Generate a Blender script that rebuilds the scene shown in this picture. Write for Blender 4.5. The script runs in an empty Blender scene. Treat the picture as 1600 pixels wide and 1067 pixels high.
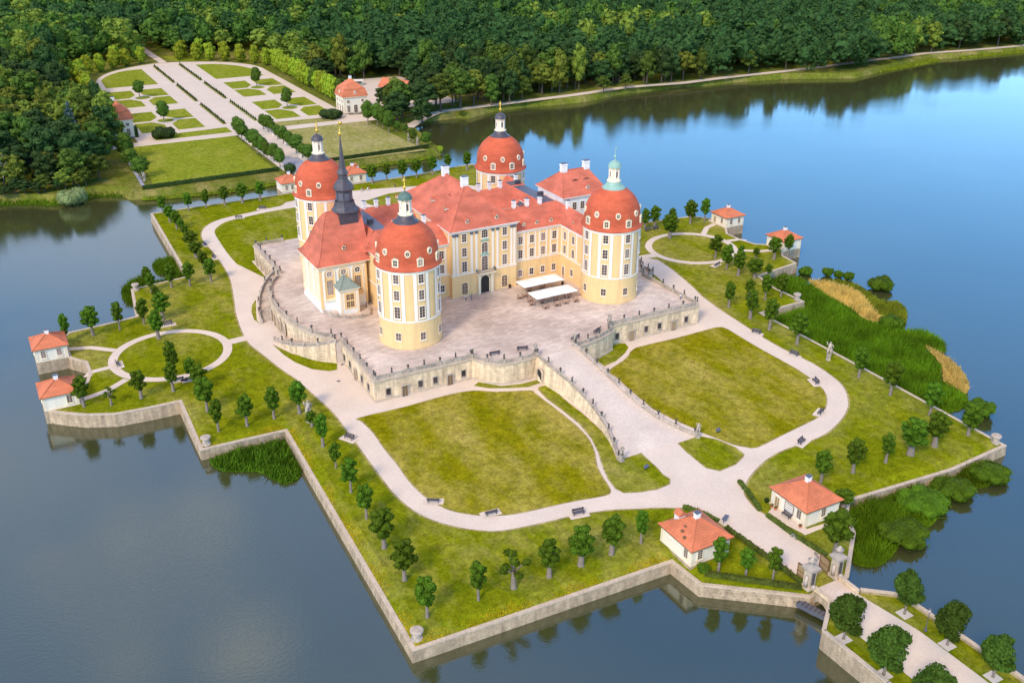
import bpy, math, random
import numpy as np
from mathutils import Vector, Matrix

# ------------------------------------------------------------------ camera
scene = bpy.context.scene
scene.render.resolution_x, scene.render.resolution_y = 1024, 682
cam_data = bpy.data.cameras.new("camera")
camera = bpy.data.objects.new("camera", cam_data)
scene.collection.objects.link(camera)
CAM = Vector((-120.108, -248.137, 109.237))
_p, _r, _y = math.radians(25.506), math.radians(0.317), math.radians(28.999)
_F = Vector((math.sin(_y) * math.cos(_p), math.cos(_y) * math.cos(_p), -math.sin(_p)))
_R = Vector((math.cos(_y), -math.sin(_y), 0))
_U = _R.cross(_F)
_R2, _U2 = _R * math.cos(_r) + _U * math.sin(_r), _U * math.cos(_r) - _R * math.sin(_r)
camera.matrix_world = Matrix(((_R2.x, _U2.x, -_F.x, CAM.x), (_R2.y, _U2.y, -_F.y, CAM.y),
                              (_R2.z, _U2.z, -_F.z, CAM.z), (0, 0, 0, 1)))
cam_data.sensor_width = 36
cam_data.lens = 36 * 1538 / 1600
cam_data.clip_start, cam_data.clip_end = 1.0, 20000
scene.camera = camera

# ------------------------------------------------------------------ sky, sun, exposure
SUN_ELEV, SUN_AZ = math.radians(39), math.radians(236)      # azimuth clockwise from +Y: sun left and a little behind the camera
SUN_DIR = Vector((math.sin(SUN_AZ) * math.cos(SUN_ELEV), math.cos(SUN_AZ) * math.cos(SUN_ELEV), math.sin(SUN_ELEV)))
SKY_SAT, SKY_VAL, CLOUD, CLOUD_AT = 1.32, 4.1, (17.0, 12.0, 8.0, 1), (3.3, 1.7, 0.0)
world = bpy.data.worlds.new("World")
scene.world = world
world.use_nodes = True
wn, wl = world.node_tree.nodes, world.node_tree.links
wn.clear()
w_out = wn.new("ShaderNodeOutputWorld")
w_bg = wn.new("ShaderNodeBackground")
w_bg.inputs[1].default_value = 0.13
sky = wn.new("ShaderNodeTexSky")
sky.sky_type = 'NISHITA'
sky.sun_disc = False
sky.sun_elevation, sky.sun_rotation = SUN_ELEV, SUN_AZ
sky.air_density, sky.dust_density, sky.ozone_density = 1.0, 0.25, 2.5
# broken cloud, added overhead out of view as warm fill light: noise on the sky plane (direction divided by its height)
tc = wn.new("ShaderNodeTexCoord")
sep = wn.new("ShaderNodeSeparateXYZ"); wl.new(tc.outputs["Generated"], sep.inputs[0])
mx = wn.new("ShaderNodeMath"); mx.operation = 'MAXIMUM'; mx.inputs[1].default_value = 0.04; wl.new(sep.outputs[2], mx.inputs[0])
dx = wn.new("ShaderNodeMath"); dx.operation = 'DIVIDE'; wl.new(sep.outputs[0], dx.inputs[0]); wl.new(mx.outputs[0], dx.inputs[1])
dy = wn.new("ShaderNodeMath"); dy.operation = 'DIVIDE'; wl.new(sep.outputs[1], dy.inputs[0]); wl.new(mx.outputs[0], dy.inputs[1])
cmb = wn.new("ShaderNodeCombineXYZ"); wl.new(dx.outputs[0], cmb.inputs[0]); wl.new(dy.outputs[0], cmb.inputs[1])
cn = wn.new("ShaderNodeTexNoise"); cn.inputs["Scale"].default_value = 1.1; cn.inputs["Detail"].default_value = 6; cn.inputs["Roughness"].default_value = 0.6
cof = wn.new("ShaderNodeVectorMath"); cof.inputs[1].default_value = CLOUD_AT; wl.new(cmb.outputs[0], cof.inputs[0])
wl.new(cof.outputs[0], cn.inputs["Vector"])
cr = wn.new("ShaderNodeValToRGB")
cr.color_ramp.elements[0].position, cr.color_ramp.elements[1].position = 0.30, 0.52
cr.color_ramp.elements[0].color, cr.color_ramp.elements[1].color = (0, 0, 0, 1), (1, 1, 1, 1)
wl.new(cn.outputs["Fac"], cr.inputs[0])
hi = wn.new("ShaderNodeMapRange"); hi.inputs["From Min"].default_value, hi.inputs["From Max"].default_value = 0.69, 0.90
hi.inputs["To Min"].default_value, hi.inputs["To Max"].default_value = 0.0, 0.92
wl.new(sep.outputs[2], hi.inputs[0])                       # the low sky is clear, cloud thickens overhead
cm = wn.new("ShaderNodeMath"); cm.operation = 'MULTIPLY'; wl.new(cr.outputs[0], cm.inputs[0]); wl.new(hi.outputs[0], cm.inputs[1])
hs = wn.new("ShaderNodeHueSaturation"); hs.inputs["Saturation"].default_value = SKY_SAT; hs.inputs["Value"].default_value = SKY_VAL
wl.new(sky.outputs[0], hs.inputs["Color"])
cmix = wn.new("ShaderNodeMix"); cmix.data_type = 'RGBA'
cmix.inputs[7].default_value = CLOUD
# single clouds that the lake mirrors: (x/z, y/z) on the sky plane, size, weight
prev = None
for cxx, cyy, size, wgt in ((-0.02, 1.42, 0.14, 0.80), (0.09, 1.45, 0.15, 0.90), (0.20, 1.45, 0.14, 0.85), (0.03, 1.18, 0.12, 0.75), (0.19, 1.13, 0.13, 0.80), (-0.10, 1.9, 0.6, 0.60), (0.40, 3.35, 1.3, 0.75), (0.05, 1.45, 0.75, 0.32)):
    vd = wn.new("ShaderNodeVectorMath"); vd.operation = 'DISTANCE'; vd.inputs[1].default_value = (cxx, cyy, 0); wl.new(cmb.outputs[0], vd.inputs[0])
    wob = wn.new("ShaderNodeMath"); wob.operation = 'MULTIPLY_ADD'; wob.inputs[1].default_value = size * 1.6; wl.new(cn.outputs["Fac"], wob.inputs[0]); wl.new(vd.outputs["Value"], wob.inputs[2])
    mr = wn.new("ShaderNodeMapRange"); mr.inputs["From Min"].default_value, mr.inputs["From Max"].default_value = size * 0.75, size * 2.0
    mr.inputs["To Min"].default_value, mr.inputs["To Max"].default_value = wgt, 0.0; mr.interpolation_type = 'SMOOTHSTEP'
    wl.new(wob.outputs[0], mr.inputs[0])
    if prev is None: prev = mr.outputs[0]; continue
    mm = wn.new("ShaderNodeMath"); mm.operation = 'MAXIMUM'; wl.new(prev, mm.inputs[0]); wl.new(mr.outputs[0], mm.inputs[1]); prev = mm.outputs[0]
wl.new(cm.outputs[0], cmix.inputs[0]); wl.new(hs.outputs[0], cmix.inputs[6])
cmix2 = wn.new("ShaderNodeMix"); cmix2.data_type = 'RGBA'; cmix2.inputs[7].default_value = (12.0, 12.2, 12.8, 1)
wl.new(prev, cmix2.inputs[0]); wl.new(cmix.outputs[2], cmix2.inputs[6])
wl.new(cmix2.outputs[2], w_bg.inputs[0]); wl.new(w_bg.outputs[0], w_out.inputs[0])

sun_data = bpy.data.lights.new("sun", 'SUN')
sun_data.energy, sun_data.angle, sun_data.color = 3.7, math.radians(11), (1.0, 0.84, 0.60)
sun = bpy.data.objects.new("sun", sun_data)
scene.collection.objects.link(sun)
sun.rotation_euler = (-SUN_DIR).to_track_quat('-Z', 'Y').to_euler()
scene.view_settings.view_transform = 'Standard'
scene.view_settings.look = 'None'
scene.view_settings.exposure = -0.40
scene.view_settings.gamma = 1.0
scene.view_settings.use_curve_mapping = False
scene.cycles.max_bounces = 6
scene.cycles.transparent_max_bounces = 4

# ------------------------------------------------------------------ surveyed plan, metres: outlines as (x, y); trees as (x, y, height, crown width)
PATH_L = [(-22.6,108.8),(-36.9,106.0),(-47.2,103.5),(-53.6,98.0),(-57.0,90.0),(-57.9,82.3),(-57.7,69.5),(-57.9,55.8),(-59.0,42.7),(-61.7,28.2),(-63.9,17.6),(-65.4,7.4),(-66.0,1.3),(-66.2,-5.1),(-65.1,-11.9),(-63.7,-20.5),(-62.8,-25.3),(-61.4,-31.2),(-60.4,-39.4),(-59.5,-46.3),(-59.0,-52.8),(-59.0,-58.3),(-59.1,-65.9),(-59.3,-74.2),(-59.4,-82.1),(-59.4,-88.9),(-58.4,-95.9),(-56.1,-101.5),(-52.4,-106.2),(-48.7,-109.3),(-45.9,-110.7),(-42.3,-111.5),(-36.6,-112.4),(-31.8,-113.0),(-27.7,-113.9),(-23.2,-115.2),(-18.2,-117.5),(-15.2,-118.8),(-10.9,-121.2),(-8.9,-123.2),(-8.0,-126.2),(-7.2,-129.2),(-6.7,-133.1),(-6.0,-141.3),(-5.4,-150.0)]
PATH_R = [(1.2,-148.8),(2.8,-145.9),(2.6,-139.0),(2.4,-130.7),(2.0,-129.4),(3.0,-125.0),(4.2,-122.7),(7.2,-120.2),(11.2,-117.9),(16.3,-115.8),(21.0,-114.7),(24.2,-114.4),(30.0,-114.4),(36.2,-113.7),(43.0,-111.2),(48.7,-108.0),(52.6,-104.5),(56.5,-99.3),(58.3,-93.7),(59.2,-86.1),(58.4,-76.2),(58.6,-67.8),(59.5,-58.8),(60.5,-47.8),(62.1,-37.6),(64.3,-30.2),(66.6,-20.7),(68.2,-11.9),(68.9,-5.7)]
LAWN_FL = [(-54.3,-56.8),(-43.2,-57.1),(-31.9,-56.6),(-25.3,-57.6),(-20.5,-60.8),(-13.2,-64.0),(-12.7,-65.5),(-12.5,-70.0),(-12.2,-75.1),(-12.1,-83.0),(-12.6,-89.1),(-14.4,-94.7),(-17.0,-99.7),(-18.6,-104.3),(-19.4,-107.8),(-20.7,-110.1),(-24.0,-109.8),(-28.8,-108.8),(-33.8,-108.1),(-36.2,-107.8),(-40.3,-107.2),(-44.0,-106.0),(-47.7,-103.9),(-51.3,-100.4),(-53.0,-97.1),(-54.2,-92.7),(-54.7,-86.4),(-54.4,-79.8),(-54.4,-72.3),(-54.0,-64.6),(-54.4,-58.6)]
LAWN_FR = [(52.9,-57.1),(47.1,-56.7),(36.1,-57.0),(24.2,-56.7),(20.0,-59.5),(16.3,-61.7),(10.0,-64.6),(10.0,-68.0),(8.5,-86),(11.5,-98),(11.5,-99.2),(13.0,-103.2),(14.5,-107.2),(16.4,-109.5),(18.4,-110.7),(26.0,-109.5),(33.8,-108.3),(39.7,-107.3),(43.9,-105.4),(48.1,-101.9),(51.0,-97.7),(52.4,-92.3),(53.1,-85.5),(52.9,-74.8),(53.0,-67.8),(53.3,-61.7)]
LAWN_RL = [(-7.6,-63.8),(-9.9,-63.6),(-10.7,-64.6),(-11.2,-69.6),(-10.8,-76.9),(-10.7,-83.3),(-11.8,-90.2),(-13.6,-95.8),(-15.9,-100.8),(-17.6,-105.4),(-18.3,-109.3),(-17.7,-111.3),(-14.7,-112.6),(-11.0,-113.5),(-7.7,-113.1),(-6.6,-111.8),(-6.9,-109.7),(-6.4,-106.9),(-6.0,-100.8),(-11.0,-100.8),(-12.1,-100.3),(-9.5,-94.2),(-8.3,-88.6),(-7.8,-79.6),(-8.0,-73.2)]
LAWN_RR = [(9.9,-101.1),(4.1,-101.3),(3.5,-104.9),(3.4,-107.8),(3.2,-112.0),(4.9,-114.2),(9.5,-113.8),(12.9,-112.3),(13.7,-111.6),(13.9,-108.5),(12.4,-103.9)]
STRIP_FL = [(-23.9,-55.2),(-21.3,-58.1),(-16.0,-60.8),(-12.2,-62.2),(-8.1,-61.6),(-8.2,-60),(-13,-60),(-18,-58.6),(-22,-54)]
STRIP_FR = [(10.7,-58.3),(10.6,-61.6),(14.9,-60.6),(19.7,-57.8),(22.5,-55.4),(23.1,-52.9),(20.4,-51.4),(16,-57.5),(9,-61)]
STRIP_LF = [(-60.9,-8.3),(-60.1,-16.1),(-58.8,-21.8),(-56.2,-27.6),(-52.7,-30.7),(-50.7,-30.9),(-49.5,-27.6),(-53,-23.5),(-58,-16.5),(-60,-11)]
STRIP_LB = [(-60.0,5.9),(-60.8,9.6),(-60.0,15.4),(-58.5,20.2),(-56.3,24.0),(-59,14),(-60.2,9)]
LAWN_BL = [(-19.4,104.4),(-29.8,103.7),(-39.8,101.4),(-46.1,99.6),(-50.8,94.3),(-52.6,89.0),(-53.3,78.8),(-53.8,66.3),(-53.6,55.5),(-48.6,40),(-48.6,53)]
RAMP_LBASE = [(-7.6,-63.8),(-8.0,-73.2),(-7.8,-79.6),(-7.7,-86.3),(-9.5,-94.2),(-12.1,-100.3)]
RAMP_R = [(3.3,-58.1,-0.01),(3.8,-64.2,-0.85),(3.7,-69.6,-1.59),(3.7,-79.0,-2.88),(3.9,-85.8,-3.81),(4.9,-91.3,-4.56),(6.7,-96.3,-5.24),(9.0,-100.5,-5.75)]
RAMP_L = [(-7.5,-58.9,-0.12),(-7.2,-63.9,-0.81),(-6.3,-68.5,-1.44),(-5.7,-74.8,-2.31),(-6.3,-82.9,-3.4),(-7.1,-88.1,-4.12),(-8.7,-93.0,-4.8),(-10.7,-98.1,-5.49)]
CURVE_L = [(-22.0,-52.9),(-20.1,-55.8),(-17.9,-57.7),(-14.7,-58.4),(-11.6,-58.6),(-8.2,-58.3)]
CURVE_R = [(3.7,-58.4),(6.8,-58.1),(10.8,-57.3),(14.7,-56.0),(17.6,-54.7)]
INNER_L = [(-47.7,23.5),(-50.6,21.0),(-53.2,18.4),(-55.2,13.6),(-56.1,8.4),(-56.2,1.2),(-56.1,-5.9),(-55.4,-11.7),(-53.5,-16.4),(-50.4,-20.1),(-47.5,-24.1)]
REED_A = [(102.9,-33.0),(103.4,-39.2),(101.0,-49.6),(100.0,-59.5),(97.3,-67.9),(99.7,-74.6),(102.9,-79.0),(107.1,-82.5),(105.7,-89.4),(100.6,-93.9),(98.4,-89.2),(92.8,-99.0),(86.7,-104.6),(84.7,-111.8),(84.1,-114.5),(79.2,-117.2),(73.4,-117.0),(72.0,-115.7),(70,-113),(70,-85),(70.5,-56),(87.5,-55),(88.3,-52),(87,-35),(95,-31)]
REED_DRY = [(105.0,-37.6),(111.4,-45.0),(111.2,-53.6),(105.7,-64.0),(103.0,-71.0),(100.5,-75.0),(97.8,-68.2),(100.4,-59.7),(101.4,-49.2)]
REED_DRY2 = [(98.5,-89.2),(98.6,-95.3),(96.2,-102.0),(91.2,-109.1),(85.3,-113.1),(85.5,-110.2),(85.5,-106.1),(93.0,-99.1)]
REED_EDGE = [(109.5,-39.0),(116.4,-46.5),(113.1,-59.8),(117.0,-62.8),(113.6,-69.7),(103.4,-77.4),(100.9,-73.5),(105.7,-64.0),(111.2,-53.6),(111.4,-45.0)]
REED_B1 = [(20.9,-133.4),(29.0,-133.8),(38.5,-134.0),(42.6,-134.8),(40.9,-138.8),(40.1,-143.2),(34.7,-146.1),(26.3,-147.2),(23.9,-146.5),(21.1,-148.6),(15.3,-150.6),(11.4,-150.2),(10.0,-146.6),(16.1,-141.6),(18.6,-137.4)]
REED_B2 = [(43.1,-134.4),(50.9,-136.4),(48.5,-140.9),(42.5,-142.5),(42.1,-139.5)]
REED_B3 = [(53.8,-135.0),(62.8,-136.4),(60.9,-140.3),(54.8,-142.9),(50.2,-140.4)]
REED_LA = [(-76.0,77.7),(-71.6,79.3),(-69.1,78.8),(-69.2,63.0),(-70.3,53.9),(-73.9,54.1),(-79.6,53.8),(-79.1,59.5),(-75.8,59.5),(-74.7,65.0),(-76.8,67.1),(-76.9,72.7)]
REED_LB = [(-89.7,55.9),(-86.3,63.4),(-81.4,65.1),(-79.2,60.4),(-79.2,55.2),(-82.8,52.9),(-86.3,54.0),(-88.2,44.6),(-89.8,48.6)]
REED_LC = [(-88.7,-54.5),(-86.1,-52.9),(-80.6,-52.4),(-74.9,-52.6),(-72.9,-51.3),(-71.4,-51.7),(-71.9,-59.7),(-72.4,-68.4),(-76.6,-70.7),(-78.4,-68.0),(-80.5,-63.3),(-84.5,-61.2),(-87.7,-58.7)]
SHORE_W = [(-116.1,171.6),(-106.6,168.6),(-97.5,161.7),(-86.9,163.3),(-81.4,165.6),(-72.6,161.8),(-71.3,153.9),(-66.3,152.3),(-53.8,149.2),(-33.4,146.5),(-15.4,148.3),(24.3,155.8),(36.3,155.4),(48.0,155.4),(60.6,156.6),(67.0,158.0),(70.9,162.0),(72.6,176.3),(77.6,206.3),(78.6,220.5),(88.1,221.6),(98.2,222.7),(107.3,222.5),(112.3,218.7),(128.4,226.0),(152.6,228.8),(166.8,226.6),(190.4,225.0),(218.6,233.4),(266.6,233.8),(280.9,230.4),(301.7,230.8),(339.1,225.0),(383.3,206.0),(431.0,218.8),(487.4,232.5),(506.6,228.0),(573.5,224.8)]
LAKEPATH = [(70.7,202.1),(95.2,224.8),(116.4,227.8),(151.9,229.5),(186.7,230.9),(224.3,235.3),(260.5,230.8),(271.4,231.0),(298.3,232.1),(329.3,231.8),(375.8,231.8),(412.6,234.5),(457.8,235.8),(485.3,237.9),(526.0,232.6),(578.0,228.9)]
T_QUAYF = [(-68.8,-126.2,8.6,3.7),(-59.1,-126.5,8.5,3.0),(-52.1,-126.6,8.0,4.4),(-45.0,-127.0,8.3,3.7),(-38.2,-126.9,8.5,4.4),(-31.4,-126.9,8.6,4.3),(-24.6,-126.8,7.6,2.4)]
T_QUAYL = [(-68.3,-115.3,8.7,4.3),(-68.0,-104.9,8.8,4.6),(-67.5,-94.5,7.9,3.3),(-67.0,-84.5,8.1,3.4),(-66.6,-74.4,6.7,2.3),(-66.2,-64.8,8.4,2.7),(-65.5,-55.1,4.0,2.6),(-66.1,-48.0,8.8,3.9),(-72.0,-47.5,8.3,3.0),(-78.5,-48.0,8.1,3.5)]
T_PROML = [(-84.8,-47.3,8.4,2.8),(-84.9,-36.9,9.0,4.5),(-84.0,-25.2,6.7,4.2),(-84.5,-18.4,5.9,2.9)]
T_CIRCL = [(-89.8,-22.8,7.9,3.1),(-88.1,-14.9,9.6,3.2),(-97.3,-22.8,7.6,3.7),(-104.2,-23.0,4.7,2.4),(-110.0,-20.6,8.0,3.6),(-109.1,18.9,8.3,2.4),(-102.3,20.0,8.7,4.7),(-95.3,20.6,8.4,3.0),(-88.7,21.4,8.1,3.1),(-87.0,9.7,8.5,3.8),(-83.4,22.2,8.2,4.4)]
T_PROMLB = [(-82.3,36.8,4.9,2.6),(-82.3,44.6,6.2,2.7),(-82.4,49.8,6.3,2.7),(-76.3,45.1,7.8,3.3),(-71.1,44.1,7.8,3.7)]
T_BACKL = [(-64.6,44.2,7.7,3.8),(-63.9,57.1,6.1,3.3),(-63.7,68.1,5.3,4.2),(-63.1,78.2,5.7,4.8),(-62.5,89.6,4.9,2.7),(-62.4,97.2,4.5,2.3),(-63.3,100.0,6.9,3.4),(-63.9,109.1,6.3,3.5),(-64.2,120.1,6.9,3.3)]
T_MOATL = [(-55.0,119.2,7.0,3.3),(-48.4,119.6,7.5,2.9),(-41.3,120.0,7.4,3.4),(-34.7,119.5,7.6,4.2),(-27.9,118.9,8.0,3.7)]
T_MOATR = [(18.9,120.8,7.9,4.2),(26.0,122.8,6.7,2.9),(31.6,119.4,8.4,4.0),(38.1,120.0,8.0,4.5),(45.7,120.6,8.0,3.8),(55.0,125.0,6.9,3.0),(61.9,120.5,8.0,3.6)]
T_CIRCR = [(83.5,21.8,7.4,3.2),(86.9,20.8,8.6,3.9),(85.4,9.8,8.7,5.4),(95.6,21.8,6.0,2.6),(101.6,18.9,8.8,4.4),(107.4,18.0,9.0,3.3),(86.5,-13.4,8.2,4.2),(83.6,-22.6,8.4,3.9)]
T_SIDER = [(83.1,-28.8,8.3,3.8),(91.0,-20.5,6.0,2.3),(103.3,-23.0,7.8,4.2),(109.9,-22.5,7.6,2.8),(98.4,-19.8,3.8,2.1),(86.3,-32.9,6.5,5.0),(90.2,-34.7,4.7,2.4),(77.2,-47.8,8.1,3.2),(83.1,-48.2,7.5,3.5),(64.0,-47.0,8.1,3.0),(64.1,-56.2,8.8,3.8),(73.7,-44.6,6.2,3.1),(63.6,-64.7,9.6,3.8),(63.8,-75.4,9.1,4.5)]
T_QUAYR = [(63.9,-97.2,8.3,3.6),(63.5,-107.7,9.1,4.4),(63.9,-119.2,8.6,4.1),(64.1,-129.7,8.6,4.4)]
T_FRONTR = [(53.5,-129.3,8.5,4.8),(46.0,-129.2,8.7,5.6),(38.6,-128.9,7.4,2.8),(29.3,-128.4,8.3,3.5),(20.7,-127.8,7.7,3.5)]
T_GATE = [(-17.1,-140.4,7.5,2.6),(-13.5,-143.7,5.9,2.9),(-10.0,-147.0,7.4,2.5),(5.8,-146.4,9.9,5.1),(18.4,-136.2,3.7,3.9)]
T_CAUSE = [(3.7,-164.7,8.9,5.1),(3.9,-173.4,9.2,5.1),(4.3,-181.8,8.2,5.3),(-10.1,-164.1,9.2,5.8),(-10.6,-173.1,9.9,6.1),(-9.8,-181.3,8.4,6.1)]
T_PARTERRE = [(-33.8,337.6,9.8,6.1),(-33.8,270.9,10.9,6.1),(32.7,339.9,11.1,5.7),(31.3,275.7,10.5,5.9)]
T_GLADE = [(-62.4,172.7,8.9,7.4),(-63.4,190.9,8.3,7.1),(-63.2,204.8,12.2,7.6)]
T_AVENUE = [(-8.7,224.6,9.5,5.2),(-9.4,215.1,10.3,5.7),(-7.5,214.1,7.3,3.6),(-8.5,198.5,9.1,5.6),(-9.2,188.7,9.3,5.5),(-8.2,183.1,8.9,4.6),(-8.5,176.0,8.5,3.9),(-6.7,172.6,7.9,5.3),(-7.3,161.2,8.6,4.7),(6.1,232.9,7.5,4.7),(6.6,226.7,8.1,5.3),(7.8,224.6,5.9,4.0),(6.2,209.7,7.0,4.2),(6.1,200.2,8.4,5.4),(7.4,195.5,6.8,4.1),(6.0,180.6,8.7,6.3),(6.8,174.0,6.0,4.6),(7.4,167.6,7.1,5.6)]
T_WALLR = [(55.0,218.1,12.1,5.8),(58.2,213.3,11.7,5.8),(58.4,207.0,11.3,4.7),(57.9,198.3,10.9,5.3)]
T_BANKR = [(62.0,197.7,5.3,3.8),(64.8,194.7,4.4,3.7),(60.3,174.4,6.9,3.9),(62.9,164.9,6.9,4.7)]
BENCH = [(-60.0,-64.5),(-53.6,-95.7),(-45.3,-104.9),(-30.1,-113.4),(28.4,-114.2),(41.9,-106.1),(51.9,-94.2),(58.2,-80.0),(58.7,-64.8),(82.7,-18.7),(83.4,19.5),(86.6,19.4),(-82.9,17.5),(-87.5,-17.9),(-84.9,-18.9),(-99.2,-1.8),(-40.8,101.8),(-30.2,108.2),(-58.3,78.5),(-58.6,64.8)]
BENCHT = [(-16.8,-53.2),(-9.2,-54.0),(5.9,-54.9),(13.3,-53.9)]
STAT = [(-65.4,-53.3),(69.2,-82.8)]
FLOWER = [(6.2,-126.8)]
# ------------------------------------------------------------------ helpers
COL = scene.collection
PI = math.pi
GZ, WZ = -5.75, -9.0            # island ground and lake level; the castle terrace is z = 0
rng = random.Random(7)
ORD = ["first", "second", "third", "fourth", "fifth", "sixth", "seventh", "eighth", "ninth", "tenth", "eleventh", "twelfth",
       "thirteenth", "fourteenth", "fifteenth", "sixteenth", "seventeenth", "eighteenth", "nineteenth", "twentieth"]


class MB:
    """collects faces, then links them as ONE mesh object"""
    def __init__(s):
        s.v, s.f, s.m = [], [], []

    def add(s, vs, fs, m=0):
        o = len(s.v)
        s.v += [tuple(p) for p in vs]
        for f in fs:
            s.f.append([i + o for i in f]); s.m.append(m)
        return s

    def box(s, x0, x1, y0, y1, z0, z1, m=0, bottom=True):
        vs = [(x0, y0, z0), (x1, y0, z0), (x1, y1, z0), (x0, y1, z0), (x0, y0, z1), (x1, y0, z1), (x1, y1, z1), (x0, y1, z1)]
        fs = [(0, 1, 5, 4), (1, 2, 6, 5), (2, 3, 7, 6), (3, 0, 4, 7), (4, 5, 6, 7)] + ([(3, 2, 1, 0)] if bottom else [])
        return s.add(vs, fs, m)

    def obox(s, c, ux, uy, hx, hy, z0, z1, m=0, z0b=None, z1b=None):
        """box turned in plan: ux, uy unit vectors; the far end may sit at another height"""
        z0b = z0 if z0b is None else z0b; z1b = z1 if z1b is None else z1b
        P = lambda a, b, z: (c[0] + ux[0] * a * hx + uy[0] * b * hy, c[1] + ux[1] * a * hx + uy[1] * b * hy, z)
        vs = [P(-1, -1, z0), P(1, -1, z0b), P(1, 1, z0b), P(-1, 1, z0), P(-1, -1, z1), P(1, -1, z1b), P(1, 1, z1b), P(-1, 1, z1)]
        return s.add(vs, [(0, 1, 5, 4), (1, 2, 6, 5), (2, 3, 7, 6), (3, 0, 4, 7), (4, 5, 6, 7), (3, 2, 1, 0)], m)

    def prism(s, poly, z0, z1, m=0, top=True, mt=None, bottom=False):
        n = len(poly); vs = [(p[0], p[1], z0) for p in poly] + [(p[0], p[1], z1) for p in poly]
        area = sum(poly[i][0] * poly[(i + 1) % n][1] - poly[(i + 1) % n][0] * poly[i][1] for i in range(n))
        fs = [(i, (i + 1) % n, n + (i + 1) % n, n + i) for i in range(n)]
        if area < 0: fs = [f[::-1] for f in fs]
        s.add(vs, fs, m)
        if top:
            t = list(range(n, 2 * n)); s.add(vs, [t if area > 0 else t[::-1]], m if mt is None else mt)
        if bottom:
            t = list(range(n)); s.add(vs, [t[::-1] if area > 0 else t], m)
        return s

    def sheet(s, poly, z, m=0):
        n = len(poly)
        area = sum(poly[i][0] * poly[(i + 1) % n][1] - poly[(i + 1) % n][0] * poly[i][1] for i in range(n))
        f = list(range(n))
        return s.add([(p[0], p[1], z) for p in poly], [f if area > 0 else f[::-1]], m)

    def lathe(s, prof, cx=0, cy=0, n=24, m=0, a0=0.0, a1=2 * PI, rot=0.0, cap=False):
        full = abs(a1 - a0 - 2 * PI) < 1e-6
        k = n if full else n + 1
        vs, fs = [], []
        for r, z in prof:
            for i in range(k):
                a = a0 + (a1 - a0) * i / n + rot
                vs.append((cx + r * math.cos(a), cy + r * math.sin(a), z))
        for j in range(len(prof) - 1):
            for i in range(n):
                i2 = (i + 1) % k
                fs.append((j * k + i, j * k + i2, (j + 1) * k + i2, (j + 1) * k + i))
        if cap:
            fs.append([(len(prof) - 1) * k + i for i in range(k)])
        return s.add(vs, fs, m)

    def tube(s, path, rad, n=6, m=0, cap=True):
        pts = [Vector(p) for p in path]
        rs = rad if isinstance(rad, (list, tuple)) else [rad] * len(pts)
        vs, fs = [], []
        for j, p in enumerate(pts):
            d = (pts[min(j + 1, len(pts) - 1)] - pts[max(j - 1, 0)]).normalized()
            a = d.cross(Vector((0, 0, 1)) if abs(d.z) < 0.9 else Vector((1, 0, 0))).normalized()
            b = d.cross(a)
            for i in range(n):
                t = 2 * PI * i / n
                vs.append(p + (a * math.cos(t) + b * math.sin(t)) * rs[j])
        for j in range(len(pts) - 1):
            for i in range(n):
                i2 = (i + 1) % n
                fs.append((j * n + i, (j + 1) * n + i, (j + 1) * n + i2, j * n + i2))
        if cap:
            fs.append(list(range(n))); fs.append([(len(pts) - 1) * n + i for i in range(n)][::-1])
        return s.add(vs, fs, m)

    def xf(s, M, start=0):
        for i in range(start, len(s.v)):
            s.v[i] = tuple(M @ Vector(s.v[i]))
        return s

    def mesh(s, name, mats, smooth=False):
        me = bpy.data.meshes.new(name)
        me.from_pydata(s.v, [], s.f)
        for mt in (mats if isinstance(mats, (list, tuple)) else [mats]):
            me.materials.append(mt)
        me.polygons.foreach_set("material_index", s.m)
        if smooth:
            me.polygons.foreach_set("use_smooth", [True] * len(s.f))
        me.update()
        return me

    def build(s, name, mats, parent=None, smooth=False, loc=None, rz=0.0):
        return put(name, s.mesh(name, mats, smooth), parent, loc, rz)


def put(name, me, parent=None, loc=None, rz=0.0):
    o = bpy.data.objects.new(name, me)
    COL.objects.link(o)
    if parent is not None: o.parent = parent
    if loc is not None: o.location = loc
    if rz: o.rotation_euler = (0, 0, rz)
    return o


def tag(o, label=None, cat=None, group=None, kind=None):
    if label: o["label"] = label
    if cat: o["category"] = cat
    if group: o["group"] = group
    if kind: o["kind"] = kind
    return o


def thing(name, label, cat, loc=(0, 0, 0), rz=0.0, group=None):
    o = bpy.data.objects.new(name, None)
    COL.objects.link(o)
    o.empty_display_size = 0.5
    o.location = loc; o.rotation_euler = (0, 0, rz)
    return tag(o, label, cat, group)


def dup(root, loc, rz=0.0, label=None, group=None, scale=None):
    """a copy of a thing with copies of its parts and sub-parts"""
    def cp(o, par):
        c = o.copy(); COL.objects.link(c)
        if par is not None: c.parent = par
        for ch in o.children: cp(ch, c)
        return c
    r = cp(root, None)
    r.location = loc; r.rotation_euler = (0, 0, rz)
    if scale is not None: r.scale = scale
    if label: r["label"] = label
    if group: r["group"] = group
    return r


def smooth_line(pts, k=4, closed=False):
    """Catmull-Rom through the points"""
    n = len(pts); out = []
    rngi = range(n) if closed else range(n - 1)
    for i in rngi:
        p0 = pts[(i - 1) % n] if (closed or i > 0) else pts[i]
        p1, p2 = pts[i], pts[(i + 1) % n]
        p3 = pts[(i + 2) % n] if (closed or i + 2 < n) else p2
        for j in range(k):
            t = j / k
            out.append(tuple(0.5 * (2 * b + (c - a) * t + (2 * a - 5 * b + 4 * c - d) * t * t + (3 * b - a - 3 * c + d) * t ** 3)
                             for a, b, c, d in zip(p0, p1, p2, p3)))
    if not closed: out.append(tuple(pts[-1]))
    return out


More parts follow.
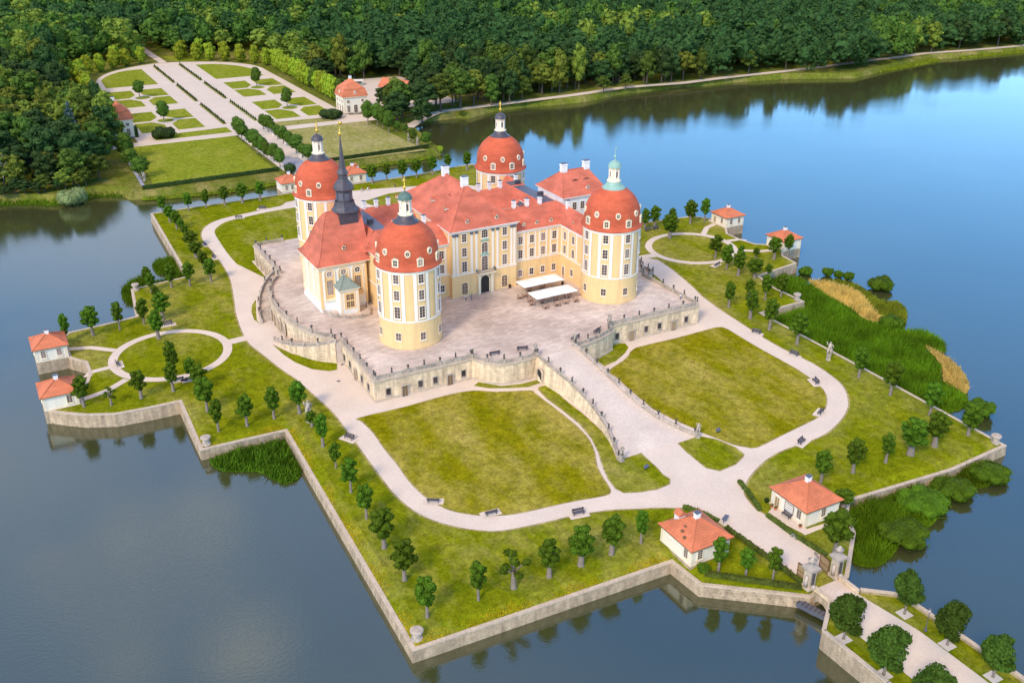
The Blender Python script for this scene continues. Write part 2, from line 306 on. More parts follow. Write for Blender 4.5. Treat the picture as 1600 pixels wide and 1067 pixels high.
def resample(pts, step):
    """points along a polyline about every step metres (3-D or 2-D), ends kept"""
    P = [Vector(p) for p in pts]
    L = [0]
    for a, b in zip(P, P[1:]): L.append(L[-1] + (b - a).length)
    n = max(1, round(L[-1] / step)); out = []; j = 0
    for i in range(n + 1):
        d = L[-1] * i / n
        while j < len(L) - 2 and L[j + 1] < d: j += 1
        t = (d - L[j]) / max(1e-9, L[j + 1] - L[j])
        out.append(P[j].lerp(P[j + 1], min(1, t)))
    return out


def inside(x, y, poly):
    c = False; n = len(poly); j = n - 1
    for i in range(n):
        xi, yi = poly[i][0], poly[i][1]; xj, yj = poly[j][0], poly[j][1]
        if (yi > y) != (yj > y) and x < (xj - xi) * (y - yi) / (yj - yi) + xi: c = not c
        j = i
    return c


def ribbon(mb, line, w, z, m=0):
    """a flat path of width w along a polyline"""
    L = [Vector((p[0], p[1])) for p in line]; vs = []; fs = []
    for i, p in enumerate(L):
        d = (L[min(i + 1, len(L) - 1)] - L[max(i - 1, 0)]).normalized(); nn = Vector((-d.y, d.x)) * (w / 2)
        vs += [(p.x + nn.x, p.y + nn.y, z), (p.x - nn.x, p.y - nn.y, z)]
    for i in range(len(L) - 1):
        fs.append((2 * i + 1, 2 * i + 3, 2 * i + 2, 2 * i))
    return mb.add(vs, fs, m)


# ------------------------------------------------------------------ materials
def new_mat(name):
    mt = bpy.data.materials.new(name); mt.use_nodes = True
    nt = mt.node_tree; nt.nodes.clear()
    o = nt.nodes.new("ShaderNodeOutputMaterial"); b = nt.nodes.new("ShaderNodeBsdfPrincipled")
    nt.links.new(b.outputs[0], o.inputs[0])
    return mt, nt, b, o


def coords(nt, kind="Object", scale=(1, 1, 1)):
    t = nt.nodes.new("ShaderNodeTexCoord"); mp = nt.nodes.new("ShaderNodeMapping")
    mp.inputs["Scale"].default_value = scale
    nt.links.new(t.outputs[kind], mp.inputs[0])
    return mp.outputs[0]


def noise(nt, vec, scale, detail=4, rough=0.55):
    n = nt.nodes.new("ShaderNodeTexNoise")
    n.inputs["Scale"].default_value = scale; n.inputs["Detail"].default_value = detail; n.inputs["Roughness"].default_value = rough
    nt.links.new(vec, n.inputs["Vector"])
    return n.outputs["Fac"]


def ramp(nt, fac, stops):
    r = nt.nodes.new("ShaderNodeValToRGB"); e = r.color_ramp.elements
    while len(e) < len(stops): e.new(0.5)
    for el, (p, c) in zip(e, stops):
        el.position = p; el.color = (c[0], c[1], c[2], 1) if hasattr(c, "__len__") else (c, c, c, 1)
    nt.links.new(fac, r.inputs[0])
    return r.outputs[0]


def mixc(nt, fac, a, b, mode='MIX'):
    m = nt.nodes.new("ShaderNodeMix"); m.data_type = 'RGBA'; m.blend_type = mode
    for sock, v in ((m.inputs[0], fac), (m.inputs[6], a), (m.inputs[7], b)):
        if hasattr(v, "links") or hasattr(v, "is_linked"): nt.links.new(v, sock)
        elif hasattr(v, "__len__"): sock.default_value = (*v[:3], 1)
        else: sock.default_value = v
    return m.outputs[2]


def bump(nt, b, h, strength, dist=0.1):
    n = nt.nodes.new("ShaderNodeBump"); n.inputs["Strength"].default_value = strength; n.inputs["Distance"].default_value = dist
    nt.links.new(h, n.inputs["Height"]); nt.links.new(n.outputs[0], b.inputs["Normal"])


def plain(name, col, rough=0.8, var=0.12, scale=0.6, metallic=0.0, spec=0.3, fine=6.0, bmp=0.0):
    """colour with broad and fine mottling"""
    mt, nt, b, o = new_mat(name)
    v = coords(nt)
    lo = tuple(c * (1 - var) for c in col); hi = tuple(min(0.95, c * (1 + var)) for c in col)
    c1 = ramp(nt, noise(nt, v, scale, 5), [(0.3, lo), (0.7, hi)])
    c2 = mixc(nt, 0.5, c1, ramp(nt, noise(nt, v, fine, 3), [(0.3, lo), (0.7, hi)]))
    nt.links.new(c2, b.inputs["Base Color"])
    b.inputs["Roughness"].default_value = rough; b.inputs["Metallic"].default_value = metallic
    b.inputs["Specular IOR Level"].default_value = spec
    if bmp: bump(nt, b, noise(nt, v, fine, 4), bmp)
    return mt


def plaster(name, col, streak=0.10):
    """painted render: faint clouding and rain streaks that run down the wall"""
    mt, nt, b, o = new_mat(name)
    v = coords(nt); vs = coords(nt, "Object", (1.1, 1.1, 0.07))
    lo = tuple(c * (1 - streak) for c in col); hi = tuple(min(0.95, c * (1 + streak * 0.4)) for c in col)
    c1 = ramp(nt, noise(nt, v, 0.35, 5), [(0.3, lo), (0.65, hi)])
    c2 = ramp(nt, noise(nt, vs, 1.0, 4), [(0.3, tuple(c * (1 - streak * 1.6) for c in col)), (0.55, hi)])
    nt.links.new(mixc(nt, 0.5, c1, c2), b.inputs["Base Color"])
    b.inputs["Roughness"].default_value = 0.85; b.inputs["Specular IOR Level"].default_value = 0.2
    return mt


def masonry(name, c1, c2, mortar, bw=0.9, bh=0.4):
    """coursed stone on upright walls: x+y runs along the wall, z up"""
    mt, nt, b, o = new_mat(name)
    t = nt.nodes.new("ShaderNodeTexCoord"); s = nt.nodes.new("ShaderNodeSeparateXYZ"); nt.links.new(t.outputs["Object"], s.inputs[0])
    a = nt.nodes.new("ShaderNodeMath"); a.operation = 'ADD'; nt.links.new(s.outputs[0], a.inputs[0]); nt.links.new(s.outputs[1], a.inputs[1])
    c = nt.nodes.new("ShaderNodeCombineXYZ"); nt.links.new(a.outputs[0], c.inputs[0]); nt.links.new(s.outputs[2], c.inputs[1])
    br = nt.nodes.new("ShaderNodeTexBrick"); nt.links.new(c.outputs[0], br.inputs["Vector"])
    br.inputs["Scale"].default_value = 1.0; br.inputs["Brick Width"].default_value = bw; br.inputs["Row Height"].default_value = bh
    br.inputs["Mortar Size"].default_value = 0.025; br.inputs["Bias"].default_value = 0.0
    br.inputs["Color1"].default_value = (*c1, 1); br.inputs["Color2"].default_value = (*c2, 1); br.inputs["Mortar"].default_value = (*mortar, 1)
    v = coords(nt); vs = coords(nt, "Object", (1, 1, 0.12))
    dirt = ramp(nt, noise(nt, vs, 0.7, 5, 0.65), [(0.32, 0.62), (0.62, 1.12)])
    patch = ramp(nt, noise(nt, v, 0.9, 4), [(0.3, 0.82), (0.7, 1.12)])
    col = mixc(nt, 1.0, mixc(nt, 1.0, br.outputs["Color"], dirt, 'MULTIPLY'), patch, 'MULTIPLY')
    nt.links.new(col, b.inputs["Base Color"])
    b.inputs["Roughness"].default_value = 0.9; b.inputs["Specular IOR Level"].default_value = 0.15
    return mt


def lawn(name, g1, g2, dry, dry_amt=0.5):
    """mown grass: green clouding, straw-coloured streaks and worn patches"""
    mt, nt, b, o = new_mat(name)
    v = coords(nt); vd = coords(nt, "Object", (1.0, 0.45, 1.0))
    base = ramp(nt, noise(nt, v, 0.16, 6, 0.65), [(0.3, g1), (0.7, g2)])
    dm = ramp(nt, noise(nt, vd, 0.075, 8, 0.72), [(0.52 - 0.12 * dry_amt, 0.0), (0.74 - 0.1 * dry_amt, 0.9 * min(1, dry_amt + .2))])
    c = mixc(nt, dm, base, dry)
    fine = ramp(nt, noise(nt, v, 1.7, 5, 0.7), [(0.3, 0.66), (0.7, 1.32)])
    c = mixc(nt, 1.0, c, fine, 'MULTIPLY')
    fine2 = ramp(nt, noise(nt, v, 0.55, 3, 0.6), [(0.35, 0.78), (0.65, 1.18)])
    c = mixc(nt, 1.0, c, fine2, 'MULTIPLY')
    nt.links.new(c, b.inputs["Base Color"])
    b.inputs["Roughness"].default_value = 1.0; b.inputs["Specular IOR Level"].default_value = 0.0
    bump(nt, b, noise(nt, v, 3.0, 4), 0.5, 0.15)
    return mt


def roof_tiles(name, col, var=0.14):
    mt, nt, b, o = new_mat(name)
    v = coords(nt); vz = coords(nt, "Object", (0.25, 0.25, 1.0))
    lo = tuple(c * (1 - var) for c in col); hi = tuple(c * (1 + var) for c in col)
    c = ramp(nt, noise(nt, v, 0.22, 5, 0.6), [(0.3, lo), (0.7, hi)])
    f = ramp(nt, noise(nt, v, 4.5, 2), [(0.3, 0.85), (0.7, 1.13)])
    c = mixc(nt, 1.0, c, f, 'MULTIPLY')
    w = nt.nodes.new("ShaderNodeTexWave"); w.wave_type = 'BANDS'; w.bands_direction = 'Z'
    w.inputs["Scale"].default_value = 1.15; w.inputs["Distortion"].default_value = 0.6; w.inputs["Detail"].default_value = 1
    nt.links.new(v, w.inputs["Vector"])
    c = mixc(nt, 1.0, c, ramp(nt, w.outputs["Fac"], [(0.0, 0.9), (0.5, 1.05)]), 'MULTIPLY')
    weather = ramp(nt, noise(nt, vz, 0.5, 5, 0.7), [(0.35, 0.76), (0.62, 1.08)])
    c = mixc(nt, 1.0, c, weather, 'MULTIPLY')
    nt.links.new(c, b.inputs["Base Color"])
    b.inputs["Roughness"].default_value = 0.75; b.inputs["Specular IOR Level"].default_value = 0.25
    bump(nt, b, w.outputs["Fac"], 0.25, 0.05)
    return mt


def foliage(name, col, hue=0.03, val=0.35, trans=0.25, clump=0.5):
    """leaves: each tree a little different, light and dark twigs, some light through the leaf"""
    mt, nt, b, o = new_mat(name)
    oi = nt.nodes.new("ShaderNodeObjectInfo")
    v = coords(nt)
    base = ramp(nt, noise(nt, v, clump, 3, 0.6), [(0.3, tuple(c * (1 - val) for c in col)), (0.7, tuple(c * (1 + val) for c in col))])
    leaf = ramp(nt, noise(nt, v, 3.2, 2), [(0.3, 0.7), (0.7, 1.3)])
    base = mixc(nt, 1.0, base, leaf, 'MULTIPLY')
    hs = nt.nodes.new("ShaderNodeHueSaturation")
    m1 = nt.nodes.new("ShaderNodeMapRange"); m1.inputs["To Min"].default_value = 0.5 - hue; m1.inputs["To Max"].default_value = 0.5 + hue
    m2 = nt.nodes.new("ShaderNodeMapRange"); m2.inputs["To Min"].default_value = 0.78; m2.inputs["To Max"].default_value = 1.25
    nt.links.new(oi.outputs["Random"], m1.inputs[0]); nt.links.new(oi.outputs["Random"], m2.inputs[0])
    nt.links.new(m1.outputs[0], hs.inputs["Hue"]); nt.links.new(m2.outputs[0], hs.inputs["Value"]); nt.links.new(base, hs.inputs["Color"])
    nt.links.new(hs.outputs[0], b.inputs["Base Color"])
    b.inputs["Roughness"].default_value = 0.7; b.inputs["Specular IOR Level"].default_value = 0.05
    tr = nt.nodes.new("ShaderNodeBsdfTranslucent"); nt.links.new(hs.outputs[0], tr.inputs[0])
    ms = nt.nodes.new("ShaderNodeMixShader"); ms.inputs[0].default_value = trans
    nt.links.new(b.outputs[0], ms.inputs[1]); nt.links.new(tr.outputs[0], ms.inputs[2]); nt.links.new(ms.outputs[0], o.inputs[0])
    return mt


M = {}
M["yellow"] = plaster("yellow_render", (0.80, 0.535, 0.25))
M["cream"] = plaster("cream_render", (0.82, 0.68, 0.48))
M["white"] = plaster("white_render", (0.82, 0.78, 0.72), 0.07)
M["house"] = plaster("house_plaster", (0.84, 0.735, 0.58), 0.07)
M["white2"] = plaster("white_paint", (0.84, 0.745, 0.635), 0.05)
M["roof"] = roof_tiles("red_roof_tiles", (0.585, 0.155, 0.090), 0.18)
M["roof_dome"] = roof_tiles("dome_tiles", (0.555, 0.108, 0.047), 0.18)
M["roof_small"] = roof_tiles("orange_roof_tiles", (0.62, 0.185, 0.085), 0.15)
M["slate"] = plain("slate", (0.065, 0.054, 0.064), 0.5, 0.35, 1.2, spec=0.5, fine=3.0)
M["lead"] = plain("lead_sheet", (0.10, 0.10, 0.125), 0.5, 0.2, 0.8, spec=0.5)
M["oldcopper"] = plain("dark_copper", (0.10, 0.16, 0.13), 0.6, 0.3, 0.9)
M["greycopper"] = plain("grey_copper", (0.22, 0.27, 0.235), 0.6, 0.25, 0.9)
M["copper"] = plain("green_copper", (0.27, 0.42, 0.34), 0.6, 0.2, 0.9)
M["gold"] = plain("gilding", (0.85, 0.52, 0.08), 0.3, 0.05, metallic=0.9)
M["glass"] = plain("window_glass", (0.11, 0.075, 0.06), 0.12, 0.35, 0.4, spec=0.5, fine=0.8)
_g = M["glass"].node_tree; _b = [n_ for n_ in _g.nodes if n_.type == 'BSDF_PRINCIPLED'][0]        # random tone per window, painted in: curtains, sky reflections, dark rooms
_src = _b.inputs["Base Color"].links[0].from_socket; _oi = _g.nodes.new("ShaderNodeObjectInfo")
_g.links.new(mixc(_g, 1.0, _src, ramp(_g, _oi.outputs["Random"], [(0.0, 0.45), (0.6, 1.1), (0.85, 1.7), (1.0, 3.2)]), 'MULTIPLY'), _b.inputs["Base Color"])
M["mullion"] = plain("window_bars", (0.50, 0.40, 0.33), 0.6, 0.1)
M["wood"] = plain("brown_wood", (0.20, 0.115, 0.055), 0.7, 0.25, 1.5)
M["tanwood"] = plain("tan_wood", (0.36, 0.24, 0.12), 0.7, 0.2, 1.5)
M["bench"] = plain("bench_wood", (0.11, 0.09, 0.095), 0.7, 0.2, 2)
M["iron"] = plain("black_iron", (0.02, 0.02, 0.022), 0.5, 0.2)
M["dark"] = plain("painted_passage_shade", (0.035, 0.028, 0.024), 0.9, 0.2)  # flat arch panels: the shade of an open passage painted as dark colour
M["stone"] = masonry("sandstone_blocks", (0.84, 0.63, 0.405), (0.74, 0.545, 0.345), (0.58, 0.43, 0.28))
M["quay"] = masonry("quay_stone", (0.56, 0.41, 0.265), (0.45, 0.33, 0.21), (0.30, 0.22, 0.145), 0.7, 0.32)
M["coping"] = plain("coping_stone", (0.55, 0.43, 0.31), 0.9, 0.25, 0.5, fine=2.0)
M["balu"] = plain("balustrade_stone", (0.46, 0.37, 0.29), 0.9, 0.45, 0.25, fine=1.2)
M["urn"] = plain("weathered_stone", (0.085, 0.075, 0.070), 0.9, 0.4, 1.0)
M["pale"] = plain("pale_stone", (0.40, 0.33, 0.265), 0.9, 0.35, 0.8)
M["bark"] = plain("bark", (0.23, 0.18, 0.14), 0.95, 0.3, 1.5, fine=5)
M["darkbark"] = plain("dark_bark", (0.09, 0.07, 0.055), 0.95, 0.3, 1.5, fine=5)
M["lime"] = foliage("lime_leaves", (0.085, 0.150, 0.010), 0.02, 0.40)
M["chest"] = foliage("chestnut_leaves", (0.060, 0.110, 0.014), 0.012, 0.35)
M["clip"] = foliage("clipped_leaves", (0.085, 0.145, 0.018), 0.02, 0.3)
M["hedge"] = foliage("hedge_leaves", (0.105, 0.135, 0.022), 0.015, 0.3)
M["darkhedge"] = foliage("dark_hedge_leaves", (0.045, 0.075, 0.018), 0.012, 0.3)
M["golden"] = foliage("yellow_green_leaves", (0.28, 0.335, 0.022), 0.02, 0.3)
M["f_dark"] = foliage("dark_forest_leaves", (0.046, 0.084, 0.022), 0.02, 0.4, 0.2, 0.25)
M["f_mid"] = foliage("mid_forest_leaves", (0.088, 0.135, 0.020), 0.025, 0.4, 0.2, 0.25)
M["f_light"] = foliage("light_forest_leaves", (0.170, 0.200, 0.026), 0.02, 0.4, 0.2, 0.25)
M["f_blue"] = foliage("blue_spruce_needles", (0.065, 0.10, 0.085), 0.01, 0.3, 0.1)
M["willow"] = foliage("willow_leaves", (0.20, 0.24, 0.09), 0.01, 0.3)
M["reed"] = foliage("reed_blades", (0.115, 0.195, 0.007), 0.01, 0.40, 0.35, 0.12)
M["reedbush"] = foliage("shore_leaves", (0.080, 0.145, 0.008), 0.01, 0.4, 0.25, 0.4)
M["reeddry"] = foliage("dry_reed_blades", (0.66, 0.47, 0.12), 0.01, 0.3, 0.3, 0.3)
M["reededge"] = foliage("bank_weeds", (0.22, 0.26, 0.018), 0.01, 0.4, 0.3, 0.3)
M["flower"] = foliage("yellow_flowers", (0.60, 0.46, 0.015), 0.01, 0.3, 0.3, 0.5)
M["grass"] = lawn("island_grass", (0.135, 0.168, 0.004), (0.215, 0.222, 0.006), (0.44, 0.34, 0.11), 0.42)
M["grass_dry"] = lawn("dry_lawn_grass", (0.165, 0.165, 0.003), (0.26, 0.22, 0.006), (0.45, 0.345, 0.085), 0.6)
M["grass_g"] = lawn("garden_grass", (0.185, 0.225, 0.016), (0.25, 0.27, 0.025), (0.40, 0.34, 0.09), 0.25)
M["grass_t"] = lawn("tired_garden_grass", (0.24, 0.235, 0.055), (0.32, 0.285, 0.085), (0.46, 0.36, 0.18), 0.6)
M["land"] = lawn("bank_grass", (0.10, 0.13, 0.014), (0.17, 0.175, 0.025), (0.40, 0.28, 0.12), 0.45)
M["worn"] = lawn("worn_grass_edge", (0.24, 0.20, 0.05), (0.34, 0.27, 0.10), (0.46, 0.36, 0.20), 0.7)
M["gravel"] = plain("pale_gravel", (0.68, 0.55, 0.43), 0.95, 0.13, 0.12, fine=2.5, spec=0.1)
M["gravel_g"] = plain("garden_gravel", (0.64, 0.52, 0.40), 0.95, 0.09, 0.10, fine=2.0, spec=0.1)
M["asphalt"] = plain("grey_asphalt", (0.30, 0.29, 0.31), 0.9, 0.1, 0.3)
M["fabric"] = plain("white_canvas", (0.86, 0.84, 0.80), 0.9, 0.03)
M["cafe"] = plain("cafe_wood", (0.45, 0.28, 0.20), 0.7, 0.2, 2)


def paving():
    """weathered terrace flags: big pale and grey blotches, faint joints"""
    mt, nt, b, o = new_mat("terrace_flags")
    v = coords(nt)
    c = ramp(nt, noise(nt, v, 0.06, 7, 0.68), [(0.32, (0.43, 0.335, 0.275)), (0.5, (0.58, 0.46, 0.375)), (0.68, (0.74, 0.61, 0.50))])
    br = nt.nodes.new("ShaderNodeTexBrick"); nt.links.new(v, br.inputs["Vector"])
    br.inputs["Scale"].default_value = 1.0; br.inputs["Brick Width"].default_value = 1.5; br.inputs["Row Height"].default_value = 0.75
    br.inputs["Mortar Size"].default_value = 0.03
    br.inputs["Color1"].default_value = (0.88, 0.87, 0.87, 1); br.inputs["Color2"].default_value = (1.1, 1.1, 1.09, 1); br.inputs["Mortar"].default_value = (0.72, 0.70, 0.68, 1)
    c = mixc(nt, 1.0, c, br.outputs[0], 'MULTIPLY')
    f = ramp(nt, noise(nt, coords(nt, "Object", (0.35, 1.3, 1)), 0.8, 5, 0.7), [(0.3, 0.86), (0.7, 1.14)])
    nt.links.new(mixc(nt, 1.0, c, f, 'MULTIPLY'), b.inputs["Base Color"])
    b.inputs["Roughness"].default_value = 0.9; b.inputs["Specular IOR Level"].default_value = 0.15
    return mt


M["flags"] = paving()


def ramp_paving():
    mt, nt, b, o = new_mat("ramp_setts")
    v = coords(nt)
    c = ramp(nt, noise(nt, v, 0.12, 6, 0.65), [(0.3, (0.56, 0.45, 0.36)), (0.7, (0.73, 0.60, 0.48))])
    f = ramp(nt, noise(nt, v, 2.2, 4), [(0.3, 0.88), (0.7, 1.1)])
    nt.links.new(mixc(nt, 1.0, c, f, 'MULTIPLY'), b.inputs["Base Color"]); b.inputs["Roughness"].default_value = 0.9
    return mt


M["setts"] = ramp_paving()


def water_mat():
    mt, nt, b, o = new_mat("lake_water")
    v = coords(nt)
    c = ramp(nt, noise(nt, v, 0.012, 3), [(0.3, (0.045, 0.049, 0.017)), (0.7, (0.060, 0.062, 0.020))])
    nt.links.new(c, b.inputs["Base Color"])
    b.inputs["Roughness"].default_value = 0.04; b.inputs["IOR"].default_value = 2.25; b.inputs["Specular IOR Level"].default_value = 0.5
    w1 = noise(nt, coords(nt, "Object", (1.0, 1.6, 1.0)), 1.1, 3, 0.6)
    w2 = noise(nt, v, 4.5, 2, 0.5)
    a = nt.nodes.new("ShaderNodeMath"); a.operation = 'MULTIPLY_ADD'; a.inputs[1].default_value = 0.3
    nt.links.new(w2, a.inputs[0]); nt.links.new(w1, a.inputs[2])
    # gusts: patches of rougher and calmer water
    g = ramp(nt, noise(nt, v, 0.02, 4), [(0.35, 0.25), (0.7, 1.0)])
    n = nt.nodes.new("ShaderNodeBump"); n.inputs["Distance"].default_value = 0.030
    nt.links.new(g, n.inputs["Strength"]); nt.links.new(a.outputs[0], n.inputs["Height"]); nt.links.new(n.outputs[0], b.inputs["Normal"])
    return mt


M["water"] = water_mat()

# ------------------------------------------------------------------ water and land
MB().sheet([(-4000, -4000), (6000, -4000), (6000, 6000), (-4000, 6000)], WZ).build("lake_water", M["water"])["kind"] = "structure"
MB().sheet([(-4000, -4000), (6000, -4000), (6000, 6000), (-4000, 6000)], WZ - 3).build("lake_bed", M["land"])["kind"] = "structure"

shore = [(-4000, 420), (-900, 240), (-420, 205), (-260, 190), (-170, 178)] + SHORE_W[:] + [(700, 232), (900, 250), (1400, 300), (6000, 900)]
mb = MB(); top = []
for i, p in enumerate(shore):                      # a short bank slopes from the land down into the lake
    a, c = Vector(shore[max(i - 1, 0)]), Vector(shore[min(i + 1, len(shore) - 1)])
    d = (c - a).normalized(); nn = Vector((-d.y, d.x)); top.append((p[0] + nn.x * 3.2, p[1] + nn.y * 3.2))
n = len(shore)
mb.add([(p[0], p[1], WZ - 0.6) for p in shore] + [(p[0], p[1], -5.95) for p in top], [(i, i + 1, n + i + 1, n + i) for i in range(n - 1)])
mb.sheet(top + [(6000, 6000), (-4000, 6000)], -5.95)
mb.build("far_bank_land", M["land"])["kind"] = "structure"

ISLE = [(-6.6, -152.8), (-21.5, -141), (-22.1, -133.2), (-73.6, -131.4), (-70.9, -52.6), (-89.8, -51.9), (-89.4, -28.6), (-97, -28.4), (-104, -27.8),
        (-110, -25), (-114, -21.9), (-117.3, -19.0), (-110.6, -18.6), (-110.6, -11.2), (-107.6, -8), (-106.2, -3), (-106.2, 4), (-109.6, 8.8), (-109.6, 17.9),
        (-112, 19.6), (-107.9, 25.2), (-95.6, 26.6), (-89.4, 27.8), (-87.2, 49.4), (-80.7, 50.4), (-69.9, 52), (-67.9, 122), (-54, 122.5),
        (-18, 123), (-3, 123), (3, 123), (18, 123), (40, 123.5), (58, 127), (68, 127.5), (69.9, 52), (80.7, 50.4), (87.2, 49.4), (89.4, 27.8), (95.6, 26.6), (107.9, 25.2),
        (112, 19.6), (109.6, 17.9), (109.6, 8.8), (106.2, 4), (106.2, -3), (107.6, -9), (110.6, -11.2), (110.6, -19.4), (108, -22), (107, -29.3), (88.5, -32),
        (86, -42), (87.8, -52.8), (70.6, -53.3), (70, -95), (68.9, -135.8), (50, -136.8), (22, -134.6), (17, -138.6), (14.6, -143), (3.4, -152), (0.8, -152.8)]
mb = MB(); n = len(ISLE)
def offset_ring(poly, d):
    out = []; k = len(poly)
    for i in range(k):
        a, b_, c = Vector(poly[i - 1]), Vector(poly[i]), Vector(poly[(i + 1) % k])
        n1 = Vector((-(b_ - a).y, (b_ - a).x)).normalized(); n2 = Vector((-(c - b_).y, (c - b_).x)).normalized()
        m_ = (n1 + n2); m_ = m_.normalized() if m_.length > 1e-6 else n1
        out.append(tuple(b_ + m_ * (d / max(0.45, m_.dot(n1)))))
    return out
# ISLE runs clockwise seen from above, so its left normals point outwards. Towards the camera the turf slopes down to a lower quay
QT = [-6.55 if p[1] < -45 else GZ for p in ISLE]
o0, o1, o2, i1, i2 = offset_ring(ISLE, 0.25), offset_ring(ISLE, 0.55), offset_ring(ISLE, 0.34), offset_ring(ISLE, -0.45), offset_ring(ISLE, -2.6)
inn = [i2[i] if QT[i] < GZ - .1 else i1[i] for i in range(n)]
g = MB(); g.sheet(inn, GZ)
g.add([(p[0], p[1], GZ) for p in inn] + [(p[0], p[1], QT[i] + .03) for i, p in enumerate(i1)], [(i, (i + 1) % n, n + (i + 1) % n, n + i) for i in range(n)])
g.build("island_ground", M["grass"])["kind"] = "structure"
# quay wall: battered stone face with a coping, round the whole island
vs = [(p[0], p[1], WZ - 0.8) for p in o1] + [(p[0], p[1], QT[i] - 0.16) for i, p in enumerate(o0)]
mb.add(vs, [(i, (i + 1) % n, n + (i + 1) % n, n + i) for i in range(n)], 0)
vs = [(p[0], p[1], QT[i] - 0.16) for i, p in enumerate(o2)] + [(p[0], p[1], QT[i] + 0.08) for i, p in enumerate(o2)] + [(p[0], p[1], QT[i] + 0.08) for i, p in enumerate(i1)] + [(p[0], p[1], QT[i] - 0.05) for i, p in enumerate(i1)]
fs = []
for k in range(3): fs += [(k * n + i, k * n + (i + 1) % n, (k + 1) * n + (i + 1) % n, (k + 1) * n + i) for i in range(n)]
mb.add(vs, fs, 1)
tag(mb.build("quay_wall", [M["quay"], M["coping"]]), "long sandstone quay wall that holds the castle island above the lake", "wall")

# ------------------------------------------------------------------ island paths and lawns
MIR = lambda P: [(-x, y) for x, y in P][::-1]
ZP, ZL = GZ + 0.02, GZ + 0.045
pl, pr_ = smooth_line(PATH_L, 3), smooth_line(PATH_R, 3)
back = [(57.5, 72), (58, 90), (52, 100), (40, 106), (20, 112), (0, 115), (-20, 112)]
PP = pl + pr_ + [(56.5, 14), (56.5, 50)] + smooth_line(back, 3)
MB().sheet(offset_ring(PP, -.45), ZP - .008).build("worn_path_edge", M["worn"])["kind"] = "structure"
MB().sheet(pl + pr_ + [(56.5, 14), (56.5, 50)] + smooth_line(back, 3), ZP).build("gravel_forecourt", M["gravel"])["kind"] = "structure"
MB().sheet(smooth_line(LAWN_FL, 3, True), ZL).build("front_lawn", M["grass_dry"])["kind"] = "structure"
MB().sheet(smooth_line(LAWN_FR, 2, True), ZL).build("front_lawn", M["grass_dry"])["kind"] = "structure"
for P in (smooth_line(LAWN_FL, 3, True), smooth_line(LAWN_FR, 2, True), LAWN_RL, LAWN_RR):
    ar = sum(P[i - 1][0] * P[i][1] - P[i][0] * P[i - 1][1] for i in range(len(P)))
    MB().sheet(offset_ring(P, (.3 if ar < 0 else -.3)), ZL - .012).build("worn_path_edge", M["worn"])["kind"] = "structure"
for nm in (LAWN_RL, LAWN_RR):
    MB().sheet(nm, ZL).build("ramp_foot_lawn", M["grass"])["kind"] = "structure"
for P in (STRIP_FL, STRIP_FR[:7] + [(17.8, -54.5), (14.7, -56.2), (10.8, -57.5), (6.5, -58.3), (4.4, -60.5)], STRIP_LF, STRIP_LB, MIR(STRIP_LF), MIR(STRIP_LB)):
    MB().sheet(P, ZL).build("grass_verge", M["grass"])["kind"] = "structure"
bl = smooth_line(LAWN_BL[:9], 3) + [(-48.6, 46)]
bl_top = [(-40, 78), (-20, 86), (0, 97), (-4, 101)]
MB().sheet([p for p in smooth_line(LAWN_BL[:9], 3)] + [(-48.7, 38.5), (-48.7, 56), (-20, 58), (-6, 99)], ZL).build("back_lawn", M["grass"])["kind"] = "structure"
MB().sheet(MIR([p for p in smooth_line(LAWN_BL[:9], 3)] + [(-48.7, 38.5), (-48.7, 56), (-20, 58), (-6, 99)]), ZL).build("back_lawn", M["grass"])["kind"] = "structure"
CX, CY, CR = 86.0, -1.6, 15.6
circ = lambda s, r: [(s * CX + r * math.cos(2 * PI * i / 48), CY + r * 1.0 * math.sin(2 * PI * i / 48)) for i in range(48)]
for s in (-1, 1):
    mb = MB(); o, i_ = circ(s, CR), circ(s, CR - 2.3)
    mb.add([(x, y, ZP + .008) for x, y in o] + [(x, y, ZP + .008) for x, y in i_], [(k, (k + 1) % 48, 48 + (k + 1) % 48, 48 + k) for k in range(48)])
    ribbon(mb, [(s * 71.2, -1.6), (s * 64, -1.0)], 3.2, ZP + .006)
    ribbon(mb, [(s * 98.6, 7.6), (s * 104, 12.5), (s * 109.5, 14.5)], 1.9, ZP + .004)
    ribbon(mb, [(s * 101.2, -2), (s * 106, -2.6), (s * 107.2, -5)], 1.9, ZP + .002)
    ribbon(mb, [(s * 98.8, -11), (s * 104, -15), (s * 110.5, -17)], 1.9, ZP + .012)
    mb.build("round_path", M["gravel"])["kind"] = "structure"
# gatehouse forecourts
MB().sheet([(4.6, -139.2), (2.6, -131.2), (4.9, -130.2), (6.2, -128.0)] + [(6.4, -138.6), (15.0, -139.2), (15.0, -139.9), (4.6, -139.9)], ZL + .01).build("gatehouse_pavement", M["gravel"])["kind"] = "structure"

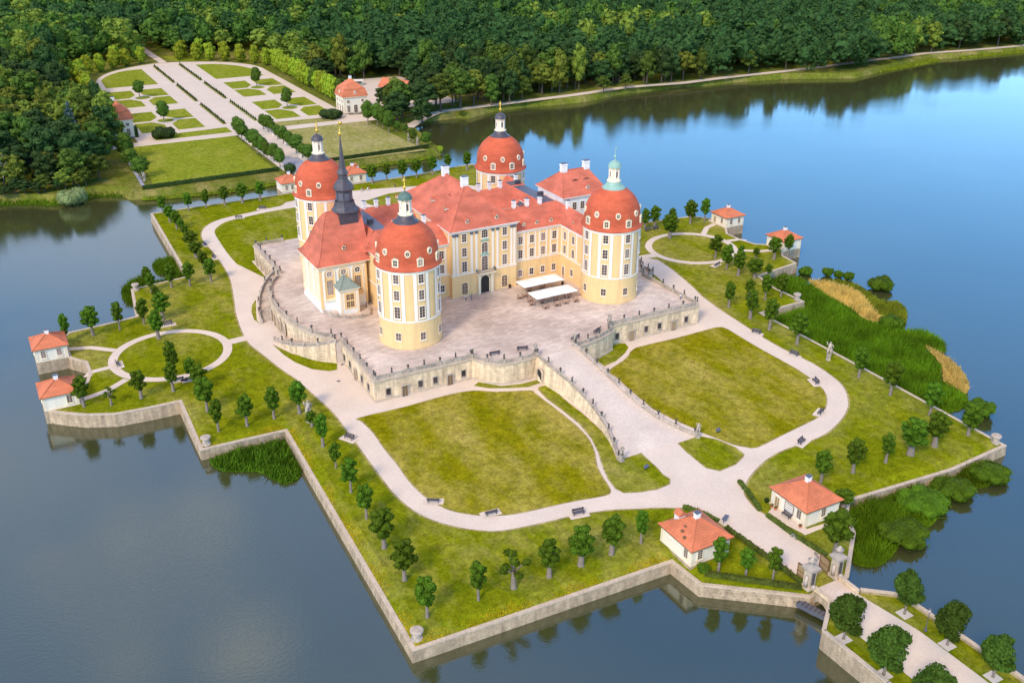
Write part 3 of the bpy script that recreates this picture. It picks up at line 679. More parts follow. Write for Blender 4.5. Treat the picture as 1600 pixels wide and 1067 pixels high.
# ------------------------------------------------------------------ causeway and bridge
CW = [(-5.9, -157), (-12, -161.6), (-11.7, -175), (-11.4, -240), (8.4, -240), (7.6, -183), (6.6, -161.4), (1.3, -157)]
MB().sheet(CW, GZ).build("causeway_ground", M["grass"])["kind"] = "structure"
MB().sheet([(-5.4, -157), (-5.6, -160.5), (-7.3, -164.2), (-7.3, -240), (3.0, -240), (2.6, -169), (1.6, -163), (0.6, -157)], ZP).build("causeway_road", M["gravel"])["kind"] = "structure"
mb = MB()
for side in (CW[:4], CW[4:]):
    L = side
    for a, b_ in zip(L, L[1:]):
        d = (Vector(b_) - Vector(a)); ln = d.length; d.normalize(); nn = Vector((d.y, -d.x))
        c = (Vector(a) + Vector(b_)) / 2 + nn * 0.1
        mb.obox(c, d, nn, ln / 2, 0.28, WZ - 0.6, GZ + 0.55, 0)
        mb.obox(c, d, nn, ln / 2 + .05, 0.36, GZ + 0.55, GZ + 0.72, 1)
tag(mb.build("causeway_wall", [M["quay"], M["coping"]]), "low stone wall along both sides of the tree lined causeway", "wall")
t = thing("stone_bridge", "short arched stone bridge between causeway and gate piers", "bridge", (-2.4, -154.9, GZ))
mb = MB()
for sx in (-1, 1):                                   # side wall with an arched opening
    xo = sx * 3.1
    pts = [(-2.25, WZ - GZ - .5), (-1.45, WZ - GZ - .5)] + [(-1.45 * math.cos(a), WZ - GZ + .9 + 1.15 * math.sin(a)) for a in np.linspace(0, PI, 11)] + [(1.45, WZ - GZ - .5), (2.25, WZ - GZ - .5), (2.25, 0), (-2.25, 0)]
    k = len(pts)
    vs = [(xo - .3, y, z) for y, z in pts] + [(xo + .3, y, z) for y, z in pts]
    mb.add(vs, [list(range(k))[::-1], list(range(k, 2 * k))] + [(i, (i + 1) % k, k + (i + 1) % k, k + i) for i in range(k)], 0)
vs = []; fs = []
for j, x in enumerate((-2.8, 2.8)):
    vs += [(x, -1.45 * math.cos(a), WZ - GZ + .9 + 1.15 * math.sin(a)) for a in np.linspace(0, PI, 11)]
mb.add(vs, [(i, i + 1, 12 + i, 11 + i) for i in range(10)], 0)
mb.build("arch", [M["quay"]], t)
MB().box(-2.75, 2.75, -2.3, 2.4, -0.1, 0.035).build("deck", M["setts"], t)
for sx in (-1, 1):
    MB().box(sx * 3.05 - .22, sx * 3.05 + .22, -2.2, 2.2, 0.002, 0.75, 0).box(sx * 3.05 - .3, sx * 3.05 + .3, -2.25, 2.25, 0.75, 0.9, 1).build("parapet", [M["stone"], M["coping"]], t)
t = thing("sluice_channel", "grey metal sluice trough lying beside the bridge arch", "sluice", (-7.3, -155.2, WZ + 1.2), math.radians(-72))
MB().box(-3.4, 3.4, -.7, .7, -.5, .3).build("trough", M["lead"], t)
mb = MB()
for i in range(9): mb.box(-3.2 + i * .8, -3.12 + i * .8, -.74, .74, .3, .36)
mb.build("ribs", M["iron"], t)

# ------------------------------------------------------------------ garden beyond the moat
ZG, ZGL = GZ - 0.02, GZ + 0.005
arc = smooth_line([(-53, 243), (-51, 300), (-50, 360), (-50, 385), (-46, 407), (-35, 427), (-16, 441), (0, 445), (17, 441), (36, 430), (47, 416), (52, 402), (52.5, 385), (53, 353), (53.5, 300), (54.5, 243)], 3)
MB().sheet(arc + [(68, 240), (68, 226), (8.5, 226), (7.5, 156), (7.5, 149), (-7.5, 149), (-7.5, 156), (-8.5, 226), (-70, 226), (-70, 232), (-53, 234)], ZG).build("garden_gravel", M["gravel_g"])["kind"] = "structure"
for s in (-1, 1):
    gm = M["grass_g"] if s < 0 else M["grass_t"]
    MB().sheet([(s * 10, 226), (s * 10, 158.5), (s * 60, 158.5), (s * 57, 226.3)], ZGL).build("garden_lawn", gm)["kind"] = "structure"
    MB().sheet([(s * 9, 234), (s * 9, 245.5), (s * 38, 243.5), (s * 45, 243), (s * 45, 234)], ZGL).build("garden_lawn", gm)["kind"] = "structure"
    MB().sheet([(s * 17, 373), (s * 46.5, 373)] + smooth_line([(s * 45.5, 399), (s * 41, 411), (s * 33, 422), (s * 26, 426.5), (s * 17, 428)], 3), ZGL).build("garden_lawn", M["grass_g"])["kind"] = "structure"
    for cy in (274.5, 336.5):                        # four quarter beds round a tree circle
        for qx in (0, 1):
            for qy in (0, 1):
                x0, x1 = (18, 31) if qx == 0 else (35, 48)
                y0, y1 = (cy - 23.5, cy - 1.6) if qy == 0 else (cy + 1.6, cy + 23.5)
                yi, yo = (y1, y0) if qy == 0 else (y0, y1)          # the side that faces the circle
                xi, xo = (x1, x0) if qx == 0 else (x0, x1)
                cut = 5.0 if qy == 1 else 5.0
                sg = 1 if qy == 0 else -1; sx = 1 if qx == 0 else -1
                P = [(xo, yo), (xi, yo), (xi, yi - sg * 7.5), (xi - sx * 4.5, yi), (xo, yi)]
                MB().sheet([(s * a, b_) for a, b_ in P], ZGL).build("garden_bed", M["grass_g"])["kind"] = "structure"
        mb = MB(); mb.lathe([(0.01, ZGL), (4.0, ZGL)], s * 32.4, cy, 24); mb.build("tree_circle", M["grass_g"])["kind"] = "structure"
    for y0, y1 in ((252, 305), (313, 365), (372, 434)):
        MB().sheet([(s * 6.9, y0), (s * 9.1, y0), (s * 9.1, y1), (s * 6.9, y1)], ZGL).build("topiary_bed", M["grass_t"])["kind"] = "structure"
# straight forest ride beyond the garden, wall path, lakeside path, drive over the moat
mb = MB(); ribbon(mb, [(0, 444), (-1, 480), (-2, 540)], 5, ZG); mb.build("forest_ride", M["gravel_g"])["kind"] = "structure"
MB().sheet([(8, 446), (30, 440), (30, 462), (4, 472)], ZG - .01).build("ride_grass", M["grass_g"])["kind"] = "structure"
mb = MB(); ribbon(mb, [(-61.8, 226), (-64, 158)], 1.4, ZGL); mb.build("wall_path", M["asphalt"])["kind"] = "structure"
mb = MB(); ribbon(mb, [(x, y + 1.5) for x, y in smooth_line(LAKEPATH, 3)] + [(760, 245), (1000, 280)], 5.5, ZG); mb.build("lakeside_path", M["gravel_g"])["kind"] = "structure"
MB().sheet([(-4.6, 123), (4.6, 123), (4.6, 174), (1, 176), (-4.6, 173)], ZGL + .02).build("drive", M["asphalt"])["kind"] = "structure"
MB().sheet([(66, 246), (120, 246), (120, 330), (70, 335)], ZG + .005).build("cottage_yard", M["gravel_g"])["kind"] = "structure"
t = thing("moat_bridge", "low stone bridge over the moat behind the left rear tower", "bridge", (0, 136, GZ))
MB().box(-5, 5, -13.2, 13.4, -1.0, -0.02).build("deck", M["stone"], t)
for sx in (-1, 1):
    MB().box(sx * 5 - .2, sx * 5 + .2, -13, 13, -.02, .9).build("parapet", M["stone"], t)
    MB().box(sx * 4 - .4, sx * 4 + .4, -3, 3, -4, -1.0).build("pier", M["stone"], t)
# ------------------------------------------------------------------ castle
castle = thing("castle", "yellow and white baroque castle with red roofs and four round domed towers", "castle")


def window_mesh(w, h, arch=False, cols=2, rows=3, frame="white2", dark="glass", bars="mullion"):
    """faces -Y; origin at the window's centre: stone surround, sunken dark panes, bars"""
    mb = MB(); f = 0.16
    top = [(w / 2 * math.cos(a), h / 2 - w / 2 * 0.55 + w / 2 * 0.55 * math.sin(a)) for a in np.linspace(0, PI, 9)] if arch else [(w / 2, h / 2), (-w / 2, h / 2)]
    inner = [(-w / 2, -h / 2), (w / 2, -h / 2)] + top
    k = len(inner)
    outer = [(x * (w + 2 * f) / w, z * (h + 2 * f) / h) for x, z in inner]
    vs = [(x, -.03, z) for x, z in inner]
    mb.add(vs, [list(range(k))], 1)
    vs = [(x, -.03, z) for x, z in inner] + [(x, -.13, z) for x, z in inner] + [(x, -.13, z) for x, z in outer] + [(x, 0.0, z) for x, z in outer]
    fs = []
    for r in range(3): fs += [(r * k + i, r * k + (i + 1) % k, (r + 1) * k + (i + 1) % k, (r + 1) * k + i) for i in range(k)]
    mb.add(vs, fs, 0)
    b = 0.055; hz = h / 2 - (w * 0.1 if arch else 0)
    for i in range(1, cols): x = -w / 2 + w * i / cols; mb.box(x - b, x + b, -.075, -.032, -h / 2, hz, 2)
    for i in range(1, rows): z = -h / 2 + h * i / rows; mb.box(-w / 2, w / 2, -.07, -.033, z - b, z + b, 2)
    mb.box(-w / 2 - .25, w / 2 + .25, -.26, 0, -h / 2 - f - .14, -h / 2 - f, 0)
    return mb.mesh("window", [M[frame], M[dark], M[bars]])


def door_mesh(w, h, mat="wood", arch=True, frame="white2"):
    """faces -Y; origin at the foot"""
    mb = MB(); f = 0.22
    top = [(w / 2 * math.cos(a), h - w / 2 + w / 2 * math.sin(a)) for a in np.linspace(0, PI, 11)] if arch else [(w / 2, h), (-w / 2, h)]
    inner = [(-w / 2, 0.02), (w / 2, 0.02)] + top; k = len(inner)
    outer = [(x * (w + 2 * f) / w, z if z < .1 else z * (h + f) / h) for x, z in inner]
    mb.add([(x, -.035, z) for x, z in inner], [list(range(k))], 1)
    vs = [(x, -.035, z) for x, z in inner] + [(x, -.16, z) for x, z in inner] + [(x, -.16, z) for x, z in outer] + [(x, 0, z) for x, z in outer]
    fs = []
    for r in range(3): fs += [(r * k + i, r * k + (i + 1) % k, (r + 1) * k + (i + 1) % k, (r + 1) * k + i) for i in range(k)]
    mb.add(vs, fs, 0)
    if mat != "dark":
        mb.box(-.04, .04, -.08, -.037, .05, h - .1, 0)
        for s in (-1, 1):
            for z0, z1 in ((.3, h * .38), (h * .45, h * .8)): mb.box(s * w / 4 - w * .15, s * w / 4 + w * .15, -.07, -.038, z0, z1, 1)
    return mb.mesh("door", [M[frame], M[mat]])


WIN = {"a": window_mesh(1.35, 2.3), "b": window_mesh(1.35, 2.5), "c": window_mesh(1.45, 3.0, rows=4), "d": window_mesh(1.3, 2.0, rows=2),
       "g": window_mesh(1.35, 2.0, rows=2, frame="cream"), "big": window_mesh(1.9, 3.6, True, 2, 4), "tall": window_mesh(1.7, 4.2, False, 3, 7, "yellow"),
       "fan": window_mesh(1.9, 2.3, True, 3, 3), "fdoor": window_mesh(1.9, 4.2, True, 2, 5)}


def on_wall(name, me, parent, x, y, z, face):
    """face: direction the wall looks to, degrees clockwise from -Y (0 = front, 90 = -X, -90 = +X, 180 = back)"""
    return put(name, me, parent, (x, y, z), -math.radians(face))


# ---- round towers
DOME = [(8.55, 21.05), (8.62, 21.2), (8.5, 21.4), (8.1, 21.95), (7.85, 22.6), (7.76, 23.4), (7.72, 24.3), (7.62, 25.3), (7.35, 26.5), (6.9, 27.6), (6.25, 28.7), (5.4, 29.7), (4.4, 30.6), (3.05, 31.45)]


def dormer_meshes():
    out = {}
    mb = MB()                                                     # arched lucarne of the domes, faces -Y, origin on the roof
    k = 7; arc_ = [(.62 * math.cos(a), 1.55 + .42 * math.sin(a)) for a in np.linspace(0, PI, k)]
    prof = [(-.62, 0), (.62, 0)] + arc_; n_ = len(prof)
    vs = [(x, 0, z) for x, z in prof] + [(x, 1.6, z) for x, z in prof]
    mb.add(vs, [list(range(n_))] + [(i, n_ + i, n_ + (i + 1) % n_, (i + 1) % n_) for i in range(n_)], 0)
    mb.box(-.85, .85, -.1, .25, -.12, .12, 0); mb.box(-.85, -.6, -.1, .25, .1, 1.6, 0); mb.box(.6, .85, -.1, .25, .1, 1.6, 0)
    cap = [(.92 * math.cos(a), 1.62 + .52 * math.sin(a)) for a in np.linspace(0, PI, k)]
    vs = [(x, -.16, z) for x, z in cap] + [(x, 1.4, z) for x, z in cap] + [(x * .7, -.16, 1.55 + (z - 1.62) * .7) for x, z in cap]
    mb.add(vs, [(i, i + 1, k + i + 1, k + i) for i in range(k - 1)] + [(2 * k + i, 2 * k + i + 1, i + 1, i) for i in range(k - 1)], 0)
    mb.box(-.48, .48, -.04, .02, .22, 1.62, 1); mb.box(-.04, .04, -.07, -.03, .22, 1.62, 0); mb.box(-.48, .48, -.065, -.03, .9, .98, 0)
    mb.box(-.14, .14, -.1, .1, 2.14, 2.42, 2)
    out["lucarne"] = mb.mesh("dormer", [M["cream"], M["glass"], M["copper"]])
    mb = MB()                                                     # round ox-eye
    for r0, r1, y0, y1, m in ((.72, .72, 1.3, -.12, 0), (.72, .46, -.12, -.12, 0), (.46, .46, -.12, -.02, 0)):
        vs = [(r0 * math.cos(a), y0, 1.2 * r0 * math.sin(a)) for a in np.linspace(0, 2 * PI, 17)[:-1]] + [(r1 * math.cos(a), y1, 1.2 * r1 * math.sin(a)) for a in np.linspace(0, 2 * PI, 17)[:-1]]
        mb.add(vs, [(i, (i + 1) % 16, 16 + (i + 1) % 16, 16 + i) for i in range(16)], m)
    mb.add([(.46 * math.cos(a), -.02, .55 * math.sin(a)) for a in np.linspace(0, 2 * PI, 17)[:-1]], [list(range(16))], 1)
    mb.box(-.03, .03, -.06, -.021, -.5, .5, 0); mb.box(-.42, .42, -.06, -.021, -.03, .03, 0)
    out["oxeye"] = mb.mesh("oxeye", [M["cream"], M["glass"]])
    mb = MB()                                                     # little gabled roof dormer
    mb.add([(-.5, 0, 0), (.5, 0, 0), (.5, 0, .85), (0, 0, 1.35), (-.5, 0, .85), (-.5, 2.0, 0.4), (.5, 2.0, .4), (.5, 2, .85), (0, 2.6, 1.35), (-.5, 2, .85)],
           [(0, 1, 2, 3, 4), (0, 4, 9, 5), (1, 6, 7, 2)], 0)
    mb.add([(-.72, -.15, .72), (0, -.15, 1.47), (.72, -.15, .72), (-.72, 2.0, .72), (0, 3.0, 1.47), (.72, 2.0, .72)], [(0, 1, 4, 3), (1, 2, 5, 4)], 2)
    mb.box(-.3, .3, -.03, .02, .15, .85, 1); mb.box(-.025, .025, -.05, -.02, .15, .85, 0)
    out["gable"] = mb.mesh("dormer", [M["cream"], M["glass"], M["roof"]])
    mb = MB()                                                     # eyebrow
    k = 9; a_ = [(1.3 * (2 * i / (k - 1) - 1), .5 * math.sin(PI * i / (k - 1))) for i in range(k)]
    mb.add([(x, 0, z) for x, z in a_] + [(x, 2.2, z * .9 + .12) for x, z in a_], [(i, i + 1, k + i + 1, k + i) for i in range(k - 1)], 1)
    mb.add([(x * .9, .05, z * .9) for x, z in a_], [list(range(k))], 0)
    out["eyebrow"] = mb.mesh("eyebrow_dormer", [M["glass"], M["roof"]])
    return out


DORM = dormer_meshes()


def dome_r(z):
    for (r0, z0), (r1, z1) in zip(DOME[1:], DOME[2:]):
        if z0 <= z <= z1: return r0 + (r1 - r0) * (z - z0) / (z1 - z0)
    return 8


def tower(x, y, cols, copper, cross=True, lean=0):
    mb = MB()
    mb.lathe([(8.12, 0), (8.12, .7), (8.0, .75), (8.0, 7.35)], 0, 0, 64, 0)
    mb.lathe([(8.0, 7.35), (8.14, 7.4), (8.14, 7.75), (8.02, 7.8)], 0, 0, 64, 1)
    mb.lathe([(7.97, 7.8), (7.97, 20.4)], 0, 0, 64, 0)
    mb.lathe([(8.02, 20.2), (8.12, 20.3), (8.12, 20.55), (8.3, 20.7), (8.3, 20.9), (8.5, 21.02)], 0, 0, 64, 1)
    for k in range(8):                                            # a white strip either side of every window column
        for off in (-11.5, 11.5):
            a = math.radians(-90 - k * 45 + off); hw = math.radians(3.1)
            mb.lathe([(8.0, 7.8), (8.11, 7.8), (8.11, 20.25), (8.0, 20.25)], 0, 0, 3, 1, a - hw, a + hw)
    tw = mb.build("tower", [M["yellow"], M["white2"]], castle, loc=(x, y, 0))
    dm = MB().lathe(DOME, 0, 0, 64, 0).build("dome", M["roof_dome"], tw, True)
    # slate or copper skirt, lantern with arched openings, cap and gilded finial
    sm = M["copper"] if copper else M["slate"]
    mb = MB(); mb.lathe([(3.25, 31.3), (3.3, 31.42), (2.75, 31.75), (2.2, 32.3), (1.85, 33.0), (1.75, 33.2)], 0, 0, 32, 0)
    mb.build("lantern_skirt", sm, tw, True)
    mb = MB(); r8 = PI / 8
    mb.lathe([(1.95, 33.15), (2.0, 33.45), (1.75, 33.6), (1.38, 33.9), (1.32, 36.6), (1.6, 36.75), (1.75, 36.95), (1.75, 37.1)], 0, 0, 8, 0, rot=r8)
    for k in range(8):
        a = k * PI / 4; ux = (-math.sin(a), math.cos(a)); uy = (math.cos(a), math.sin(a))
        if k % 2 == 0: mb.obox((1.24 * math.cos(a), 1.24 * math.sin(a)), ux, uy, .26, .05, 34.4, 36.0, 1)
        b = a + r8; mb.obox((1.42 * math.cos(b), 1.42 * math.sin(b)), (-math.sin(b), math.cos(b)), (math.cos(b), math.sin(b)), .16, .12, 33.9, 36.7, 2)
    mb.build("lantern", [M["cream"], M["glass"], M["white2"]], tw)
    MB().lathe([(1.85, 37.08), (1.8, 37.25), (1.7, 37.7), (1.45, 38.2), (.95, 38.6), (.35, 38.85), (.2, 39.1)], 0, 0, 16, 0, cap=True).build("lantern_cap", M["copper"] if copper else M["oldcopper"] if cross == 2 else M["slate"], tw, True)
    mb = MB(); mb.lathe([(.16, 39.0), (.12, 39.5), (.34, 39.75), (.40, 40.0), (.3, 40.25), (.08, 40.4), (.07, 42.4), (.01, 42.5)], 0, 0, 12, 0)
    if cross:
        mb.box(-.09, .09, -.06, .06, 40.5, 42.7, 0); mb.box(-.62, .62, -.06, .06, 41.5, 41.72, 0); mb.box(-.36, .36, -.06, .06, 42.0, 42.18, 0)
    else:
        mb.lathe([(.05, 41.2), (.22, 41.4), (.05, 41.6)], 0, 0, 8, 0); mb.box(-.02, .5, -.03, .03, 42.0, 42.4, 0)
    fin = mb.build("finial", M["gold"] if cross else M["copper"], tw, True); fin.rotation_euler.z = math.radians(-25)
    for c in cols:                                                # degrees clockwise from the front
        a = math.radians(c); dxy = (-math.sin(a), -math.cos(a))
        for key, z in (("g", 3.5), ("c", 10.1), ("b", 14.7), ("a", 19.0)):
            r = 8.03 if z < 7 else 8.0
            put("window", WIN[key], tw, (dxy[0] * r, dxy[1] * r, z), -a)
        r = dome_r(22.6)
        put("dormer", DORM["lucarne"], tw, (dxy[0] * (r + .18), dxy[1] * (r + .18), 22.25), -a)
    for k in range(8):
        c = 22.5 + k * 45 - 180
        if any(abs((c - q + 180) % 360 - 180) < 24 for q in cols):
            a = math.radians(c); r = dome_r(25.4)
            put("oxeye", DORM["oxeye"], tw, (-math.sin(a) * (r + .12), -math.cos(a) * (r + .12), 25.5), -a)
    return tw


TX, TY = 30.81, 32.79
tower(-TX, -TY, (90, 45, 0, -45), False, 2)
tower(TX, -TY, (90, 45, 0, -45), True, 0)
tower(-TX, TY, (90, 135, 45), False, 1)
tower(TX, TY, (45, 0, -45), False, 1)


# ---- roofs
def hip_roof(mb, x0, x1, y0, y1, z0, zr, rx0, rx1, ry0, ry1, f=None, steps=1, m=0):
    """rings from the eaves rectangle to the ridge; f bends the slope"""
    f = f or (lambda t: t); rings = []
    for j in range(steps + 1):
        t = j / steps; z = z0 + (zr - z0) * f(t); L = lambda a, b: a + (b - a) * t
        rings.append([(L(x0, rx0), L(y0, ry0), z), (L(x1, rx1), L(y0, ry0), z), (L(x1, rx1), L(y1, ry1), z), (L(x0, rx0), L(y1, ry1), z)])
    vs = [p for r in rings for p in r]; fs = []
    for j in range(steps):
        for i in range(4): fs.append((4 * j + i, 4 * j + (i + 1) % 4, 4 * j + 4 + (i + 1) % 4, 4 * j + 4 + i))
    if abs(rx0 - rx1) > .01 and abs(ry0 - ry1) > .01: fs.append((4 * steps, 4 * steps + 1, 4 * steps + 2, 4 * steps + 3))
    mb.add(vs, fs, m)
    for i in range(4):                                            # ridge and hip tiles
        pth = [r[i] for r in rings]
        mb.tube([(p[0], p[1], p[2] + .04) for p in pth], .13, 5, m)
    if abs(rx0 - rx1) + abs(ry0 - ry1) > .1: mb.tube([((rx0, ry0, zr + .05)), (rx1, ry1, zr + .05)], .14, 5, m)
    e = .22                                                       # eaves board under the roof edge
    mb.add([(x0, y0, z0), (x1, y0, z0), (x1, y1, z0), (x0, y1, z0), (x0, y0, z0 - e), (x1, y0, z0 - e), (x1, y1, z0 - e), (x0, y1, z0 - e)],
           [(0, 4, 5, 1), (1, 5, 6, 2), (2, 6, 7, 3), (3, 7, 4, 0), (4, 7, 6, 5)], 1)
    return mb


sprocket = lambda t: (t * 0.78 if t < .15 else .117 + (t - .15) * (1 - .117) / .85)


def chimney(parent, x, y, z0, h=2.2, w=.62, d=.5):
    mb = MB(); mb.box(-w, w, -d, d, -1.2, h, 0); mb.box(-w - .14, w + .14, -d - .14, d + .14, h, h + .22, 0)
    mb.box(-w + .08, w - .08, -d + .08, d - .08, h + .22, h + .5, 0); mb.box(-w - .05, w + .05, -d - .05, d + .05, h + .5, h + .62, 1)
    mb.box(-w - .1, w + .1, -d - .1, d + .1, .35, .5, 0)
    return mb.build("chimney", [M["white"], M["lead"]], parent, loc=(x, y, z0))


def wall_block(name, x0, x1, y0, y1, z1, lower="yellow", upper="yellow", band=6.7):
    mb = MB(); mb.box(x0, x1, y0, y1, 0, band, 0); mb.box(x0 - .05, x1 + .05, y0 - .05, y1 + .05, 0, .6, 0)
    mb.box(x0 - .003, x1 + .003, y0 - .003, y1 + .003, band, z1, 1)
    mb.box(x0 - .12, x1 + .12, y0 - .12, y1 + .12, band - .2, band + .18, 2)
    mb.box(x0 - .2, x1 + .2, y0 - .2, y1 + .2, z1 - .9, z1 - .5, 2); mb.box(x0 - .38, x1 + .38, y0 - .38, y1 + .38, z1 - .5, z1 - .22, 2)
    return mb.build(name, [M[lower], M[upper], M["white2"]], castle)


def pilaster(parent, x, y, z0, z1, w, face, capital=False, proud=.1):
    mb = MB(); mb.box(-w / 2, w / 2, -proud, 0, z0, z1, 0)
    mb.box(-w / 2 - .1, w / 2 + .1, -proud - .08, 0, z0, z0 + .45, 0)
    if capital: mb.box(-w / 2 - .12, w / 2 + .12, -proud - .14, 0, z1 - .75, z1, 1); mb.lathe([(.16, z1 - .72), (.3, z1 - .4), (.2, z1 - .1)], 0, -proud - .12, 8, 1)
    return on_wall("pilaster", mb.mesh("pilaster", [M["white2"], M["lead"]]), parent, x, y, 0, face)


# ---- main hall
hall = wall_block("main_hall", -10.3, 10.3, -15.2, 22, 19.8)
mb = MB(); hip_roof(mb, -11.0, 11.0, -15.95, 22.7, 19.8, 28.7, 0, 0, -3.0, 9.8, sprocket, 8)
hr = mb.build("roof", [M["roof"], M["white2"]], hall)
chimney(hr, 0, -2.9, 28.6, 1.9, .95, .7); chimney(hr, 0, 9.8, 28.6, 1.9, .95, .7)
for x in (-6.4, 6.4):
    on_wall("window", WIN["a"], hall, x, -15.2, 17.4, 0); on_wall("window", WIN["b"], hall, x, -15.2, 13.2, 0); on_wall("window", WIN["c"], hall, x, -15.2, 8.9, 0)
    on_wall("window", window_mesh(1.8, 3.9, True, 2, 4, "cream", "wood"), hall, x, -15.2, 2.1, 0)
on_wall("arched_window", WIN["fan"], hall, 0, -15.2, 17.7, 0); on_wall("arched_window", WIN["big"], hall, 0, -15.2, 13.3, 0); on_wall("balcony_door", WIN["fdoor"], hall, 0, -15.2, 8.9, 0)
for x in (-9.6, -8.6, -4.1, -2.6, 2.6, 4.1, 8.6, 9.6): pilaster(hall, x, -15.2, 6.9, 18.9, .62, 0, True)
for x, y, f in ((-10.3, -13.6, 90), (10.3, -13.6, -90)): pilaster(hall, x, y, 16.2, 18.9, .6, f)
on_wall("portal", door_mesh(2.7, 5.2, "dark", True, "cream"), hall, 0, -15.25, 0, 0)
mb = MB(); mb.box(-2.4, -1.65, -.75, 0, 0, 5.7); mb.box(1.65, 2.4, -.75, 0, 0, 5.7); mb.box(-2.9, 2.9, -1.0, 0, 5.7, 6.2)
mb.build("portal_surround", M["cream"], hall, loc=(0, -15.25, 0))
mb = MB(); mb.box(-2.9, 2.9, -1.7, 0, 6.3, 6.55, 0)
for sx in (-2.3, 2.3): mb.add([(sx - .25, 0, 5.2), (sx + .25, 0, 5.2), (sx + .25, -1.3, 6.29), (sx - .25, -1.3, 6.29), (sx - .25, 0, 6.29), (sx + .25, 0, 6.29)], [(0, 3, 2, 1), (0, 4, 3), (1, 2, 5)], 0)
mb.box(-2.85, 2.85, -1.62, -1.56, 7.5, 7.6, 1); mb.box(-2.85, -2.79, -1.62, 0, 7.5, 7.6, 1); mb.box(2.79, 2.85, -1.62, 0, 7.5, 7.6, 1)
for i in range(25): x = -2.82 + i * .235; mb.box(x - .03, x + .03, -1.62, -1.57, 6.55, 7.5, 1)
for s in (-1, 1):
    for i in range(6): y = -1.4 + i * .25; mb.box(s * 2.82 - .025, s * 2.82 + .025, y - .03, y + .03, 6.55, 7.5, 1)
mb.build("balcony", [M["cream"], M["iron"]], hall, loc=(0, -15.22, 0))
for z, w in ((11.35, 1.5), (15.6, 1.3)):                         # carved panel over the middle windows
    MB().box(-w, w, -.3, 0, z, z + .22).box(-w * .5, w * .5, -.22, 0, z + .22, z + .75).lathe([(w * .35, z + .3), (w * .2, z + .75), (.05, z + 1.0)], 0, -.12, 8).build("window_pediment", M["copper"], hall, loc=(0, -15.2, 0))
for x, z in ((-4.6, 21.1), (4.6, 21.1)): on_wall("dormer", DORM["gable"], hr, x, -13.9, z - .15, 0)
for y in (-5.5, 3.5): on_wall("dormer", DORM["gable"], hr, -7.6, y, 22.9, 90)
for y, z in ((-1.0, 25.3), (8.0, 25.0)): on_wall("eyebrow_dormer", DORM["eyebrow"], hr, -3.9, y, z, 90)
on_wall("eyebrow_dormer", DORM["eyebrow"], hr, 5.0, -3.0, 24.6, -90)

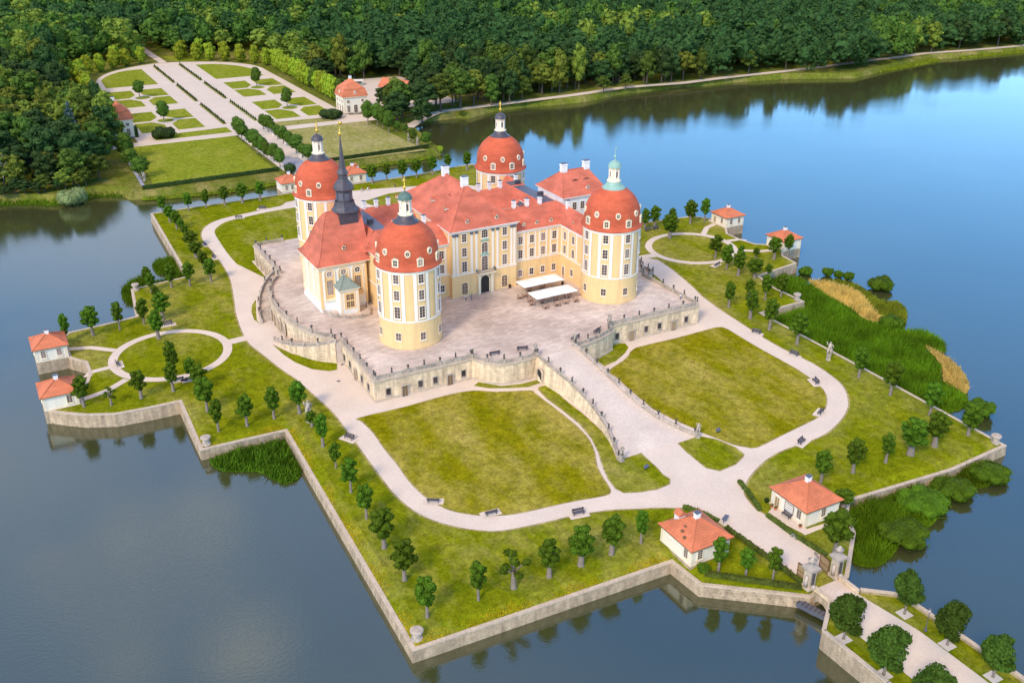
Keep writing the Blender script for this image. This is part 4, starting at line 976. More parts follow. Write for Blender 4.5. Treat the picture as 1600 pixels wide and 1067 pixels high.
# ---- wings: front, back and side ranges round two small courts
FW = {}
for s in (-1, 1):
    xs = lambda a, b: (min(s * a, s * b), max(s * a, s * b))
    x0, x1 = xs(10.3, 31.5)
    fw = wall_block("front_wing", x0, x1, -13.4, 0.8, 16.0); FW[s] = fw
    bw = wall_block("rear_wing", x0, x1, 7.2, 21, 16.0)
    mb = MB()
    xa, xb = xs(10.32, 29.0)
    for y0, yr, y1 in ((-13.95, -6.0, 1.4), (6.6, 14.0, 21.6)):    # ridge along x, butted to the hall, hipped into the side range
        vs = [(s * 10.32, y0, 16), (s * 32.1, y0, 16), (s * 29, yr, 20.5), (s * 10.32, yr, 20.5), (s * 10.32, y1, 16), (s * 32.1, y1, 16)]
        mb.add(vs, [(0, 1, 2, 3) if s > 0 else (3, 2, 1, 0), (3, 2, 5, 4) if s > 0 else (4, 5, 2, 3)], 0)
        mb.add([(s * 10.32, y0, 16), (s * 32.1, y0, 16), (s * 32.1, y0, 15.78), (s * 10.32, y0, 15.78)], [(0, 3, 2, 1) if s > 0 else (1, 2, 3, 0)], 1)
    rf = mb.build("roof", [M["roof"], M["white2"]], fw)
    for x in (14.4, 18.8, 23.2): chimney(rf, s * x, -6, 20.4, 1.7, .5, .42)
    for x in (13.0, 16.8, 20.6) + ((24.4,) if s < 0 else ()): chimney(rf, s * x, 14, 20.4, 1.7, .5, .42)
    for x in (14.2, 18.6, 23.4): on_wall("dormer", DORM["gable"], rf, s * x, -12.6, 16.75, 0)
    # side range with the flat lead top
    sx0, sx1 = xs(21.5, 33.0)
    sr = wall_block("side_range", sx0, sx1, -4.6, 20.4, 15.9, band=6.65)
    mb = MB()
    P = lambda x, y, z: (s * x, y, z)
    fl = lambda *q: q if s > 0 else q[::-1]
    vs = [P(20.8, -9, 15.8), P(25, -5, 20.2), P(25, 19, 20.2), P(20.8, 22, 15.8), P(33.6, -9, 15.8), P(29, -5, 20.2), P(29, 19, 20.2), P(33.6, 22, 15.8)]
    mb.add(vs, [fl(0, 1, 2, 3)[::-1], fl(4, 7, 6, 5)[::-1], fl(2, 6, 7, 3)[::-1], fl(0, 4, 5, 1)], 0)
    mb.add([P(25, -5, 20.2), P(29, -5, 20.2), P(29, 19, 20.2), P(25, 19, 20.2)], [fl(0, 1, 2, 3)], 2)
    r2 = mb.build("roof", [M["roof"], M["white2"], M["lead"]], sr)
    MB().box(-.75, .75, -.6, .6, -.2, 1.2, 0).box(-.85, .85, -.7, .7, 1.2, 1.35, 0).build("vent_box", M["slate"], r2, loc=(s * 27.4, 15.0, 20.2))
    MB().box(-.75, .75, -.6, .6, -.2, 1.2, 0).box(-.85, .85, -.7, .7, 1.2, 1.35, 0).build("vent_box", M["slate"], r2, loc=(s * 27.6, 1.0, 20.2))
    mb = MB(); mb.box(-.06, .0, -1.6, 1.6, -.9, .9, 0); mb.box(-.1, -.06, -1.7, 1.7, -1.0, -.85, 1); mb.box(-.1, -.06, -1.7, 1.7, .85, 1.0, 1)
    sk = mb.build("skylight", [M["glass"], M["white2"]], r2, loc=(s * 22.3, 4, 17.5)); sk.rotation_euler.y = s * math.radians(44)
    # narrow links to the front and rear towers
    for y0, y1, nm in ((-26, -13.2, "tower_link"), (20.9, 26, "tower_link")):
        lx0, lx1 = xs(26.2, 31.6)
        lk = wall_block(nm, lx0, lx1, y0, y1, 15.95, band=6.68)
        mb = MB(); ya, yb = (y0, -6.0) if y0 < 0 else (14.0, y1)
        vs = [P(25.7, ya, 15.95), P(29.0, ya, 20.5), P(32.2, ya, 15.95), P(25.7, yb, 15.95), P(29.0, yb, 20.5), P(32.2, yb, 15.95)]
        mb.add(vs, [fl(0, 1, 4, 3)[::-1], fl(1, 2, 5, 4)[::-1]], 0)
        mb.add([P(25.7, y0, 15.95), P(25.7, y1, 15.95), P(25.7, y1, 15.73), P(25.7, y0, 15.73)], [fl(0, 1, 2, 3)], 1)
        lr = mb.build("roof", [M["roof"], M["white2"]], lk)
        if y0 < 0:
            chimney(lr, s * 29, -12.6, 20.4, 1.4, .5, .42)
            on_wall("dormer", DORM["gable"], lr, s * 26.9 if s > 0 else -31.0, -19.2, 17.1, 90)
            xw = 26.2 if s > 0 else -31.6                          # the side one sees: the one that looks left
            for y in (-16.0, -20.6):
                on_wall("window", WIN["a"], lk, xw, y, 12.9, 90); on_wall("window", WIN["b"], lk, xw, y, 8.7, 90)
            if s > 0: on_wall("door", door_mesh(1.2, 3.2, "wood", False), lk, xw, -15.6, 0, 90); on_wall("window", WIN["d"], lk, xw, -20.2, 2.7, 90)
            else:
                for y in (-16.0, -20.6): on_wall("window", WIN["d"], lk, xw, y, 3.0, 90)
            for y in (-14.2, -17.8, -22.4): pilaster(lk, xw, y, 6.9, 15.0, .55, 90)
        else: chimney(lr, s * 29, 19, 20.2, 1.4, .5, .42)
    cols = (12.6, 16.4, 20.2, 24.0) if s > 0 else (-12.6, -16.4, -20.2)
    for x in cols:
        on_wall("window", WIN["a"], fw, x, -13.4, 12.9, 0); on_wall("window", WIN["b"], fw, x, -13.4, 8.7, 0); on_wall("window", WIN["d"], fw, x, -13.4, 2.8, 0)
        for o in (-1.25, 1.25): pilaster(fw, x + o, -13.4, 6.9, 15.0, .42, 0, False, .07)

# ---- chapel (left) with a bell-shaped roof and slate flèche
bell = lambda t: np.interp(t, [0, .12, .25, .4, .55, .7, .82, .92, 1], [0, .05, .15, .34, .57, .77, .89, .96, 1])
ch = MB()
ch.box(-46, -32.8, -7.4, 8.0, 0, 13.1, 0); ch.box(-46.15, -32.8, -7.55, 8.15, 0, .8, 0)
ch.box(-46.2, -33.6, -7.6, 8.2, 12.3, 12.7, 2); ch.box(-46.45, -33.6, -7.85, 8.45, 12.7, 13.08, 2)
for x in (-46, -33.2): ch.box(x - .06, x + .62, -7.46, -7.4, .8, 12.3, 1)
ch.box(-46.06, -46, -7.4, -6.7, .8, 12.3, 1); ch.box(-46.06, -46, 7.3, 8.0, .8, 12.3, 1)
chapel = ch.build("chapel", [M["white"], M["yellow"], M["cream"]], castle)
mb = MB(); hip_roof(mb, -46.75, -31.0, -8.2, 8.8, 13.3, 25.6, -40.2, -31.0, .3, .3, lambda t: float(bell(t)), 14)
cr_ = mb.build("roof", [M["roof"], M["cream"]], chapel)


def niche_mesh(w, h, deep="yellow"):
    """tall round-headed panel with a raised rim, faces -Y, origin at its foot"""
    mb = MB(); f = .3
    inner = [(-w / 2, 0), (w / 2, 0)] + [(w / 2 * math.cos(a), h - w / 2 + w / 2 * math.sin(a)) for a in np.linspace(0, PI, 15)]
    k = len(inner); outer = [(x * (w + 2 * f) / w, (z * (h + f) / h) if z > 0 else -.15) for x, z in inner]
    mb.add([(x, -.03, z) for x, z in inner], [list(range(k))], 0)
    vs = [(x, -.03, z) for x, z in inner] + [(x, -.24, z) for x, z in inner] + [(x, -.24, z) for x, z in outer] + [(x, 0, z) for x, z in outer]
    fs = []
    for r in range(3): fs += [(r * k + i, r * k + (i + 1) % k, (r + 1) * k + (i + 1) % k, (r + 1) * k + i) for i in range(k)]
    mb.add(vs, fs, 1); mb.box(-w / 2 - .5, w / 2 + .5, -.45, 0, -.45, -.15, 1)
    return mb.mesh("niche", [M[deep], M["cream"]])


mb = MB(); aa = np.linspace(0, 2 * PI, 21)[:-1]
mb.add([(.78 * math.cos(a), -.06, .78 * math.sin(a)) for a in aa], [list(range(20))], 1)
vs = [(r * math.cos(a), y, r * math.sin(a)) for r, y in ((.78, -.06), (.78, -.2), (1.02, -.2), (1.02, -.03)) for a in aa]
mb.add(vs, [(j * 20 + i, j * 20 + (i + 1) % 20, j * 20 + 20 + (i + 1) % 20, j * 20 + 20 + i) for j in range(3) for i in range(20)], 0)
mb.box(-.04, .04, -.1, -.061, -.75, .75, 0); mb.box(-.75, .75, -.1, -.061, -.04, .04, 0)
OCU = mb.mesh("oculus", [M["white2"], M["glass"]])
for x in (-43.3, -39.3, -35.3):
    nc = on_wall("niche", niche_mesh(2.7, 8.6), chapel, x, -7.4, 3.6, 0)
    put("oculus", OCU, nc, (0, 0, 7.2)); put("window", WIN["tall"], nc, (0, -.03, 3.3))
for y in (-4.6, .3, 5.2): on_wall("niche", niche_mesh(2.7, 8.6, "cream"), chapel, -46, y, 3.6, 90)
on_wall("dormer", DORM["gable"], cr_, -38.0, -5.6, 16.4, 0)
mb = MB(); mb.box(-2.6, 2.6, -4.2, 0, 0, 7.3, 0); mb.box(-2.75, 2.75, -4.35, 0, 6.8, 7.3, 1)
for x in (-2.6, 2.0): mb.box(x - .05, x + .65, -4.26, -4.2, 0, 6.8, 1)
porch = mb.build("porch", [M["white"], M["cream"]], chapel, loc=(-39.4, -7.42, 0))
mb = MB(); hip_roof(mb, -3.1, 3.1, -4.75, 0, 7.35, 10.0, 0, 0, -.6, 0, lambda t: t ** 1.3, 5); mb.build("porch_roof", [M["greycopper"], M["cream"]], porch)
mb = MB(); mb.box(-1.55, 1.55, -.12, 0, 1.6, 6.3, 0)
for x in (-1.0, .15):
    for z in (2.1, 4.2):
        mb.box(x, x + .95, -.14, -.121, z, z + 1.6, 1); mb.box(x + .45, x + .5, -.16, -.141, z, z + 1.6, 0); mb.box(x, x + .95, -.16, -.141, z + .8, z + .86, 0)
mb.build("window", [M["yellow"], M["glass"]], porch, loc=(0, -4.22, 0))
# flèche: square base, skirt, eight-sided lantern, onion, needle
fx, fy = -34.9, 0.2
mb = MB(); mb.box(-2.6, 2.6, -2.7, 2.7, 20.5, 25.6, 0); mb.box(-2.75, 2.75, -2.85, 2.85, 25.3, 25.6, 0)
fl_ = mb.build("fleche", M["slate"], chapel, loc=(fx, fy, 0))
mb = MB(); r8 = PI / 8; q = [(3.45, 3.55), (3.0, 3.05), (2.75, 2.8), (2.6, 2.65)]
rings = [(25.6, 3.55, 1.0), (26.1, 3.1, .8), (26.8, 2.75, .5), (27.7, 2.5, .1), (28.3, 2.42, 0)]
vs = []
for z, r, sq in rings:
    for i in range(8):
        a = i * PI / 4 + r8; c, s_ = math.cos(a), math.sin(a); k = max(abs(c), abs(s_))
        rr = r / math.cos(r8) * (1 - sq) + sq * r / k
        vs.append((c * rr, s_ * rr, z))
mb.add(vs, [(j * 8 + i, j * 8 + (i + 1) % 8, j * 8 + 8 + (i + 1) % 8, j * 8 + 8 + i) for j in range(4) for i in range(8)], 0)
mb.build("skirt", M["slate"], fl_)
mb = MB(); mb.lathe([(2.3, 28.2), (2.2, 31.0), (2.6, 31.2), (2.75, 31.45)], 0, 0, 8, 0, rot=r8)
for k in range(8):
    a = k * PI / 4; u = (-math.sin(a), math.cos(a)); w_ = (math.cos(a), math.sin(a)); d = 2.3 * math.cos(r8)
    mb.obox((d * w_[0] * .985, d * w_[1] * .985), u, w_, .62, .08, 28.7, 30.6, 1)
mb.build("belfry", [M["slate"], M["lead"]], fl_)
MB().lathe([(2.8, 31.4), (2.85, 31.7), (2.6, 32.5), (2.05, 33.3), (1.5, 33.9), (1.3, 34.2), (1.2, 35.4), (1.55, 35.6), (1.6, 35.8), (1.25, 36.4), (.95, 37.2), (.6, 40), (.32, 43), (.12, 45.9)], 0, 0, 8, 0, rot=r8).build("needle", M["slate"], fl_)
mb = MB().lathe([(.06, 45.8), (.1, 46.0), (.38, 46.2), (.46, 46.5), (.36, 46.85), (.08, 47.0), (.05, 49.6), (.16, 49.75), (.04, 50.0)], 0, 0, 10, 0); mb.box(.02, .9, -.03, .03, 49.0, 49.5, 0); mb.box(-.5, -.02, -.03, .03, 49.15, 49.35, 0)
mb.build("weather_vane", M["gold"], fl_, True)

# ---- east pavilion (right), taller, hipped
ep = wall_block("east_pavilion", 32.4, 46, -7.4, 8.0, 21.4, "yellow", "white", 6.62)
mb = MB(); hip_roof(mb, 30.2, 46.7, -8.1, 8.7, 21.4, 27.3, 34.6, 43.4, .3, .3, sprocket, 6); er = mb.build("roof", [M["roof"], M["white2"]], ep)
MB().box(30.6, 32.38, -7.0, 7.6, 15, 21.2).build("link_wall", M["white"], ep)
chimney(er, 35.2, .3, 27.0, 2.0, .95, .7); chimney(er, 43.2, .3, 27.0, 2.0, .95, .7)
on_wall("dormer", DORM["gable"], er, 40.0, -6.3, 22.7, 0)
for x in (37.2, 41.2): on_wall("eyebrow_dormer", DORM["eyebrow"], er, x, -3.3, 24.7, 0)
for x in (34.6, 37.4, 40.4, 43.4):
    on_wall("window", WIN["a"], ep, x, -7.4, 18.3, 0)
for x in (36.0, 42.0): on_wall("window", WIN["b"], ep, x, -7.4, 13.5, 0)
# ------------------------------------------------------------------ terrace
terrace = thing("castle_terrace", "raised stone terrace with balustrade carrying the castle", "terrace", (0, 0, 0))


def ell(s, a, ax, ay):                               # bulge of the side walls; a in degrees, 0 = outermost point
    return (s * (46 + ax * math.cos(math.radians(a))), ay * math.sin(math.radians(a)))


left_bulge = [ell(-1, a, 10.4, 25) for a in range(-80, 81, 8)]
right_bulge = [ell(1, a, 10.4, 25) for a in range(-80, 81, 8)]
RT, RB_ = -58.5, -100.4                              # ramp top and foot
cl = smooth_line(CURVE_L, 3); crv = smooth_line(CURVE_R, 3)
front_l = [(-48.5, -51.7), (-22.6, -51.7)]
front_r = [(18.0, -52.0), (48.5, -52.0)]
TERR = [(-47.9, 54.5), (-47.9, 25.2)] + left_bulge[::-1] + [(-47.9, -25.2)] + front_l + cl + crv + front_r + [(47.9, -25.2)] + right_bulge + [(47.9, 25.2), (47.9, 54.5)]
mb = MB(); mb.prism(TERR, GZ - .3, -.32, 0, top=False)
n = len(TERR)
mb.build("wall", M["stone"], terrace)
MB().sheet(TERR, 0.0).build("floor", M["flags"], terrace)
# plinth and cornice follow the outline
def outline_band(poly, out, z0, z1):
    k = len(poly); o = offset_ring(poly, -out); i_ = offset_ring(poly, 0.05)
    vs = [(p[0], p[1], z0) for p in o] + [(p[0], p[1], z1) for p in o] + [(p[0], p[1], z1) for p in i_] + [(p[0], p[1], z0) for p in i_]
    fs = []
    for r in range(4): fs += [(r * k + j, r * k + (j + 1) % k, ((r + 1) % 4) * k + (j + 1) % k, ((r + 1) % 4) * k + j) for j in range(k)]
    return vs, fs
mb = MB(); mb.add(*outline_band(TERR, .28, -.34, .03)); mb.add(*outline_band(TERR, .14, -.62, -.34)); mb.build("cornice", M["coping"], terrace)
mb = MB(); mb.add(*outline_band(TERR, .22, GZ - .3, GZ + .55)); mb.build("plinth", M["coping"], terrace)

TW = window_mesh(1.15, 1.7, False, 3, 5, "pale", "glass", "iron")
TD = door_mesh(1.35, 2.7, "wood", False, "pale"); TD2 = door_mesh(1.35, 2.7, "tanwood", False, "pale")
for x in (-45.1, -36.7, -32.7, -25.0): on_wall("window", TW, terrace, x, -51.7, -3.55, 0)
for x in (-40.9, -28.8): on_wall("door", TD, terrace, x, -51.93, GZ + .05, 0)
for x in (20.9, 30.5, 35.0, 44.2): on_wall("window", TW, terrace, x, -52.0, -3.45, 0)
for x in (25.7, 39.8): on_wall("door", TD2, terrace, x, -52.23, GZ + .05, 0)
for y in (-29.5, -33.8, -42.7, -47.4): on_wall("window", TW, terrace, -47.9 - .6 * (-25.2 - y) / 26.5 - .02, y, -3.5, 88.7)
on_wall("door", TD2, terrace, -48.42, -38.3, GZ + .05, 88.7)
for x in (-40.9, 25.7, 39.8): MB().box(-1.2, 1.2, -.45, 0, 3.05, 3.25).build("door_hood", M["coping"], terrace, loc=(x, -51.95, GZ))


def arch_mesh(w, h):
    mb = MB(); f = .35
    inner = [(-w / 2, 0), (w / 2, 0)] + [(w / 2 * math.cos(a), h - w / 2 + w / 2 * math.sin(a)) for a in np.linspace(0, PI, 13)]
    k = len(inner); outer = [(x * (w + 2 * f) / w, z * (h + f) / h) for x, z in inner]
    mb.add([(x, -.04, z) for x, z in inner], [list(range(k))], 0)
    vs = [(x, -.04, z) for x, z in inner] + [(x, -.34, z) for x, z in inner] + [(x, -.34, z) for x, z in outer] + [(x, .1, z) for x, z in outer]
    fs = []
    for r in range(3): fs += [(r * k + i, r * k + (i + 1) % k, (r + 1) * k + (i + 1) % k, (r + 1) * k + i) for i in range(k)]
    mb.add(vs, fs, 1)
    return mb.mesh("arch_niche", [M["wood"], M["coping"]])


AR = arch_mesh(1.7, 3.9)
for s in (-1, 1):
    for y in (30.5, 35.5, 40.5, 45.5, 50.5): on_wall("arch_niche", AR, terrace, s * 48.1, y, GZ, 90 * -s)
    for a in (-12, -3.5, 5, 13):
        p = ell(s, a, 10.6, 25); on_wall("arch_niche", AR, terrace, p[0], p[1], GZ, -s * 90 - (a * .42 if s < 0 else -a * .42))

posts = []                                           # where urns stand: (x, y, z, where)


def balustrade(line, parent, where=None, h=0.95, step=4.6, post=.3, solid=False, urn_at=None, ends=True, name="balustrade"):
    """rail, base and balusters along a 3-D polyline, with piers"""
    pts = resample(line, step); mb = MB()
    L3 = [Vector(p) if len(p) == 3 else Vector((p[0], p[1], 0)) for p in line]
    fine = resample([tuple(p) for p in L3], 1.15)
    for a, b_ in zip(fine, fine[1:]):
        d = (b_ - a); ln = Vector((d.x, d.y)).length
        if ln < 1e-4: continue
        u = Vector((d.x, d.y)) / ln; w_ = Vector((-u.y, u.x)); c = ((a.x + b_.x) / 2, (a.y + b_.y) / 2)
        mb.obox(c, u, w_, ln / 2 + .02, .19, a.z + .03, a.z + .2, 0, b_.z + .03, b_.z + .2)
        mb.obox(c, u, w_, ln / 2 + .02, .2, a.z + h - .17, a.z + h, 0, b_.z + h - .17, b_.z + h)
        if solid: mb.obox(c, u, w_, ln / 2, .1, a.z + .2, a.z + h - .17, 0, b_.z + .2, b_.z + h - .17)
        else:
            for k in range(3):
                t = (k + .5) / 3; p = a.lerp(b_, t); mb.obox((p.x, p.y), u, w_, .1, .1, p.z + .2, p.z + h - .17, 0)
    for i, p in enumerate(pts):
        p = Vector(p) if len(p) == 3 else Vector((p[0], p[1], 0))
        q = pts[min(i + 1, len(pts) - 1)]; r_ = pts[max(i - 1, 0)]; d = Vector((q[0] - r_[0], q[1] - r_[1])).normalized(); w_ = Vector((-d.y, d.x))
        mb.obox((p.x, p.y), d, w_, post, post, p.z - .1, p.z + h + .06, 0); mb.obox((p.x, p.y), d, w_, post + .08, post + .08, p.z + h + .06, p.z + h + .2, 0)
        if where: posts.append((p.x, p.y, p.z + h + .2, where))
    return mb.build(name, M["balu"], parent)


ins = .45                                            # balustrades stand a little inside the wall face
B = lambda P: [(x, y, 0.03) for x, y in P]
balustrade(B([(-48.05, -51.25), (-22.6, -51.25)]), terrace, "left front balustrade", solid=True)
balustrade(B([(-22.3, -51.6)] + [(x, y + .4) for x, y in cl[1:]]), terrace, "left ramp head curve")
balustrade(B([(x, y + .4) for x, y in crv] + [(17.9, -52.0)]), terrace, "right ramp head curve")
balustrade(B([(18.3, -51.55), (48.05, -51.55)]), terrace, "right front balustrade", solid=True)
balustrade(B([(-48.05, -50.4), (-47.5, -26.5)]), terrace, "left terrace flank")
balustrade(B([(48.05, -50.6), (47.5, -26.5)]), terrace, "right terrace flank")
balustrade(B([ell(-1, a, 10.0, 24.6) for a in range(-72, 73, 6)]), terrace, "left terrace bulge", step=6.2)
balustrade(B([ell(1, a, 10.0, 24.6) for a in range(-72, 73, 6)]), terrace, "right terrace bulge", step=6.2)
balustrade(B([(-47.5, 26.5), (-47.5, 54.1), (-38.5, 54.1)]), terrace, "left rear terrace corner", step=5)
balustrade(B([(47.5, 26.5), (47.5, 54.1), (38.5, 54.1)]), terrace, "right rear terrace corner", step=5)
# low rail round the sunken yard of the chapel
balustrade([(-45.8, -8.2, 0.0), (-44.4, -11.2, 0), (-42.3, -13.6, 0), (-39.8, -15.0, 0), (-37.2, -15.6, 0), (-35.2, -15.2, 0), (-34.0, -12.0, 0), (-33.6, -8.5, 0)], terrace, None, .8, 2.4, .2, name="area_railing")

# double curved stairs on both sides
def zstep(a): return GZ * (74 - abs(a)) / (74 - 15)
for s in (-1, 1):
    for e in (-1, 1):
        wh = "left" if s < 0 else "right"
        st = thing("curved_staircase", "curved stone stairs hugging the %s bulge of the terrace, %s flight" % (wh, "front" if e < 0 else "rear"), "staircase", (0, 0, 0), 0, "curved terrace stairs")
        mb = MB(); N = 36
        for i in range(N):
            a0 = 74 - 59 * i / N; a1 = 74 - 59 * (i + 1) / N; z = GZ * (i + 1) / (N + 1)
            P = [ell(s, e * a0, 10.45, 25.05), ell(s, e * a1, 10.45, 25.05), ell(s, e * a1, 13.8, 27.6), ell(s, e * a0, 13.8, 27.6)]
            mb.prism(P, GZ - .1, z)
        mb.build("steps", M["balu"], st)
        al = np.linspace(76, 13, 22); mb = MB()
        for a0, a1 in zip(al, al[1:]):
            p0, p1 = ell(s, e * a0, 13.95, 27.8), ell(s, e * a1, 13.95, 27.8); d = Vector(p1) - Vector(p0); ln = d.length; u = d / ln; w_ = Vector((-u.y, u.x))
            z0, z1 = max(zstep(a0), GZ) if a0 < 74 else 0, max(zstep(a1), GZ)
            mb.obox(((p0[0] + p1[0]) / 2, (p0[1] + p1[1]) / 2), u, w_, ln / 2 + .03, .22, GZ - .2, z0 + .03, 0, GZ - .2, z1 + .03)
        mb.build("wall", M["stone"], st)
        balustrade([(*ell(s, e * a, 13.95, 27.8), max(GZ, min(0, zstep(a))) + .03) for a in al], st, "%s %s stair" % (wh, "front" if e < 0 else "rear"), step=5.0)
        p0, p1 = ell(s, e * 76, 10.3, 24.9), ell(s, e * 76, 13.95, 27.8)
        MB().prism([(s * 47.6, e * 24.4), p0, p1, (s * 47.6, e * 27.9)], GZ - .1, 0.01).build("landing", M["flags"], st)

# ------------------------------------------------------------------ ramp up to the terrace
rampt = thing("entrance_ramp", "long pale stone ramp with balustrades rising to the terrace", "ramp", (0, 0, 0))
RL = [(-58.5, -7.55), (-62, -7.25), (-66, -6.8), (-71, -6.2), (-77, -6.0), (-83, -6.4), (-88, -7.2), (-92, -8.3), (-96, -9.7), (-100.4, -11.5)]
RR = [(-58.5, 3.4), (-66, 3.65), (-73, 3.7), (-80, 3.7), (-86, 4.0), (-91.5, 5.0), (-96.3, 6.8), (-100.4, 9.0)]
rx = lambda T_, y: float(np.interp(-y, [-a for a, b in T_], [b for a, b in T_]))
rz_ = lambda y: GZ * min(1, max(0, (RT - y) / 41.9))
ys = np.linspace(RT, RB_, 44)
vs = []; fs = []
for i, y in enumerate(ys): vs += [(rx(RL, y), y, rz_(y) + .03), (rx(RR, y), y, rz_(y) + .03)]
mb = MB(); mb.add(vs, [(2 * i + 1, 2 * i, 2 * i + 2, 2 * i + 3) for i in range(len(ys) - 1)])
mb.add([(rx(RL, RT), RT + .8, .012), (rx(RR, RT), RT + .8, .012), (rx(RR, RT), RT, .03), (rx(RL, RT), RT, .03)], [(0, 3, 2, 1)])
mb.build("roadway", M["setts"], rampt)
for T_, sg, nm in ((RL, -1, "left"), (RR, 1, "right")):
    vs = []; fs = []; mb = MB()
    for y in ys:
        x = rx(T_, y); z = rz_(y); bt = .45 + .16 * (z - GZ)
        vs += [(x + sg * bt, y, GZ - .2), (x + sg * .42, y, z + .04), (x - sg * .05, y, z + .04), (x - sg * .05, y, GZ - .2)]
    for i in range(len(ys) - 1):
        for r in range(3): q = (4 * i + r, 4 * i + r + 1, 4 * i + 5 + r, 4 * i + 4 + r); fs.append(q if sg < 0 else q[::-1])
    k = 4 * (len(ys) - 1); fs.append((k, k + 1, k + 2, k + 3))
    mb.add(vs, fs); mb.build("side_wall", M["stone"], rampt)
    balustrade([(rx(T_, y) + sg * .18, y, rz_(y) + .04) for y in ys], rampt, "%s ramp parapet" % nm, step=4.7, solid=(sg > 0))
MB().box(-7, 3, -58.4, -57.7, GZ, -.33).build("head_wall", M["stone"], rampt)
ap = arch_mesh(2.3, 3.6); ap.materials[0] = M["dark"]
o = on_wall("passage_arch", ap, rampt, -8.42, -61.2, GZ, 90); o.rotation_euler.y = 0

# ------------------------------------------------------------------ urns and figures on the piers
def urn_mesh(v):
    mb = MB()
    if v == 0: mb.lathe([(.26, 0), (.26, .12), (.12, .2), (.1, .34), (.3, .5), (.42, .78), (.44, .95), (.3, 1.05), (.34, 1.1), (.2, 1.25), (.06, 1.4), (.01, 1.5)], 0, 0, 10, cap=True)
    else:                                            # putto-like figure on a small base
        mb.box(-.28, .28, -.28, .28, 0, .16)
        mb.tube([(-.1, 0, .16), (-.12, .02, .5), (-.06, 0, .82)], [.1, .13, .15], 7); mb.tube([(.12, -.06, .16), (.13, -.1, .48), (.06, 0, .82)], [.1, .13, .15], 7)
        mb.tube([(0, 0, .75), (0, .03, 1.0), (.02, 0, 1.28), (.02, 0, 1.36)], [.2, .22, .2, .09], 9); mb.lathe([(.01, 1.34), (.12, 1.4), (.15, 1.5), (.12, 1.62), (.01, 1.68)], .02, -.02, 9)
        mb.tube([(.2, 0, 1.24), (.36, -.08, 1.02), (.3, -.24, .9)], [.08, .07, .05], 6); mb.tube([(-.17, 0, 1.24), (-.36, -.02, 1.3), (-.4, -.06, 1.56)], [.08, .07, .05], 6)
    return mb.mesh("urn", M["urn"], True)


UR = [urn_mesh(0), urn_mesh(1)]
s_near = lambda ps: ps[0][1] <= ps[-1][1]
byw = {}
for p in posts: byw.setdefault(p[3], []).append(p)
for wh, ps in byw.items():
    for i, (x, y, z, _) in enumerate(ps):
        v = 0 if (i + len(wh)) % 2 else 1
        if i % 3 == 2 and "stair" in wh: continue
        o = put("stone_urn" if v == 0 else "stone_putto", UR[v], None, (x, y, z), rng.uniform(0, 6)); o.scale = (.8, .8, .8)
        frm = "the left" if ("front" in wh and "balustrade" in wh) or "curve" in wh else "the top" if "ramp" in wh or "stair" in wh else "its near end" if s_near(ps) else "its far end"
        tag(o, "%s, %s from %s on the %s" % ("lidded stone urn" if v == 0 else "small stone figure", ORD[min(i, 19)], frm, wh), "urn" if v == 0 else "statue", "stone ornaments on the balustrades")


def figure(name, label, loc, rz, scale=1.0, mat="pale", ped=1.1):
    t = thing(name, label, "statue", loc, rz)
    MB().box(-.5, .5, -.5, .5, 0, .2).box(-.4, .4, -.4, .4, .2, ped - .15).box(-.5, .5, -.5, .5, ped - .15, ped).build("pedestal", M[mat], t)
    mb = MB(); s = scale; z = ped
    mb.tube([(-.16 * s, 0, z), (-.2 * s, .05, z + .5 * s), (-.1 * s, 0, z + .95 * s)], [.12 * s, .15 * s, .2 * s], 8)
    mb.tube([(.2 * s, -.15, z), (.2 * s, -.2, z + .5 * s), (.08 * s, 0, z + .95 * s)], [.12 * s, .15 * s, .2 * s], 8)
    mb.tube([(0, 0, z + .85 * s), (0, .04, z + 1.15 * s), (.03 * s, 0, z + 1.5 * s), (.03 * s, 0, z + 1.62 * s)], [.25 * s, .24 * s, .26 * s, .1 * s], 9)
    mb.lathe([(.01, z + 1.58 * s), (.1 * s, z + 1.63 * s), (.135 * s, z + 1.74 * s), (.1 * s, z + 1.86 * s), (.01, z + 1.9 * s)], .03 * s, -.03, 9)
    mb.tube([(.24 * s, 0, z + 1.46 * s), (.45 * s, -.1, z + 1.2 * s), (.4 * s, -.32, z + 1.0 * s)], [.1 * s, .08 * s, .06 * s], 7)
    mb.tube([(-.2 * s, 0, z + 1.46 * s), (-.45 * s, 0, z + 1.55 * s), (-.5 * s, -.1, z + 1.95 * s)], [.1 * s, .08 * s, .06 * s], 7)
    mb.tube([(.3 * s, .12, z), (.28 * s, .2, z + .6 * s), (.1 * s, .22, z + 1.3 * s)], [.2 * s, .22 * s, .12 * s], 7)     # cloak
    mb.build("body", M[mat], t, True)
    return t


